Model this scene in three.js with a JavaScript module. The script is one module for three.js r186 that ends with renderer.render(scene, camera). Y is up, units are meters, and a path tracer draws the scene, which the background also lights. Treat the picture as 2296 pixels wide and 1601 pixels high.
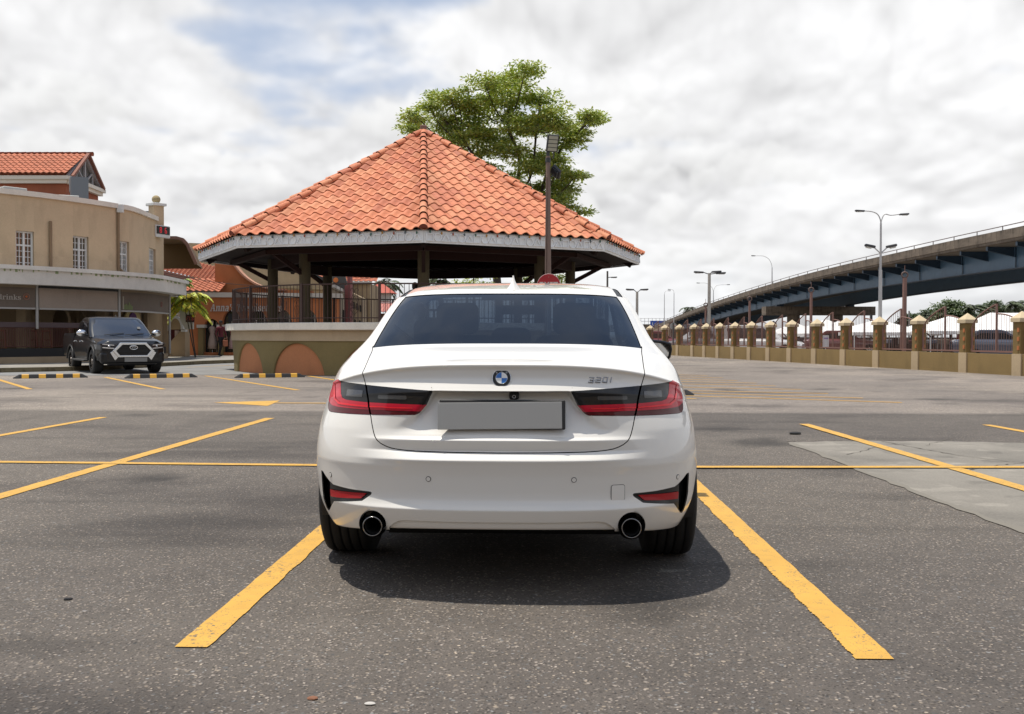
import * as THREE from 'three';
import { mergeGeometries, mergeVertices, toCreasedNormals } from 'three/addons/utils/BufferGeometryUtils.js';
import { RoundedBoxGeometry } from 'three/addons/geometries/RoundedBoxGeometry.js';
import { TextGeometry } from 'three/addons/geometries/TextGeometry.js';
import { MarchingCubes } from 'three/addons/objects/MarchingCubes.js';
import { FontLoader } from 'three/addons/loaders/FontLoader.js';

// ---------------------------------------------------------------- camera, sky, sun, exposure
const scene = new THREE.Scene();
const camera = new THREE.PerspectiveCamera(39.3, 1024 / 714, 0.1, 3000);
const EYE = 1.1, YAW = 1.75, PITCH = -1.163, ROLL = 0.1;
camera.rotation.order = 'YXZ';
camera.position.set(0, EYE, 0);
camera.rotation.set(PITCH * Math.PI / 180, YAW * Math.PI / 180, ROLL * Math.PI / 180);
camera.updateMatrixWorld(true);
const renderer = new THREE.WebGLRenderer({ antialias: true });
renderer.toneMapping = THREE.LinearToneMapping;
renderer.toneMappingExposure = 0.97;
renderer.shadowMap.enabled = true;

let seedState = 12345;
function rnd() { seedState = (seedState + 0x6d2b79f5) | 0; let t = Math.imul(seedState ^ (seedState >>> 15), 1 | seedState); t = (t + Math.imul(t ^ (t >>> 7), 61 | t)) ^ t; return ((t ^ (t >>> 14)) >>> 0) / 4294967296; }
const rr = (a, b) => a + (b - a) * rnd();
function hash2(x, y) { let h = Math.imul(x | 0, 374761393) + Math.imul(y | 0, 668265263); h = Math.imul(h ^ (h >>> 13), 1274126177); return ((h ^ (h >>> 16)) >>> 0) / 4294967296; }
function vnoise(x, y, per = 0) {
  let ix = Math.floor(x), iy = Math.floor(y); const fx = x - ix, fy = y - iy, u = fx * fx * (3 - 2 * fx), v = fy * fy * (3 - 2 * fy);
  let ix1 = ix + 1, iy1 = iy + 1;
  if (per) { ix = ((ix % per) + per) % per; iy = ((iy % per) + per) % per; ix1 = ((ix1 % per) + per) % per; iy1 = ((iy1 % per) + per) % per; }
  const a = hash2(ix, iy), b = hash2(ix1, iy), c = hash2(ix, iy1), d = hash2(ix1, iy1);
  return a + (b - a) * u + (c - a) * v + (a - b - c + d) * u * v;
}
function fbm(x, y, oct = 5, per = 0, gain = 0.5) { let s = 0, a = 1, n = 0; for (let i = 0; i < oct; i++) { s += a * vnoise(x, y, per); n += a; a *= gain; x = x * 2 + (per ? 0 : 17.3); y = y * 2 + (per ? 0 : 9.1); per *= 2; } return s / n; }
const clamp = (x, a = 0, b = 1) => Math.min(b, Math.max(a, x));
const sstep = (a, b, x) => { const t = clamp((x - a) / (b - a)); return t * t * (3 - 2 * t); };
const lerp = (a, b, t) => a + (b - a) * t;

// sun: high, ahead and to the left of the camera
const SUN_AZ = 50 * Math.PI / 180, SUN_EL = 72 * Math.PI / 180;   // azimuth measured to the left of straight ahead
const sunDir = new THREE.Vector3(-Math.sin(SUN_AZ) * Math.cos(SUN_EL), Math.sin(SUN_EL), -Math.cos(SUN_AZ) * Math.cos(SUN_EL));
const sun = new THREE.DirectionalLight(new THREE.Color().setRGB(1.0, 0.935, 0.83), 5.0);
sun.position.copy(sunDir).multiplyScalar(120); sun.target.position.set(0, 0, -20);
sun.castShadow = true; sun.shadow.mapSize.set(4096, 4096);
Object.assign(sun.shadow.camera, { left: -70, right: 70, top: 90, bottom: -90, near: 1, far: 400 });
scene.add(sun, sun.target);

// sky: broken tropical cloud, computed as an equirectangular picture of air and cloud only
{
  const W = 2048, H = 1024, data = new Float32Array(W * H * 4);
  // large clear gaps (negative) and cloud banks (positive): azimuth right of the view axis and elevation in degrees, radii, strength
  const gaps = [[-12.5, 18.6, 5.5, 1.5, -0.27], [-4.5, 19.0, 4, 1.0, -0.26], [-17, 16.2, 3.5, 0.9, -0.26], [-9, 14.6, 6, 1.8, -0.22], [-3, 13.2, 5, 1.4, -0.12], [26, 13.5, 3.8, 0.8, -0.34], [21.5, 13.3, 2.6, 0.6, -0.24], [7, 10.5, 4, 1.0, -0.24], [-12, 11.5, 4, 1.2, -0.16], [17, 8.5, 4, 0.7, -0.2], [1, 13, 3, 0.8, -0.18],
    [-23, 14.5, 5, 2.6, 0.22], [-22, 18.8, 5, 1.6, 0.28], [13, 15.8, 9, 3.2, 0.24], [2.5, 17, 4.5, 2, 0.18], [24, 10, 6, 2.4, 0.16]];
  // cumulus heads: clusters of round lobes standing on flat bases
  const lobes = []; let q = 99; const R = () => { q = (Math.imul(q, 1664525) + 1013904223) >>> 0; return q / 4294967296; };
  for (let ring = 0; ring < 5; ring++) { const e0 = [11.5, 8.6, 6.2, 4.2, 2.6][ring], sz = [2.6, 2.3, 1.8, 1.3, 0.9][ring], n = [26, 34, 46, 60, 84][ring]; for (let c = 0; c < n; c++) { if (R() < 0.22) { R(); R(); continue; } const ca = (c + R() * 0.8) * 360 / n - 180, cw = sz * (1.2 + 1.6 * R()), k = 7 + Math.floor(R() * 7); for (let i = 0; i < k; i++) { const t = R() * 2 - 1, r = sz * (0.28 + 0.42 * R()) * (1 - 0.45 * t * t); lobes.push([ca + t * cw, e0 + R() * sz * 0.62 * (1 - t * t), r, ring]); } } }
  const grid = new Map(); lobes.forEach((l) => { const a0 = Math.floor((l[0] - l[2] * 1.9 + 540) / 4), a1 = Math.floor((l[0] + l[2] * 1.9 + 540) / 4); for (let a = a0; a <= a1; a++) { const k = ((a % 90) + 90) % 90; if (!grid.has(k)) grid.set(k, []); grid.get(k).push(l); } });
  for (let j = 0; j < H; j++) {
    const el = ((j + 0.5) / H - 0.5) * Math.PI, y = Math.sin(el), ce = Math.cos(el), elD = el * 180 / Math.PI;
    for (let i = 0; i < W; i++) {
      const ph = ((i + 0.5) / W - 0.5) * 2 * Math.PI, x = Math.cos(ph) * ce, z = Math.sin(ph) * ce, o = (j * W + i) * 4, yy = Math.max(y, 0);
      const cosS = clamp(x * sunDir.x + y * sunDir.y + z * sunDir.z, -1, 1), hz = Math.exp(-yy * 2.4), halo = Math.pow(clamp(cosS), 40) * 0.5 + Math.pow(clamp(cosS), 6) * 0.08;
      let r = lerp(0.13, 0.62, hz) + halo, g = lerp(0.235, 0.74, hz) + halo * 0.97, b = lerp(0.47, 0.93, hz) + halo * 0.9;
      if (y > -0.03) {
        const az = Math.atan2(x, -z) * 180 / Math.PI + YAW; let bias = 0;
        for (const [ga, ge, ra, re, s] of gaps) { const da = (az - ga) / ra, de = (elD - ge) / re, t = da * da + de * de; if (t < 6) bias += s * Math.exp(-t); }
        const k = 1 / (yy + 0.14), px = x * k, pz = z * k, wx = fbm(px * 1.3 + 3.1, pz * 1.3 + 7.7, 3) - 0.5, wz = fbm(px * 1.3 + 13.1, pz * 1.3 + 1.7, 3) - 0.5;
        const big = fbm(px * 0.9 + 5.2 + wx * 0.35, pz * 0.9 + 2.4 + wz * 0.35, 4), det = fbm(px * 4.2 + wx, pz * 4.2 + wz, 5, 0, 0.52), rip = fbm(px * 11 + wx * 2, pz * 11 + wz * 2, 4, 0, 0.5);
        const cover = lerp(0.33, -0.035, sstep(0.16, 0.60, yy)), dens = big * 0.52 + det * 0.36 + rip * 0.20 - 0.54 + cover + bias, alpha = sstep(-0.03, 0.20, dens);
        const bil = (u, v) => { let s = 0, a = 1, n = 0; for (let q = 0; q < 5; q++) { s += a * Math.pow(Math.abs(2 * vnoise(u, v) - 1), 0.8); n += a; a *= 0.56; const u2 = (u * 0.8 - v * 0.6) * 2.03 + 11.7; v = (u * 0.6 + v * 0.8) * 2.03 + 5.3; u = u2; } return s / n; };
        const bu = az * 0.125 + wx * 0.5 + 40, bv = elD * lerp(0.36, 0.17, sstep(4, 30, elD)) + wz * 0.5, b0 = bil(bu * 0.82 + bv * 0.57, bv * 0.82 - bu * 0.57), b1 = bil((bu - 0.05) * 0.82 + (bv + 0.16) * 0.57, (bv + 0.16) * 0.82 - (bu - 0.05) * 0.57);
        // sheet cloud: heaped white with slow grey swells
        const swell = fbm(px * 0.75 + 20 + wx * 0.5, pz * 1.1 + 8 + wz * 0.5, 4), thick = sstep(0.10, 0.45, dens);
        let lit = 0.915 - thick * 0.22 * sstep(0.42, 0.60, swell) + (b0 - 0.33) * 0.30 + (b0 - b1) * 0.40 + (det - 0.5) * 0.12 + (rip - 0.5) * 0.05;
        const thin = 0.34 * sstep(-0.22, 0.06, dens) * (1 - alpha);
        r = lerp(r, 0.84, thin); g = lerp(g, 0.87, thin); b = lerp(b, 0.91, thin);
        r = lerp(r, lit + halo * 0.4, alpha); g = lerp(g, lit + halo * 0.4, alpha); b = lerp(b, lit * 0.995 + 0.012 + halo * 0.4, alpha);
        if (elD < 18 && elD > -1) {
          const cell = grid.get((Math.floor((az + 540) / 4) % 90 + 90) % 90); if (cell) { const na = (fbm(az * 0.9, elD * 0.9, 4) - 0.5), nb = (fbm(az * 0.9 + 30, elD * 0.9 + 9, 4) - 0.5), fine = fbm(az * 3.1, elD * 3.1, 4) - 0.5; for (const [la, le, lr] of cell) { let da = az - la; if (da > 180) da -= 360; if (da < -180) da += 360; da += na * lr * 1.5; const de = elD - le + nb * lr * 1.3, d = Math.hypot(da, de * (de < 0 ? 1.7 : 1.05)) / lr + fine * 0.35; if (d > 1.15) continue; const al = sstep(1.06, 0.74, d) * 0.62, up = clamp(de / lr, -1, 1), sh = 0.90 + 0.16 * up + (b0 - 0.33) * 0.16 + (b0 - b1) * 0.16 - 0.02 * clamp(da / lr, -1, 1) + fine * 0.06; r = lerp(r, sh, al); g = lerp(g, sh, al); b = lerp(b, sh * 0.998, al); } } }
        const haze = sstep(6, -1, elD) * 0.5; r = lerp(r, 0.82, haze); g = lerp(g, 0.85, haze); b = lerp(b, 0.875, haze);
      } else { r = 0.22; g = 0.215; b = 0.21; }
      data[o] = r; data[o + 1] = g; data[o + 2] = b; data[o + 3] = 1;
    }
  }
  const sky = new THREE.DataTexture(data, W, H, THREE.RGBAFormat, THREE.FloatType);
  sky.mapping = THREE.EquirectangularReflectionMapping; sky.magFilter = THREE.LinearFilter; sky.minFilter = THREE.LinearFilter; sky.needsUpdate = true;
  scene.background = sky; scene.environment = sky;
}

// ---------------------------------------------------------------- helpers
const FPX = 2242, V3 = (x, y, z) => new THREE.Vector3(x, y, z);
// a point of the place from its bearing (measured on a 2296 x 1601 picture) and its distance ahead, or where that bearing meets a level plane
function ray(px, py) { return V3((px - 1148) / FPX, -(py - 800.5) / FPX, -1).applyEuler(camera.rotation); }
function at(px, py, d) { return ray(px, py).multiplyScalar(d).add(camera.position); }
function onGround(px, py, y = 0) { const r = ray(px, py); return r.multiplyScalar((y - EYE) / r.y).add(camera.position); }
const used = new Map();
function numbered(n) { const k = used.get(n) ?? 0; used.set(n, k + 1); return k ? n + '_' + String(k).padStart(3, '0') : n; }
function tag(o, label, category, group) { o.userData.label = label; if (category) o.userData.category = category; if (group) o.userData.group = group; return o; }
function shade(o) { o.traverse((c) => { if (c.isMesh) { c.castShadow = true; c.receiveShadow = true; } }); return o; }
function thing(name, label, category, pos = [0, 0, 0], turn = 0, group) {
  const o = new THREE.Group(); o.name = numbered(name); o.position.set(...pos); o.rotation.y = turn; scene.add(o); return tag(o, label, category, group);
}
function mesh(name, geo, m, parent) { const o = new THREE.Mesh(Array.isArray(geo) ? merge(geo) : geo, m); o.name = parent ? name : numbered(name); o.castShadow = o.receiveShadow = true; (parent ?? scene).add(o); return o; }
function struct(name, geo, m) { const o = mesh(name, geo, m); o.userData.kind = 'structure'; return o; }
function plain(g) { g = g.index ? g.toNonIndexed() : g; for (const k of Object.keys(g.attributes)) if (!['position', 'normal', 'uv'].includes(k)) g.deleteAttribute(k); if (!g.attributes.uv) g.setAttribute('uv', new THREE.BufferAttribute(new Float32Array(g.attributes.position.count * 2), 2)); return g; }
function merge(list) { return list.length === 1 ? list[0] : mergeGeometries(list.map(plain)); }
function box(sx, sy, sz, x = 0, y = 0, z = 0, ry = 0, rx = 0, rz = 0) { const g = new THREE.BoxGeometry(sx, sy, sz); if (rx) g.rotateX(rx); if (rz) g.rotateZ(rz); if (ry) g.rotateY(ry); return g.translate(x, y, z); }
function rbox(sx, sy, sz, r, x = 0, y = 0, z = 0, seg = 2) { return new RoundedBoxGeometry(sx, sy, sz, seg, r).translate(x, y, z); }
function cyl(r0, r1, h, x = 0, y = 0, z = 0, seg = 16, open = false) { return new THREE.CylinderGeometry(r1, r0, h, seg, 1, open).translate(x, y + h / 2, z); }   // base at y
function rod(a, b, r, seg = 6, r2 = r) { const d = V3().subVectors(b, a), L = d.length(); const g = new THREE.CylinderGeometry(r2, r, L, seg, 1); g.applyQuaternion(new THREE.Quaternion().setFromUnitVectors(V3(0, 1, 0), d.normalize())); return g.translate((a.x + b.x) / 2, (a.y + b.y) / 2, (a.z + b.z) / 2); }
function beam(a, b, w, h) { const d = V3().subVectors(b, a), L = d.length(); const g = new THREE.BoxGeometry(w, h, L); const m = new THREE.Matrix4().lookAt(a, b, V3(0, 1, 0)); g.applyMatrix4(m); return g.translate((a.x + b.x) / 2, (a.y + b.y) / 2, (a.z + b.z) / 2); }
function tube(pts, r, seg = 24, rad = 6) { return new THREE.TubeGeometry(new THREE.CatmullRomCurve3(pts), seg, r, rad); }
function shape(pts, holes = []) { const s = new THREE.Shape(pts.map(([x, y]) => new THREE.Vector2(x, y))); for (const h of holes) s.holes.push(new THREE.Path(h.map(([x, y]) => new THREE.Vector2(x, y)))); return s; }
function extr(pts, depth, holes = [], bevel = 0) { return new THREE.ExtrudeGeometry(shape(pts, holes), { depth, bevelEnabled: bevel > 0, bevelThickness: bevel, bevelSize: bevel, bevelSegments: 2, curveSegments: 12 }); }
// a flat polygon laid on the ground at height y, corners as Vector3
function sheet(pts, y, uvs = 1) {
  const g = new THREE.ShapeGeometry(new THREE.Shape(pts.map((p) => new THREE.Vector2(p.x, -p.z))));
  g.rotateX(-Math.PI / 2); g.translate(0, y, 0); const P = g.attributes.position, U = g.attributes.uv;
  for (let i = 0; i < P.count; i++) U.setXY(i, P.getX(i) * uvs, P.getZ(i) * uvs);
  return g;
}
function boxUV(g, s = 1) { // uv in metres by the dominant axis of each face
  g = plain(g); const P = g.attributes.position, N = g.attributes.normal, U = g.attributes.uv;
  for (let i = 0; i < P.count; i++) { const nx = Math.abs(N.getX(i)), ny = Math.abs(N.getY(i)), nz = Math.abs(N.getZ(i));
    if (ny > nx && ny > nz) U.setXY(i, P.getX(i) * s, P.getZ(i) * s); else if (nx > nz) U.setXY(i, P.getZ(i) * s, P.getY(i) * s); else U.setXY(i, P.getX(i) * s, P.getY(i) * s); }
  return g;
}
const col = (r, g, b) => new THREE.Color().setRGB(r, g, b);
function mat(c, rough = 0.8, o = {}) { return new THREE.MeshStandardMaterial({ color: Array.isArray(c) ? col(...c) : new THREE.Color(c), roughness: rough, side: THREE.DoubleSide, ...o }); }
function pmat(c, rough = 0.5, o = {}) { return new THREE.MeshPhysicalMaterial({ color: Array.isArray(c) ? col(...c) : new THREE.Color(c), roughness: rough, side: THREE.DoubleSide, ...o }); }
const enc = (v) => { v = clamp(v); return Math.round(255 * (v <= 0.0031308 ? v * 12.92 : 1.055 * Math.pow(v, 1 / 2.4) - 0.055)); };
function dataTex(n, fn, srgb = true, m = n) { // fn(u,v) -> [r,g,b] linear
  const d = new Uint8Array(n * m * 4);
  for (let j = 0; j < m; j++) for (let i = 0; i < n; i++) { const c = fn((i + 0.5) / n, (j + 0.5) / m, i, j), o = (j * n + i) * 4; for (let k = 0; k < 3; k++) d[o + k] = srgb ? enc(c[k]) : Math.round(255 * clamp(c[k])); d[o + 3] = c.length > 3 ? Math.round(255 * clamp(c[3])) : 255; }
  const t = new THREE.DataTexture(d, n, m); t.wrapS = t.wrapT = THREE.RepeatWrapping; t.magFilter = THREE.LinearFilter; t.minFilter = THREE.LinearMipmapLinearFilter; t.generateMipmaps = true; if (srgb) t.colorSpace = THREE.SRGBColorSpace; t.needsUpdate = true; return t;
}
function rep(t, a, b = a) { const c = t.clone(); c.repeat.set(a, b); c.needsUpdate = true; return c; }
// plaster: a near-neutral multiplier map with blotches and fine grain, tinted by each material's colour (uv in metres, 4 m a repeat)
const plasterTex = dataTex(512, (u, v) => { const a = fbm(u * 6, v * 6, 5, 6), b = vnoise(u * 200, v * 200, 200), s = sstep(0.56, 0.8, fbm(u * 12 + 3, v * 3, 4, 0)); const k = 0.86 + (a - 0.5) * 0.22 + (b - 0.5) * 0.09 - s * 0.07; return [k, k * 0.995, k * 0.985]; });
const stainTex = dataTex(512, (u, v) => { const a = fbm(u * 8, v * 8, 6, 8), st = fbm(u * 64, v * 2, 4, 0), sp = sstep(0.62, 0.8, fbm(u * 20 + 5, v * 20, 4, 20)); const k = 0.80 + (a - 0.5) * 0.55 - sstep(0.5, 0.75, st) * 0.32 - sp * 0.18; return [k, k * 0.98, k * 0.95]; });
const plaster = (c, rough = 0.9, t = plasterTex, r = 0.25) => mat(c, rough, { map: rep(t, r) });
const font = await new FontLoader().loadAsync('fonts/droid/droid_sans_bold.typeface.json');
const fontSerif = await new FontLoader().loadAsync('fonts/droid/droid_serif_bold.typeface.json');
function text(s, size, depth, f = font, centre = true) { const g = new TextGeometry(s, { font: f, size, depth, curveSegments: 4, bevelEnabled: false }); if (centre) { g.computeBoundingBox(); const b = g.boundingBox; g.translate(-(b.min.x + b.max.x) / 2, -(b.min.y + b.max.y) / 2, 0); } return g; }
function bufGeo(P, I, U) { const g = new THREE.BufferGeometry(); g.setAttribute('position', new THREE.Float32BufferAttribute(P, 3)); if (U) g.setAttribute('uv', new THREE.Float32BufferAttribute(U, 2)); g.setIndex(I); g.computeVertexNormals(); return g; }

// ---------------------------------------------------------------- ground
const asphaltTex = (() => {
  const n = 2048, k = new Float32Array(n * n), tint = new Int8Array(n * n);
  for (let j = 0; j < n; j++) for (let i = 0; i < n; i++) { const u = i / n, v = j / n; k[j * n + i] = 0.074 + (fbm(u * 24, v * 24, 4, 24) - 0.5) * 0.030 + (hash2(i, j) - 0.5) * 0.040; }
  const stone = (cx, cy, rx, ry, a, val, t) => { const c = Math.cos(a), s = Math.sin(a), R = Math.ceil(Math.max(rx, ry)) + 1; for (let y = -R; y <= R; y++) for (let x = -R; x <= R; x++) { const p = (x * c + y * s) / rx, q = (-x * s + y * c) / ry, d = p * p + q * q; if (d < 1) { const o = (((cy + y) % n + n) % n) * n + (((cx + x) % n) + n) % n; const e = d > 0.6 ? 0.6 : 1; k[o] = lerp(k[o], val, e); tint[o] = t; } } };
  for (let q = 0; q < 90000; q++) { const L = rnd(), v = 0.045 + 0.19 * L * L, r = rr(1.0, 3.4) + (rnd() < 0.08 ? rr(1, 2.5) : 0); stone(rnd() * n | 0, rnd() * n | 0, r, r * rr(0.5, 0.95), rnd() * 3.14, v, rnd() < 0.25 ? 1 : rnd() < 0.2 ? 2 : 0); }
  for (let q = 0; q < 26000; q++) { const r = rr(1.0, 3.0); stone(rnd() * n | 0, rnd() * n | 0, r, r * rr(0.5, 0.9), rnd() * 3.14, rr(0.022, 0.045), 0); }
  for (let q = 0; q < 5600; q++) { const r = rr(1.6, 4.4); stone(rnd() * n | 0, rnd() * n | 0, r * 0.8, r * rr(0.4, 0.75), rnd() * 3.14, rr(0.18, 0.36), rnd() < 0.4 ? 1 : 0); }
  const t = dataTex(n, (u, v, i, j) => { const q = k[j * n + i], w = tint[j * n + i]; return w === 1 ? [q * 1.10, q * 0.98, q * 0.84] : w === 2 ? [q * 0.95, q, q * 1.06] : [q * 1.06, q * 0.98, q * 0.92]; });
  const bump = dataTex(1024, (u, v, i, j) => { const q = clamp((k[(j * 2) * n + i * 2] - 0.02) * 4); return [q, q, q]; }, false);
  return { t, bump };
})();
const asphaltMat = new THREE.MeshStandardMaterial({ map: asphaltTex.t, bumpMap: asphaltTex.bump, bumpScale: 0.007, roughness: 0.9, vertexColors: true, side: THREE.DoubleSide });
{
  // one sheet to the horizon: fine cells near the camera, coarse ones far away
  const xs = [], zs = [];
  for (const [a, b, s] of [[-900, -100, 100], [-100, -40, 10], [-40, -12, 0.5], [-12, 12, 0.16], [12, 40, 0.5], [40, 100, 10], [100, 901, 100]]) for (let v = a; v < b - 1e-6; v += s) xs.push(v);
  for (const [a, b, s] of [[-1400, -200, 150], [-200, -70, 10], [-70, -30, 1], [-30, -14, 0.4], [-14, -7, 0.2], [-7, -1, 0.12], [-1, 4, 0.5], [4, 40, 6], [40, 241, 100]]) for (let v = a; v < b - 1e-6; v += s) zs.push(v);
  const nx = xs.length, nz = zs.length, P = new Float32Array(nx * nz * 3), U = new Float32Array(nx * nz * 2), C = new Float32Array(nx * nz * 3), I = [];
  const spots = [...Array(70)].map(() => [rr(-14, 14), rr(-22, -2), rr(0.06, 0.32), rr(0.25, 0.6)]), marks = [...Array(16)].map(() => [rr(-12, 12), rr(-20, -3), rr(-0.25, 0.25), rr(0.7, 2.6), rr(0.12, 0.3)]);
  for (let j = 0; j < nz; j++) for (let i = 0; i < nx; i++) {
    const x = xs[i], z = zs[j], o = j * nx + i; P.set([x, 0, z], o * 3); U.set([x / 4.1, z / 4.1], o * 2);
    // worn, oily and dusty patches of the paving
    let k = 1.0 + (fbm(x * 0.22 + 31, z * 0.30 + 11, 5) - 0.5) * 0.55;
    const oil = sstep(0.60, 0.78, fbm(x * 0.55 + 7, z * 1.1 + 3, 4)); k *= 1 - 0.36 * oil;
    const tyre = sstep(0.62, 0.80, fbm(x * 0.35 + 70, z * 2.6 + 30, 3)); k *= 1 - 0.28 * tyre;
    const dust = sstep(0.42, 0.70, fbm(x * 0.13 + 90, z * 0.16 + 50, 4)); k *= 1 + 0.30 * dust;
    if (z > -23 && Math.abs(x) < 15) { for (const [sx, sz, sr, sk] of spots) { const q = Math.hypot(x - sx, (z - sz) * 0.8) / sr; if (q < 1.6) k *= 1 - sk * sstep(1.5, 0.5, q + (fbm(x * 6, z * 6, 3) - 0.5)); } for (const [mx, mz, ma, ml, mk] of marks) { const dx = x - mx, dz = z - mz, al = dx * Math.sin(ma) + dz * Math.cos(ma), ac = dx * Math.cos(ma) - dz * Math.sin(ma); if (Math.abs(al) < ml && Math.abs(ac) < 0.2) k *= 1 - mk * sstep(0.17, 0.06, Math.abs(ac)) * sstep(ml, ml * 0.4, Math.abs(al)) * fbm(x * 3, z * 3, 2); } }
    k *= z < -14.6 ? 1.84 : 0.93; const sand = sstep(0.40, 0.62, fbm(x * 0.5 + 3, z * 0.5, 5)) * sstep(3, 9, x + 0.15 * (z + 20)) * sstep(-15, -22, z); k *= 1 + 0.35 * sand;                                    // the ground beyond a straight line across the aisle is paler
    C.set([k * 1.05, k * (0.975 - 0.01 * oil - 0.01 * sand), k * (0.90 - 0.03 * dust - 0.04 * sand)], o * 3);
    if (i && j) I.push(o - nx - 1, o - 1, o - nx, o - nx, o - 1, o);
  }
  const g = new THREE.BufferGeometry(); g.setAttribute('position', new THREE.BufferAttribute(P, 3)); g.setAttribute('uv', new THREE.BufferAttribute(U, 2)); g.setAttribute('color', new THREE.BufferAttribute(C, 3)); g.setIndex(I); g.computeVertexNormals();
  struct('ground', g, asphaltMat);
}
const concreteTex = dataTex(1024, (u, v, i, j) => { const a = fbm(u * 5, v * 5, 6, 5), b = vnoise(u * 340, v * 340, 340), d = sstep(0.60, 0.75, fbm(u * 9 + 4, v * 9 + 8, 5, 9)), l = sstep(0.64, 0.74, fbm(u * 14 + 1, v * 14, 4, 14)); const k = 0.215 + (a - 0.5) * 0.15 + (b - 0.5) * 0.05 - d * 0.045 + l * 0.05; return [k * 1.02, k, k * 0.955]; });
const roadTex = dataTex(1024, (u, v, i, j) => { const a = fbm(u * 7, v * 7, 5, 7), b = hash2(i, j); const k = 0.20 + (a - 0.5) * 0.09 + (b - 0.5) * 0.09; return [k, k, k * 0.985]; });
{
  const edge = [[1770, 992.5], [1850, 990], [1950, 989], [2100, 990], [2300, 993], [2620, 1000], [2620, 1300], [2300, 1197], [2240, 1179], [2180, 1155], [2120, 1133], [2060, 1109], [2020, 1094], [1980, 1078], [1935, 1062], [1905, 1048], [1860, 1030], [1815, 1012], [1775, 998]];
  const pts = []; edge.forEach((p, i) => { const a = onGround(...p), b = onGround(...edge[(i + 1) % edge.length]), n = Math.max(1, Math.round(a.distanceTo(b) / 0.16)); for (let k = 0; k < n; k++) { const q = a.clone().lerp(b, k / n); q.x += rr(-0.022, 0.022); q.z += rr(-0.03, 0.03); pts.push(q); } });
  const patch = struct('concrete_patch', sheet(pts, 0.003, 1 / 3), mat([0.90, 0.845, 0.755], 0.9, { map: concreteTex, bumpMap: asphaltTex.bump, bumpScale: 0.001 }));
  // pale feathered cement along the near edge
  const low = pts.filter((p, i) => i > pts.length * 0.62);
  const strip = []; const P = [], I = [];
  low.forEach((p, i) => { const w = 0.01 + 0.34 * Math.pow(fbm(i * 0.22, 2.5, 3), 2); P.push(p.x, 0.0052, p.z, p.x + w * 0.55, 0.0052, p.z - w); if (i) I.push(i * 2 - 2, i * 2 - 1, i * 2, i * 2, i * 2 - 1, i * 2 + 1); });
  const g = new THREE.BufferGeometry(); g.setAttribute('position', new THREE.Float32BufferAttribute(P, 3)); g.setIndex(I); g.computeVertexNormals();
  mesh('cement_edge', g, mat([0.25, 0.23, 0.195], 0.95, { map: rep(plasterTex, 1) }), patch);
  // cracks: narrow dirt-filled lines
  const crack = (pp, w, m) => { const c = new THREE.CatmullRomCurve3(pp.map((p) => onGround(...p))); const n = Math.round(c.getLength() / 0.07), P = [], I = []; for (let i = 0; i <= n; i++) { const a = c.getPoint(i / n), t = c.getTangent(i / n), k = (0.35 + 1.0 * rnd()) * w, ox = rr(-0.018, 0.018), oz = rr(-0.018, 0.018); P.push(a.x + t.z * k + ox, 0.0072, a.z - t.x * k + oz, a.x - t.z * k + ox, 0.0072, a.z + t.x * k + oz); if (i) I.push(i * 2 - 2, i * 2 - 1, i * 2, i * 2, i * 2 - 1, i * 2 + 1); } const g = new THREE.BufferGeometry(); g.setAttribute('position', new THREE.Float32BufferAttribute(P, 3)); g.setIndex(I); g.computeVertexNormals(); mesh('crack', g, m, patch); };
  const dirt = mat([0.085, 0.075, 0.062], 1);
  crack([[1745, 992], [1800, 989], [1900, 989], [2000, 988], [2150, 990], [2300, 994], [2500, 1000]], 0.009, dirt);
  crack([[1980, 991], [2050, 1004], [2140, 1020], [2250, 1035], [2400, 1046]], 0.007, dirt);
  crack([[2400, 1030], [2290, 1040], [2230, 1046], [2160, 1058]], 0.006, dirt);
  crack([[1900, 1020], [1935, 1012], [1965, 1002]], 0.005, dirt);
  crack([[2075, 1000], [2110, 990], [2140, 982]], 0.005, dirt);
}
// painted markings
const paintTex = dataTex(1024, (u, v, i, j) => {
  const c1 = Math.abs(fbm(u * 14 + 3, v * 14, 5, 14) - 0.5), c2 = Math.abs(fbm(u * 26 + 9, v * 26 + 2, 4, 26) - 0.5);
  const gate = sstep(0.50, 0.62, fbm(u * 5, v * 5 + 9, 3, 5)), crackle = (c1 < 0.006 ? 1 : 0) * 0.8 + (c2 < 0.006 ? gate : 0);
  const chip = sstep(0.70, 0.74, fbm(u * 70, v * 70, 3, 70)) * sstep(0.44, 0.62, fbm(u * 6 + 2, v * 6 + 5, 3, 6));
  const w = clamp(crackle * 0.8 + chip), g = 0.93 + (fbm(u * 9, v * 9 + 4, 4, 9) - 0.5) * 0.20 + (hash2(i, j) - 0.5) * 0.06;
  return [lerp(0.60 * g, 0.12, w), lerp(0.335 * g, 0.10, w), lerp(0.05 * g, 0.07, w)];
});
const fadedPaint = mat([0.88, 0.87, 0.9], 0.8, { map: paintTex });
const paintMat = mat([1, 1, 1], 0.62, { map: paintTex, bumpMap: asphaltTex.bump, bumpScale: 0.0015 });
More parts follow.
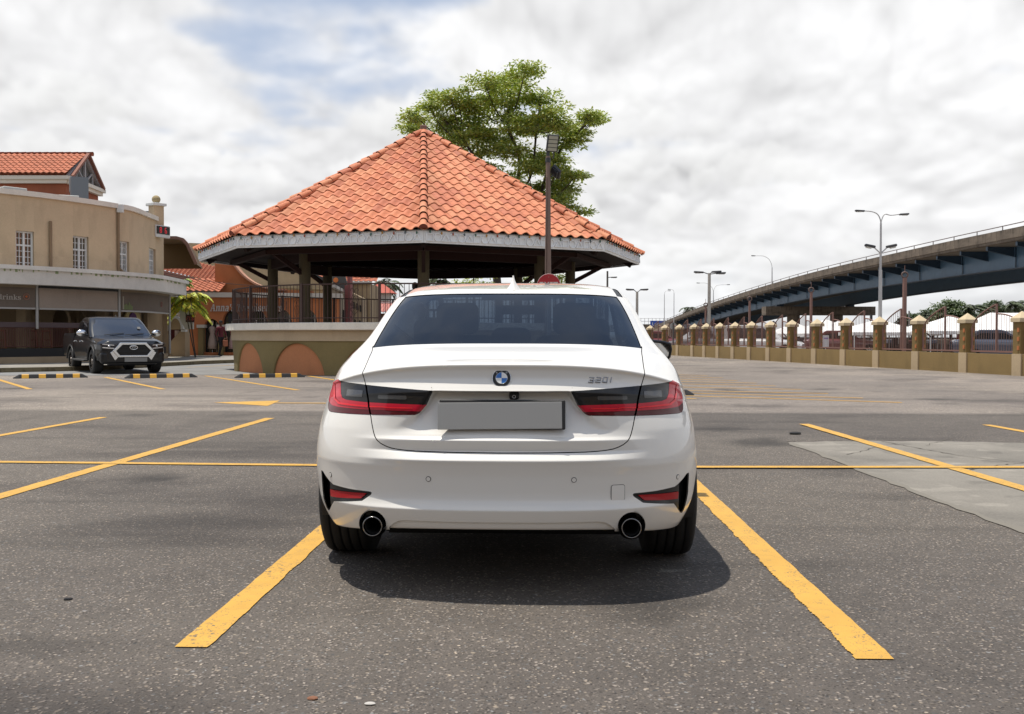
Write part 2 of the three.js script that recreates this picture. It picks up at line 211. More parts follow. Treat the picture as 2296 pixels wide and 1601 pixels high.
function ribbon(a, b, w, o = {}) { // a worn painted stripe from a to b
  const d = V3().subVectors(b, a), L = d.length(); d.normalize(); const n = V3(d.z, 0, -d.x), N = Math.max(4, Math.round(L / (o.step ?? 0.05))), P = [], U = [], I = [];
  const ragL = o.ragL ?? 0.002, ragR = o.ragR ?? 0.002, y = o.y ?? 0.0045;
  for (let i = 0; i <= N; i++) { const t = i / N, e = i === 0 || i === N ? 1.5 : 1; const p = a.clone().addScaledVector(d, t * L + (i === 0 || i === N ? rr(-0.01, 0.01) : 0)); const wl = w / 2 + (hash2(i, 7 + (a.x * 100 | 0)) - 0.5) * 2 * ragL * e + (fbm(t * L * 9, a.x * 7, 4) - 0.5) * (o.wL ?? 0.012), wr = w / 2 + (hash2(i, 17 + (a.z * 100 | 0)) - 0.5) * 2 * ragR * e + (fbm(t * L * 9, a.z * 7 + 9, 4) - 0.5) * (o.wR ?? 0.012);
    P.push(p.x + n.x * wl, y, p.z + n.z * wl, p.x - n.x * wr, y, p.z - n.z * wr); U.push(p.x + n.x * wl, p.z + n.z * wl, p.x - n.x * wr, p.z - n.z * wr); if (i) I.push(i * 2 - 2, i * 2, i * 2 - 1, i * 2, i * 2 + 1, i * 2 - 1); }
  const g = new THREE.BufferGeometry(); g.setAttribute('position', new THREE.Float32BufferAttribute(P, 3)); g.setAttribute('uv', new THREE.Float32BufferAttribute(U, 2)); g.setIndex(I); g.computeVertexNormals(); return g;
}
function marking(label, geo, name = 'painted_line', group) { return tag(mesh(name, geo, paintMat), label, 'road marking', group); }
{
  const w = 0.118, G = onGround;
  const near = G(427, 1455), nearR = G(1962, 1478), cross = G(1148, 1049).z;
  marking('thick yellow bay line on the asphalt left of the white sedan', ribbon(near, V3(near.x + 0.01, 0, cross + 0.1), w, { ragL: 0.0005, ragR: 0.0008, wL: 0.010, wR: 0.016, step: 0.02 }));
  marking('thick yellow bay line right of the white sedan with a ragged inner edge', ribbon(nearR, V3(nearR.x - 0.01, 0, cross + 0.1), w + 0.01, { ragL: 0.0045, ragR: 0.0005, wL: 0.022, wR: 0.008, step: 0.008 }));
  const L2a = G(-160, 1160), L2b = G(605, 938), R2a = G(1803, 952), R2b = G(2480, 1152);
  marking('yellow line crossing the aisle line at the left of the sedan', ribbon(L2a, L2b, w + 0.01));
  marking('short yellow line end further left beyond the long crossing line', ribbon(G(-200, 1012), G(232, 936), w));
  marking('yellow line running over the grey concrete patch at right', ribbon(R2a, R2b, w + 0.01, { y: 0.0095 }));
  marking('yellow line end beside the fence side at the far right edge', ribbon(G(2212, 953), G(2520, 1008), w));
  marking('long thin yellow line across the bays left of the sedan', ribbon(G(-400, 1033), G(1120, 1048.5), 0.115, { y: 0.0075 }));
  marking('long thin yellow line across the concrete patch right of the sedan', ribbon(G(1160, 1049.5), G(2700, 1050), 0.115, { y: 0.0125 }));
  [[[-80, 828], [67, 873]], [[236, 846], [366, 873]], [[461, 843], [668, 875]], [[690, 843], [900, 875]]].forEach(([p, q], i) => marking(['yellow bay line at the left edge before the first wheel stop', 'yellow bay line between first and second wheel stop', 'yellow bay line between second and third wheel stop', 'yellow bay line right of the third wheel stop by the gazebo'][i], ribbon(G(...p), G(...q), 0.12), 'painted_line', 'angled bay lines'));
  const far = [[1559, 888, 2022, 903], [1556, 881.7, 1934, 893], [1540, 876.3, 1858, 882.8], [1524, 868.5, 1797, 873.6], [1520, 861.5, 1738, 865.4], [1515, 855.5, 1696, 859.3], [1510, 850.3, 1654, 853.6], [1505, 845.3, 1621, 847.5], [1500, 840.6, 1587, 842.2]];
  const ord = ['nearest', 'second', 'third', 'fourth', 'fifth', 'sixth', 'seventh', 'eighth', 'farthest'];
  far.forEach(([a, b, c, d], i) => marking(ord[i] + ' of the thin yellow bay lines in the open lot right of the sedan', ribbon(G(a - 60, b - 1.5), G(c, d), 0.125, { step: 0.2 }), 'painted_line', 'bay lines in the open lot').material = fadedPaint);
  marking('thin yellow line stub beside the right taillight', ribbon(G(1500, 892), G(1560, 894.5), 0.12));
  // arrow
  const tip = G(478, 903), ba = G(600, 910.5), bb = G(628, 898.5), s0 = G(617, 904), s1 = G(800, 905);
  const ar = mergeGeometries([plain(sheet([tip, bb, ba], 0.0045, 1)), plain(ribbon(s0, s1, 0.12, { y: 0.006 }))]);
  marking('yellow lane arrow painted on asphalt pointing left', ar, 'painted_arrow');
  tag(mesh('painted_line', ribbon(G(420, 824), G(540, 818.5), 0.1, { y: 0.0085 }), paintMat), 'faint yellow line on the pale street by the gazebo', 'road marking');
  // the pale street behind the lot
  struct('road', sheet([G(-600, 843), G(300, 842), G(900, 836), G(1100, 815), G(700, 800), G(-600, 815)], 0.004, 1 / 3), mat([1, 1, 1], 0.9, { map: roadTex }));
}
// rubber wheel stops
{
  const rubber = mat([0.018, 0.018, 0.02], 0.75), yel = mat([0.62, 0.33, 0.03], 0.5);
  const prof = [[-0.085, 0], [-0.055, 0.085], [-0.04, 0.1], [0.04, 0.1], [0.055, 0.085], [0.085, 0]];
  function wheelStop(a, b, label, ks = [-0.34, -0.115, 0.115, 0.34]) {
    const mid = a.clone().lerp(b, 0.5), L = a.distanceTo(b), t = thing('wheel_stop', label, 'wheel stop', [mid.x, 0.004, mid.z], Math.atan2(-(b.z - a.z), b.x - a.x), 'rubber wheel stops');
    const ends = 0.14, g = extr(prof, L - 2 * ends, [], 0).rotateY(Math.PI / 2).translate(-(L / 2 - ends), 0, 0); // along x
    const end = (s) => { const V = [], x0 = s * (L / 2 - ends), x1 = s * L / 2; prof.forEach(([z, y]) => { V.push([x0, y, -z], [x1, Math.min(y, 0.02), -z]); }); const P = [], I = []; V.forEach((v) => P.push(...v)); for (let i = 0; i < prof.length - 1; i++) I.push(i * 2, i * 2 + 1, i * 2 + 2, i * 2 + 2, i * 2 + 1, i * 2 + 3); I.push(3, 1, 9, 3, 9, 11 - 2); const q = new THREE.BufferGeometry(); q.setAttribute('position', new THREE.Float32BufferAttribute(P, 3)); q.setIndex(I); q.computeVertexNormals(); return q; };
    mesh('rubber_body', [g, end(-1), end(1)], rubber, t);
    const sp = prof.map(([z, y]) => [z * 1.03, y * 1.04]);
    for (const k of ks) { const s = extr(sp, 0.165, [], 0).rotateY(Math.PI / 2).translate(k * L - 0.0825, 0, 0); mesh('yellow_stripe', s, yel, t); }
    shade(t);
  }
  wheelStop(onGround(29, 849), onGround(197, 846.5), 'black and yellow wheel stop at the far left in front of the black pickup');
  wheelStop(onGround(279, 848.5), onGround(442, 846), 'black and yellow wheel stop under the nose of the black pickup');
  wheelStop(onGround(526, 847.5), onGround(683, 845.5), 'black and yellow wheel stop in front of the gazebo base');
  wheelStop(onGround(1420, 884), onGround(1556, 886), 'black and yellow wheel stop peeking out beside the right taillight', [-0.36, -0.16, 0.04, 0.22]);
}

// ---------------------------------------------------------------- white sedan
// surface mesh tools: grid -> triangles, clipped by a signed function, with edge skirts
function clipTris(tris, P, f) { // P: array of {p,n,...}; returns {P, tris, border}
  const vals = P.map(f), out = [], Q = P.slice(), cut = new Map();
  const mid = (a, b) => { const key = a < b ? a * 1e6 + b : b * 1e6 + a; if (cut.has(key)) return cut.get(key); const t = vals[a] / (vals[a] - vals[b]), A = P[a], B = P[b]; const q = { p: A.p.clone().lerp(B.p, t), n: A.n.clone().lerp(B.n, t).normalize(), s: lerp(A.s, B.s, t), r: lerp(A.r, B.r, t), edge: true }; Q.push(q); cut.set(key, Q.length - 1); return Q.length - 1; };
  for (let i = 0; i < tris.length; i += 3) {
    const t = [tris[i], tris[i + 1], tris[i + 2]], k = t.map((v) => vals[v] > 0), c = k.filter(Boolean).length;
    if (c === 3) out.push(...t); else if (c === 0) continue;
    else { const poly = []; for (let e = 0; e < 3; e++) { const a = t[e], b = t[(e + 1) % 3]; if (k[e]) poly.push(a); if (k[e] !== k[(e + 1) % 3]) poly.push(mid(a, b)); } for (let e = 1; e < poly.length - 1; e++) out.push(poly[0], poly[e], poly[e + 1]); }
  }
  return { P: Q, tris: out };
}
function surfGeo(S, o = {}) { // o.off: offset along normal (number or function), o.skirt: depth of an inward wall along every cut edge
  const map = new Map(), pos = [], nor = [], idx = []; const off = o.off ?? 0;
  const use = (i) => { if (map.has(i)) return map.get(i); const v = S.P[i], d = typeof off === 'function' ? off(v) : off, q = v.p.clone().addScaledVector(v.n, d); pos.push(q.x, q.y, q.z); nor.push(v.n.x, v.n.y, v.n.z); map.set(i, pos.length / 3 - 1); return pos.length / 3 - 1; };
  for (const t of S.tris) idx.push(use(t));
  if (o.skirt) {
    const count = new Map(); for (let i = 0; i < S.tris.length; i += 3) for (let e = 0; e < 3; e++) { const a = S.tris[i + e], b = S.tris[i + (e + 1) % 3], k = a < b ? a + '_' + b : b + '_' + a; count.set(k, count.has(k) ? null : [a, b]); }
    for (const v of count.values()) { if (!v) continue; const [a, b] = v; const A = S.P[a], B = S.P[b]; if (!(A.edge && B.edge) && !o.allSkirt) continue; const ia = use(a), ib = use(b), q = []; for (const [ii, V] of [[ia, A], [ib, B]]) { const p = V3(pos[ii * 3], pos[ii * 3 + 1], pos[ii * 3 + 2]); const dir = V3().crossVectors(V.n, B.p.clone().sub(A.p)).normalize(); q.push(p, p.clone().addScaledVector(V.n, -o.skirt), dir); }
      const base = pos.length / 3; for (const k of [0, 1, 3, 4]) { pos.push(q[k].x, q[k].y, q[k].z); nor.push(q[2].x, q[2].y, q[2].z); } idx.push(base, base + 1, base + 2, base + 2, base + 1, base + 3); }
  }
  const g = new THREE.BufferGeometry(); g.setAttribute('position', new THREE.Float32BufferAttribute(pos, 3)); if (o.normals === false) { g.setIndex(idx); g.computeVertexNormals(); } else { g.setAttribute('normal', new THREE.Float32BufferAttribute(nor, 3)); g.setIndex(idx); } return g;
}
function polySD(poly, x, y) { // signed distance to a polygon, positive inside
  let d = 1e9, inside = false;
  for (let i = 0, j = poly.length - 1; i < poly.length; j = i++) { const [ax, ay] = poly[j], [bx, by] = poly[i], ex = bx - ax, ey = by - ay, t = clamp(((x - ax) * ex + (y - ay) * ey) / (ex * ex + ey * ey)); d = Math.min(d, Math.hypot(x - ax - ex * t, y - ay - ey * t)); if ((ay > y) !== (by > y) && x < (ex) * (y - ay) / (by - ay) + ax) inside = !inside; }
  return inside ? d : -d;
}
function curve1(tab) { return (x) => { if (x <= tab[0][0]) return tab[0][1]; for (let i = 1; i < tab.length; i++) if (x <= tab[i][0]) { const [a, p] = tab[i - 1], [b, q] = tab[i]; const m0 = i > 1 ? (q - tab[i - 2][1]) / (b - tab[i - 2][0]) : (q - p) / (b - a), m1 = i < tab.length - 1 ? (tab[i + 1][1] - p) / (tab[i + 1][0] - a) : (q - p) / (b - a); const t = (x - a) / (b - a), t2 = t * t, t3 = t2 * t; return (2 * t3 - 3 * t2 + 1) * p + (t3 - 2 * t2 + t) * (b - a) * m0 + (-2 * t3 + 3 * t2) * q + (t3 - t2) * (b - a) * m1; } return tab[tab.length - 1][1]; }; }

const paintWhite = pmat([0.78, 0.765, 0.725], 0.4, { clearcoat: 1, clearcoatRoughness: 0.015, specularIntensity: 0.5 });
const blackGloss = pmat([0.010, 0.010, 0.011], 0.35, { clearcoat: 0.35, clearcoatRoughness: 0.08, specularIntensity: 0.5 });
const blackPlastic = mat([0.016, 0.016, 0.017], 0.55);
const darkGap = mat([0.008, 0.008, 0.008], 0.9);
const chrome = mat([0.72, 0.73, 0.74], 0.16, { metalness: 1 });
const rubberTyre = mat([0.016, 0.016, 0.016], 0.85);
{
  const car = thing('sedan', 'white four-door sedan parked in the foreground with its rear to the camera', 'car', [-0.171, 0, -4.097]);
  const half = curve1([[0.18, 0.80], [0.255, 0.845], [0.295, 0.866], [0.35, 0.886], [0.457, 0.905], [0.53, 0.909], [0.6, 0.906], [0.687, 0.893], [0.77, 0.873], [0.85, 0.850], [0.90, 0.833], [0.948, 0.807], [1.018, 0.752], [1.06, 0.728], [1.112, 0.711], [1.2, 0.684], [1.287, 0.656], [1.34, 0.636], [1.40, 0.612], [1.46, 0.58]]);
  // control rows along the centre line, from under the rear bumper over the roof to the nose:
  // h, z (metres ahead of the bumper), side drop by power law (d1), side drop by roundness (d2), z at the side, roundness n, spacing of the mesh rows up to the next one
  const R = [
    [0.262, 0.34, 0.0, 0.0, 0.86, 2.7, 0.03], [0.284, 0.075, 0.055, 0, 0.86, 2.7, 0.006], [0.293, 0.04, 0.058, 0, 0.86, 2.7, 0.008], [0.334, 0.020, 0.04, 0, 0.86, 2.7, 0.008], [0.377, 0.004, 0.012, 0, 0.86, 2.7, 0.003], [0.383, 0.003, 0.01, 0, 0.86, 2.7, 0.004],
    [0.402, 0.014, 0.006, 0, 0.86, 2.7, 0.006], [0.424, 0.022, 0, 0, 0.86, 2.7, 0.006], [0.45, 0.024, 0, 0, 0.86, 2.7, 0.008], [0.52, 0.018, 0, 0, 0.86, 2.7, 0.008], [0.570, 0.006, 0, 0, 0.86, 2.7, 0.005], [0.586, 0.0, 0, 0, 0.86, 2.7, 0.003], [0.592, 0.003, 0, 0, 0.86, 2.7, 0.005], [0.617, 0.026, 0, 0, 0.86, 2.7, 0.005],
    [0.624, 0.034, 0.002, 0, 0.86, 2.7, 0.005], [0.664, 0.024, 0.006, 0, 0.86, 2.7, 0.003], [0.670, 0.024, 0.008, 0, 0.86, 2.7, 0.003], [0.686, 0.040, 0.012, 0, 0.86, 2.7, 0.006], [0.712, 0.050, 0.02, 0, 0.86, 2.7, 0.006], [0.79, 0.052, 0.035, 0, 0.86, 2.65, 0.006],
    [0.855, 0.055, 0.06, 0, 0.86, 2.6, 0.003], [0.8665, 0.055, 0.064, 0, 0.86, 2.6, 0.0012], [0.8725, 0.056, 0.067, 0, 0.86, 2.6, 0.003], [0.885, 0.064, 0.073, 0, 0.86, 2.6, 0.006], [0.925, 0.086, 0.092, 0, 0.86, 2.6, 0.006], [0.960, 0.086, 0.108, 0, 0.86, 2.6, 0.005], [0.977, 0.076, 0.117, 0, 0.86, 2.6, 0.003], [0.9835, 0.077, 0.119, 0, 0.86, 2.6, 0.002], [0.987, 0.085, 0.120, 0, 0.86, 2.6, 0.004],
    [0.992, 0.115, 0.115, 0, 0.87, 2.6, 0.010], [1.006, 0.21, 0.085, 0.03, 0.89, 2.7, 0.015], [1.035, 0.38, 0.045, 0.08, 0.93, 2.9, 0.015], [1.056, 0.52, 0.02, 0.085, 1.0, 3.1, 0.008], [1.066, 0.56, 0.01, 0.085, 1.02, 3.2, 0.012],
    [1.125, 0.69, 0, 0.085, 1.12, 3.3, 0.015], [1.20, 0.86, 0, 0.075, 1.29, 3.3, 0.015], [1.28, 1.045, 0, 0.06, 1.47, 3.3, 0.015], [1.326, 1.16, 0, 0.055, 1.6, 3.3, 0.010], [1.336, 1.195, 0, 0.055, 1.63, 3.3, 0.02],
    [1.362, 1.34, 0, 0.055, 1.75, 3.2, 0.03], [1.392, 1.56, 0, 0.055, 1.9, 3.2, 0.03], [1.418, 1.85, 0, 0.058, 2.1, 3.2, 0.04], [1.436, 2.2, 0, 0.062, 2.35, 3.2, 0.05], [1.442, 2.55, 0, 0.065, 2.6, 3.2, 0.05], [1.43, 2.85, 0, 0.07, 2.78, 3.2, 0.03], [1.40, 3.02, 0, 0.075, 2.88, 3.2, 0.05],
    [1.22, 3.36, 0, 0.075, 3.1, 3.0, 0.05], [1.03, 3.70, 0, 0.07, 3.36, 3.0, 0.03], [0.99, 3.80, 0, 0.05, 3.45, 2.8, 0.06], [0.95, 4.1, 0, 0.06, 3.8, 2.8, 0.06], [0.88, 4.42, 0, 0.08, 4.0, 2.6, 0.05], [0.76, 4.62, 0, 0.05, 4.1, 2.6, 0.04], [0.6, 4.69, 0, 0, 4.1, 2.5, 0.05], [0.4, 4.70, 0, 0, 4.1, 2.5, 0.05], [0.22, 4.64, 0, 0, 4.1, 2.5, 0.05],
  ];
  const rows = [], marks = [];
  const cr = (a, b, c, d, t) => { const m0 = (c - a) / 2, m1 = (d - b) / 2, t2 = t * t, t3 = t2 * t; return (2 * t3 - 3 * t2 + 1) * b + (t3 - 2 * t2 + t) * m0 + (-2 * t3 + 3 * t2) * c + (t3 - t2) * m1; };
  for (let i = 0; i < R.length - 1; i++) {
    marks.push(rows.length);
    const A = R[Math.max(0, i - 1)], B = R[i], C = R[i + 1], D = R[Math.min(R.length - 1, i + 2)];
    const L = Math.hypot(C[0] - B[0], C[1] - B[1]), n = Math.max(1, Math.round(L / B[6]));
    // limit the tangents where neighbouring spans are much longer, so creases stay crisp
    const la = Math.hypot(B[0] - A[0], B[1] - A[1]) || L, lc = Math.hypot(D[0] - C[0], D[1] - C[1]) || L, ka = Math.min(1, L / la), kc = Math.min(1, L / lc);
    for (let k = 0; k < n; k++) { const t = k / n, row = []; for (let q = 0; q < 6; q++) row.push(cr(B[q] - (B[q] - A[q]) * ka, B[q], C[q], C[q] + (D[q] - C[q]) * kc, t)); rows.push(row); }
  }
  rows.push(R[R.length - 1].slice(0, 6)); marks.push(rows.length - 1);
  const rowOf = (i) => marks[i];
  const NC = 280, Pts = [], tris = [];
  const recessEdge = curve1([[0.64, 0.46], [0.70, 0.40], [0.778, 0.350], [0.8136, 0.320], [0.87, 0.287], [0.9, 0.28]]);
  const recessDepth = curve1([[0.66, 0], [0.69, 0.0], [0.74, 0.022], [0.80, 0.045], [0.84, 0.058], [0.862, 0.062], [0.8675, 0.058], [0.8712, 0.006], [0.874, 0], [0.9, 0]]);
  rows.forEach((r, j) => {
    const [h0, z0, d1, d2, ze, n] = r;
    const he = h0 - d1 - d2, W = half(he);
    for (let i = 0; i <= NC; i++) {
      const q = (i / NC) * 2 - 1, a = Math.abs(q), tau = a * Math.PI / 2, s = Math.pow(Math.sin(tau), 2 / n), c = 1 - Math.pow(Math.cos(tau), 2 / n);
      const x = W * s; let zb = z0; if (z0 < 0.2 && h0 > 0.555 && h0 < 0.79) zb += (0.0085 + 0.0435 * Math.pow(clamp((h0 - 0.555) / 0.235), 1.5) - z0) * sstep(0.34, 0.68, x);
      let h = h0 - d1 * Math.pow(s, 3.2) - d2 * c, z = zb + (ze - zb) * c;
      if (z0 < 0.2 && h > 0.66 && h < 0.9 && h0 < 0.9) z += Math.max(0, recessDepth(h)) * (1 - sstep(-1, 1, (x - recessEdge(h)) / (h > 0.775 ? 0.011 : lerp(0.011, 0.09, clamp((0.775 - h) / 0.08)))));
      Pts.push({ p: V3(Math.sign(q) * x, h, -z), n: V3(), s: q, r: j });
    }
  });
  for (let j = 0; j < rows.length - 1; j++) for (let i = 0; i < NC; i++) { const a = j * (NC + 1) + i, b = a + 1, c = a + NC + 1, d = c + 1; tris.push(a, b, c, c, b, d); }
  { const e1 = V3(), e2 = V3(), f = V3(); for (let i = 0; i < tris.length; i += 3) { const A = Pts[tris[i]], B = Pts[tris[i + 1]], C = Pts[tris[i + 2]]; f.crossVectors(e1.subVectors(B.p, A.p), e2.subVectors(C.p, A.p)); A.n.add(f); B.n.add(f); C.n.add(f); } Pts.forEach((v) => v.n.normalize()); }
  // which way out?
  if (Pts[rowOf(9) * (NC + 1) + NC / 2].n.z < 0) { Pts.forEach((v) => v.n.negate()); for (let i = 0; i < tris.length; i += 3) { const t = tris[i + 1]; tris[i + 1] = tris[i + 2]; tris[i + 2] = t; } }
  const rGlass0 = rowOf(33), rGlass1 = rowOf(37), rWind0 = rowOf(45), rWind1 = rowOf(47);
  const sub = (a, b) => ({ P: Pts, tris: tris.slice(a * NC * 6, b * NC * 6) });
  const rear = sub(0, rGlass0 + 3), upper = sub(rGlass0 - 3, rows.length - 1);
  const clip = (S, ...fs) => fs.reduce((A, f) => clipTris(A.tris, A.P, f), S);
  const neg = (f, gap = 0) => (v) => -f(v) - gap, inset = (f, gap) => (v) => f(v) - gap;
  const mirrorPoly = (pts) => (v) => polySD(pts, Math.abs(v.p.x), v.p.y);
  // outlines (half width, height), mirrored left and right
  const lidPoly = [[-0.5, 0.6195], [0, 0.6205], [0.20, 0.6215], [0.356, 0.6235], [0.40, 0.6255], [0.438, 0.629], [0.466, 0.6335], [0.489, 0.641], [0.510, 0.651], [0.527, 0.664], [0.537, 0.678], [0.544, 0.695], [0.553, 0.728], [0.560, 0.760], [0.567, 0.778], [0.581, 0.848], [0.594, 0.89], [0.606, 0.927], [0.613, 0.955], [0.620, 0.984], [0.630, 1.02], [0.640, 1.05], [0.645, 1.2], [-0.5, 1.2]];
  const lampPoly = [[0.755, 0.905], [0.79, 0.888], [0.806, 0.84], [0.806, 0.79], [0.803, 0.774], [0.795, 0.765], [0.78, 0.762], [0.575, 0.766], [0.362, 0.7715], [0.348, 0.778], [0.318, 0.8136], [0.290, 0.8725], [0.338, 0.8745], [0.48, 0.883], [0.60, 0.890], [0.70, 0.896], [0.735, 0.900]];
  const ventPoly = [[0.826, 0.497], [0.812, 0.495], [0.793, 0.478], [0.77, 0.461], [0.749, 0.449], [0.66, 0.443], [0.557, 0.4415], [0.551, 0.436], [0.556, 0.428], [0.597, 0.399], [0.66, 0.389], [0.743, 0.376], [0.755, 0.361], [0.768, 0.342], [0.783, 0.320], [0.796, 0.314], [0.806, 0.325], [0.824, 0.40]];
  const reflPoly = [[0.774, 0.422], [0.66, 0.428], [0.576, 0.4325], [0.606, 0.409], [0.68, 0.4005], [0.771, 0.391]];
  const diffPoly = [[-0.4, 0.20], [-0.4, 0.330], [0, 0.330], [0.40, 0.330], [0.43, 0.326], [0.455, 0.312], [0.475, 0.292], [0.482, 0.2]];
  const insideLid = mirrorPoly(lidPoly), insideLamp = mirrorPoly(lampPoly), insideVent = mirrorPoly(ventPoly), insideRefl = mirrorPoly(reflPoly), insideDiff = mirrorPoly(diffPoly);
  const arch = (v) => Math.abs(v.p.x) > 0.55 ? Math.hypot(v.p.z + 1.02, v.p.y - 0.335) - 0.365 : 1;
  const pipeCut = (v) => v.p.y < 0.42 ? Math.hypot(Math.abs(v.p.x) - 0.545, v.p.y - 0.308) - 0.056 : 1;
  const GAP = 0.0042;
  const below = (v) => 0.6195 - v.p.y, above = (v) => v.p.y - 0.6195;
  const glassEdge = curve1([[1.0, 0.648], [1.05, 0.640], [1.12, 0.628], [1.2, 0.61], [1.28, 0.583], [1.32, 0.565], [1.4, 0.55]]);
  const inGlass = (v) => Math.min((v.r - rGlass0 - 0.5) * 0.012, (rGlass1 + 0.5 - v.r) * 0.012, glassEdge(v.p.y) - Math.abs(v.p.x));
  const inWind = (v) => Math.min((v.r - rWind0 - 0.2) * 0.04, (rWind1 - v.r) * 0.04, 0.90 - Math.abs(v.s));
  const trimBand = (v) => v.r > rGlass1 + 1 && v.r < rWind0 ? 0.018 - Math.abs(Math.abs(v.p.x) - 0.586) : -1;
  // bumper and quarter panels: one painted skin, with everything else cut out of it
  const bumper = clip(rear, below, neg(insideVent), neg(insideDiff, 0.001), pipeCut, arch, neg(insideLid, GAP));
  mesh('rear_bumper', surfGeo(bumper, { skirt: 0.014 }), paintWhite, car);
  const quarter = clip(rear, above, neg(insideLid, GAP), neg(insideLamp, 0.0012), arch, neg(inGlass, 0));
  const upperShell = clip(upper, neg(inGlass), neg(inWind), neg(trimBand), (v) => v.r - rGlass0 - 2.999);
  mesh('body_shell', [surfGeo(quarter, { skirt: 0.014 }), surfGeo(upperShell, { skirt: 0.008 })], paintWhite, car);
  const lid = clip(rear, insideLid, neg(insideLamp, 0.0012), neg(inGlass, 0));
  const lidMesh = mesh('trunk_lid', surfGeo(lid, { skirt: 0.014 }), paintWhite, car);
  // dark cavity behind the shut lines
  const seam = clip(rear, (v) => 0.03 - Math.abs(insideLid(v)));
  mesh('shut_line', surfGeo(seam, { off: -0.0135 }), darkGap, car);
  const diff = clip(rear, insideDiff, below, pipeCut);
  mesh('diffuser_insert', surfGeo(diff, { off: -0.008, skirt: 0.012 }), paintWhite, car);
  for (const sg of [-1, 1]) mesh('roof_trim', surfGeo(clip(upper, trimBand, (v) => sg * v.p.x), { off: -0.004, skirt: 0.006 }), blackPlastic, car);
  // vents with reflectors
  for (const sg of [-1, 1]) {
    const side = (v) => sg * v.p.x;
    const vent = mesh('bumper_vent', surfGeo(clip(rear, insideVent, side), { off: (v) => -0.004 - 0.022 * sstep(0.78, 0.80, Math.abs(v.p.x)) - 0.006 * sstep(0, 0.012, insideVent(v)) }), blackGloss, car);
    mesh('vent_wall', surfGeo(clip(rear, (v) => insideVent(v) + 0.0015, (v) => 0.004 - insideVent(v), side), { off: -0.003 }), blackPlastic, vent);
    mesh('reflector', surfGeo(clip(rear, insideRefl, side), { off: -0.004, skirt: 0.006 }), pmat([0.36, 0.006, 0.010], 0.4, { clearcoat: 0.3, clearcoatRoughness: 0.05, specularIntensity: 0.3 }), vent);
  }
  // tail lamps: smoked upper half, red L along the outer edge and the bottom; split by the lid shut line
  const smoke = pmat([0.010, 0.010, 0.011], 0.3, { clearcoat: 0.55, clearcoatRoughness: 0.02, specularIntensity: 0.3 });
  const redLens = pmat([0.55, 0.007, 0.03], 0.35, { clearcoat: 0.5, clearcoatRoughness: 0.02, specularIntensity: 0.3 });
  const redDark = pmat([0.09, 0.003, 0.007], 0.35, { clearcoat: 0.5, clearcoatRoughness: 0.02, specularIntensity: 0.3 });
  const redBright = pmat([0.80, 0.014, 0.03], 0.35, { clearcoat: 0.4, clearcoatRoughness: 0.02, specularIntensity: 0.3 });
  const redPoly = [[0.30, 0.70], [0.30, 0.8135], [0.60, 0.8175], [0.690, 0.8215], [0.712, 0.8285], [0.724, 0.845], [0.731, 0.872], [0.735, 0.93], [0.9, 0.93], [0.9, 0.70]];
  const insideRed = mirrorPoly(redPoly);
  const darkPoly = [[0.30, 0.70], [0.30, 0.784], [0.352, 0.7865], [0.60, 0.787], [0.735, 0.788], [0.775, 0.7905], [0.795, 0.80], [0.9, 0.84], [0.9, 0.70]];
  const brightPoly = [[0.372, 0.7955], [0.372, 0.8015], [0.60, 0.8035], [0.725, 0.808], [0.752, 0.822], [0.764, 0.850], [0.772, 0.885], [0.779, 0.885], [0.772, 0.848], [0.760, 0.816], [0.732, 0.799], [0.60, 0.7965]];
  const insideDark = mirrorPoly(darkPoly), insideBright = mirrorPoly(brightPoly);
  for (const sg of [-1, 1]) {
    const side = (v) => sg * v.p.x;
    for (const [nm, lidSide] of [['tail_lamp', (v) => -insideLid(v) - GAP], ['trunk_lamp', (v) => insideLid(v) - GAP]]) {
      const S = clip(rear, insideLamp, side, lidSide);
      const lamp = mesh(nm, surfGeo(clip(S, neg(insideRed)), { skirt: 0.02, off: 0.001 }), smoke, car);
      mesh('red_lens', surfGeo(clip(S, insideRed, neg(insideDark), neg(insideBright)), { skirt: 0.012, off: 0.0018 }), redLens, lamp);
      const box2 = nm === 'tail_lamp' ? [0.605, 0.69, 0.838, 0.866] : [0.40, 0.53, 0.834, 0.851];
      mesh('clear_lens', surfGeo(clip(S, neg(insideRed), (v) => Math.min(Math.abs(v.p.x) - box2[0], box2[1] - Math.abs(v.p.x), v.p.y - box2[2], box2[3] - v.p.y)), { skirt: 0.004, off: 0.0025 }), pmat([0.045, 0.045, 0.047], 0.25, { clearcoat: 0.6 }), lamp);
      mesh('red_base', surfGeo(clip(S, insideRed, insideDark), { skirt: 0.012, off: 0.0014 }), redDark, lamp);
      mesh('light_bar', surfGeo(clip(S, insideRed, insideBright), { skirt: 0.004, off: 0.0042 }), redBright, lamp);
    }
  }
  // exact depth and slope of the rear skin for things stuck on it
  const bins = new Map(), bk = (x, y) => Math.round(x * 50) * 1000 + Math.round(y * 50);
  for (let i = 0; i < rear.tris.length; i += 3) { const T = [0, 1, 2].map((e) => Pts[rear.tris[i + e]]); if (T[0].p.z < -0.9 || T[0].r > rGlass0) continue; const xs = T.map((v) => v.p.x), ys = T.map((v) => v.p.y); for (let a = Math.round(Math.min(...xs) * 50); a <= Math.round(Math.max(...xs) * 50); a++) for (let b = Math.round(Math.min(...ys) * 50); b <= Math.round(Math.max(...ys) * 50); b++) { const k = a * 1000 + b; if (!bins.has(k)) bins.set(k, []); bins.get(k).push(T); } }
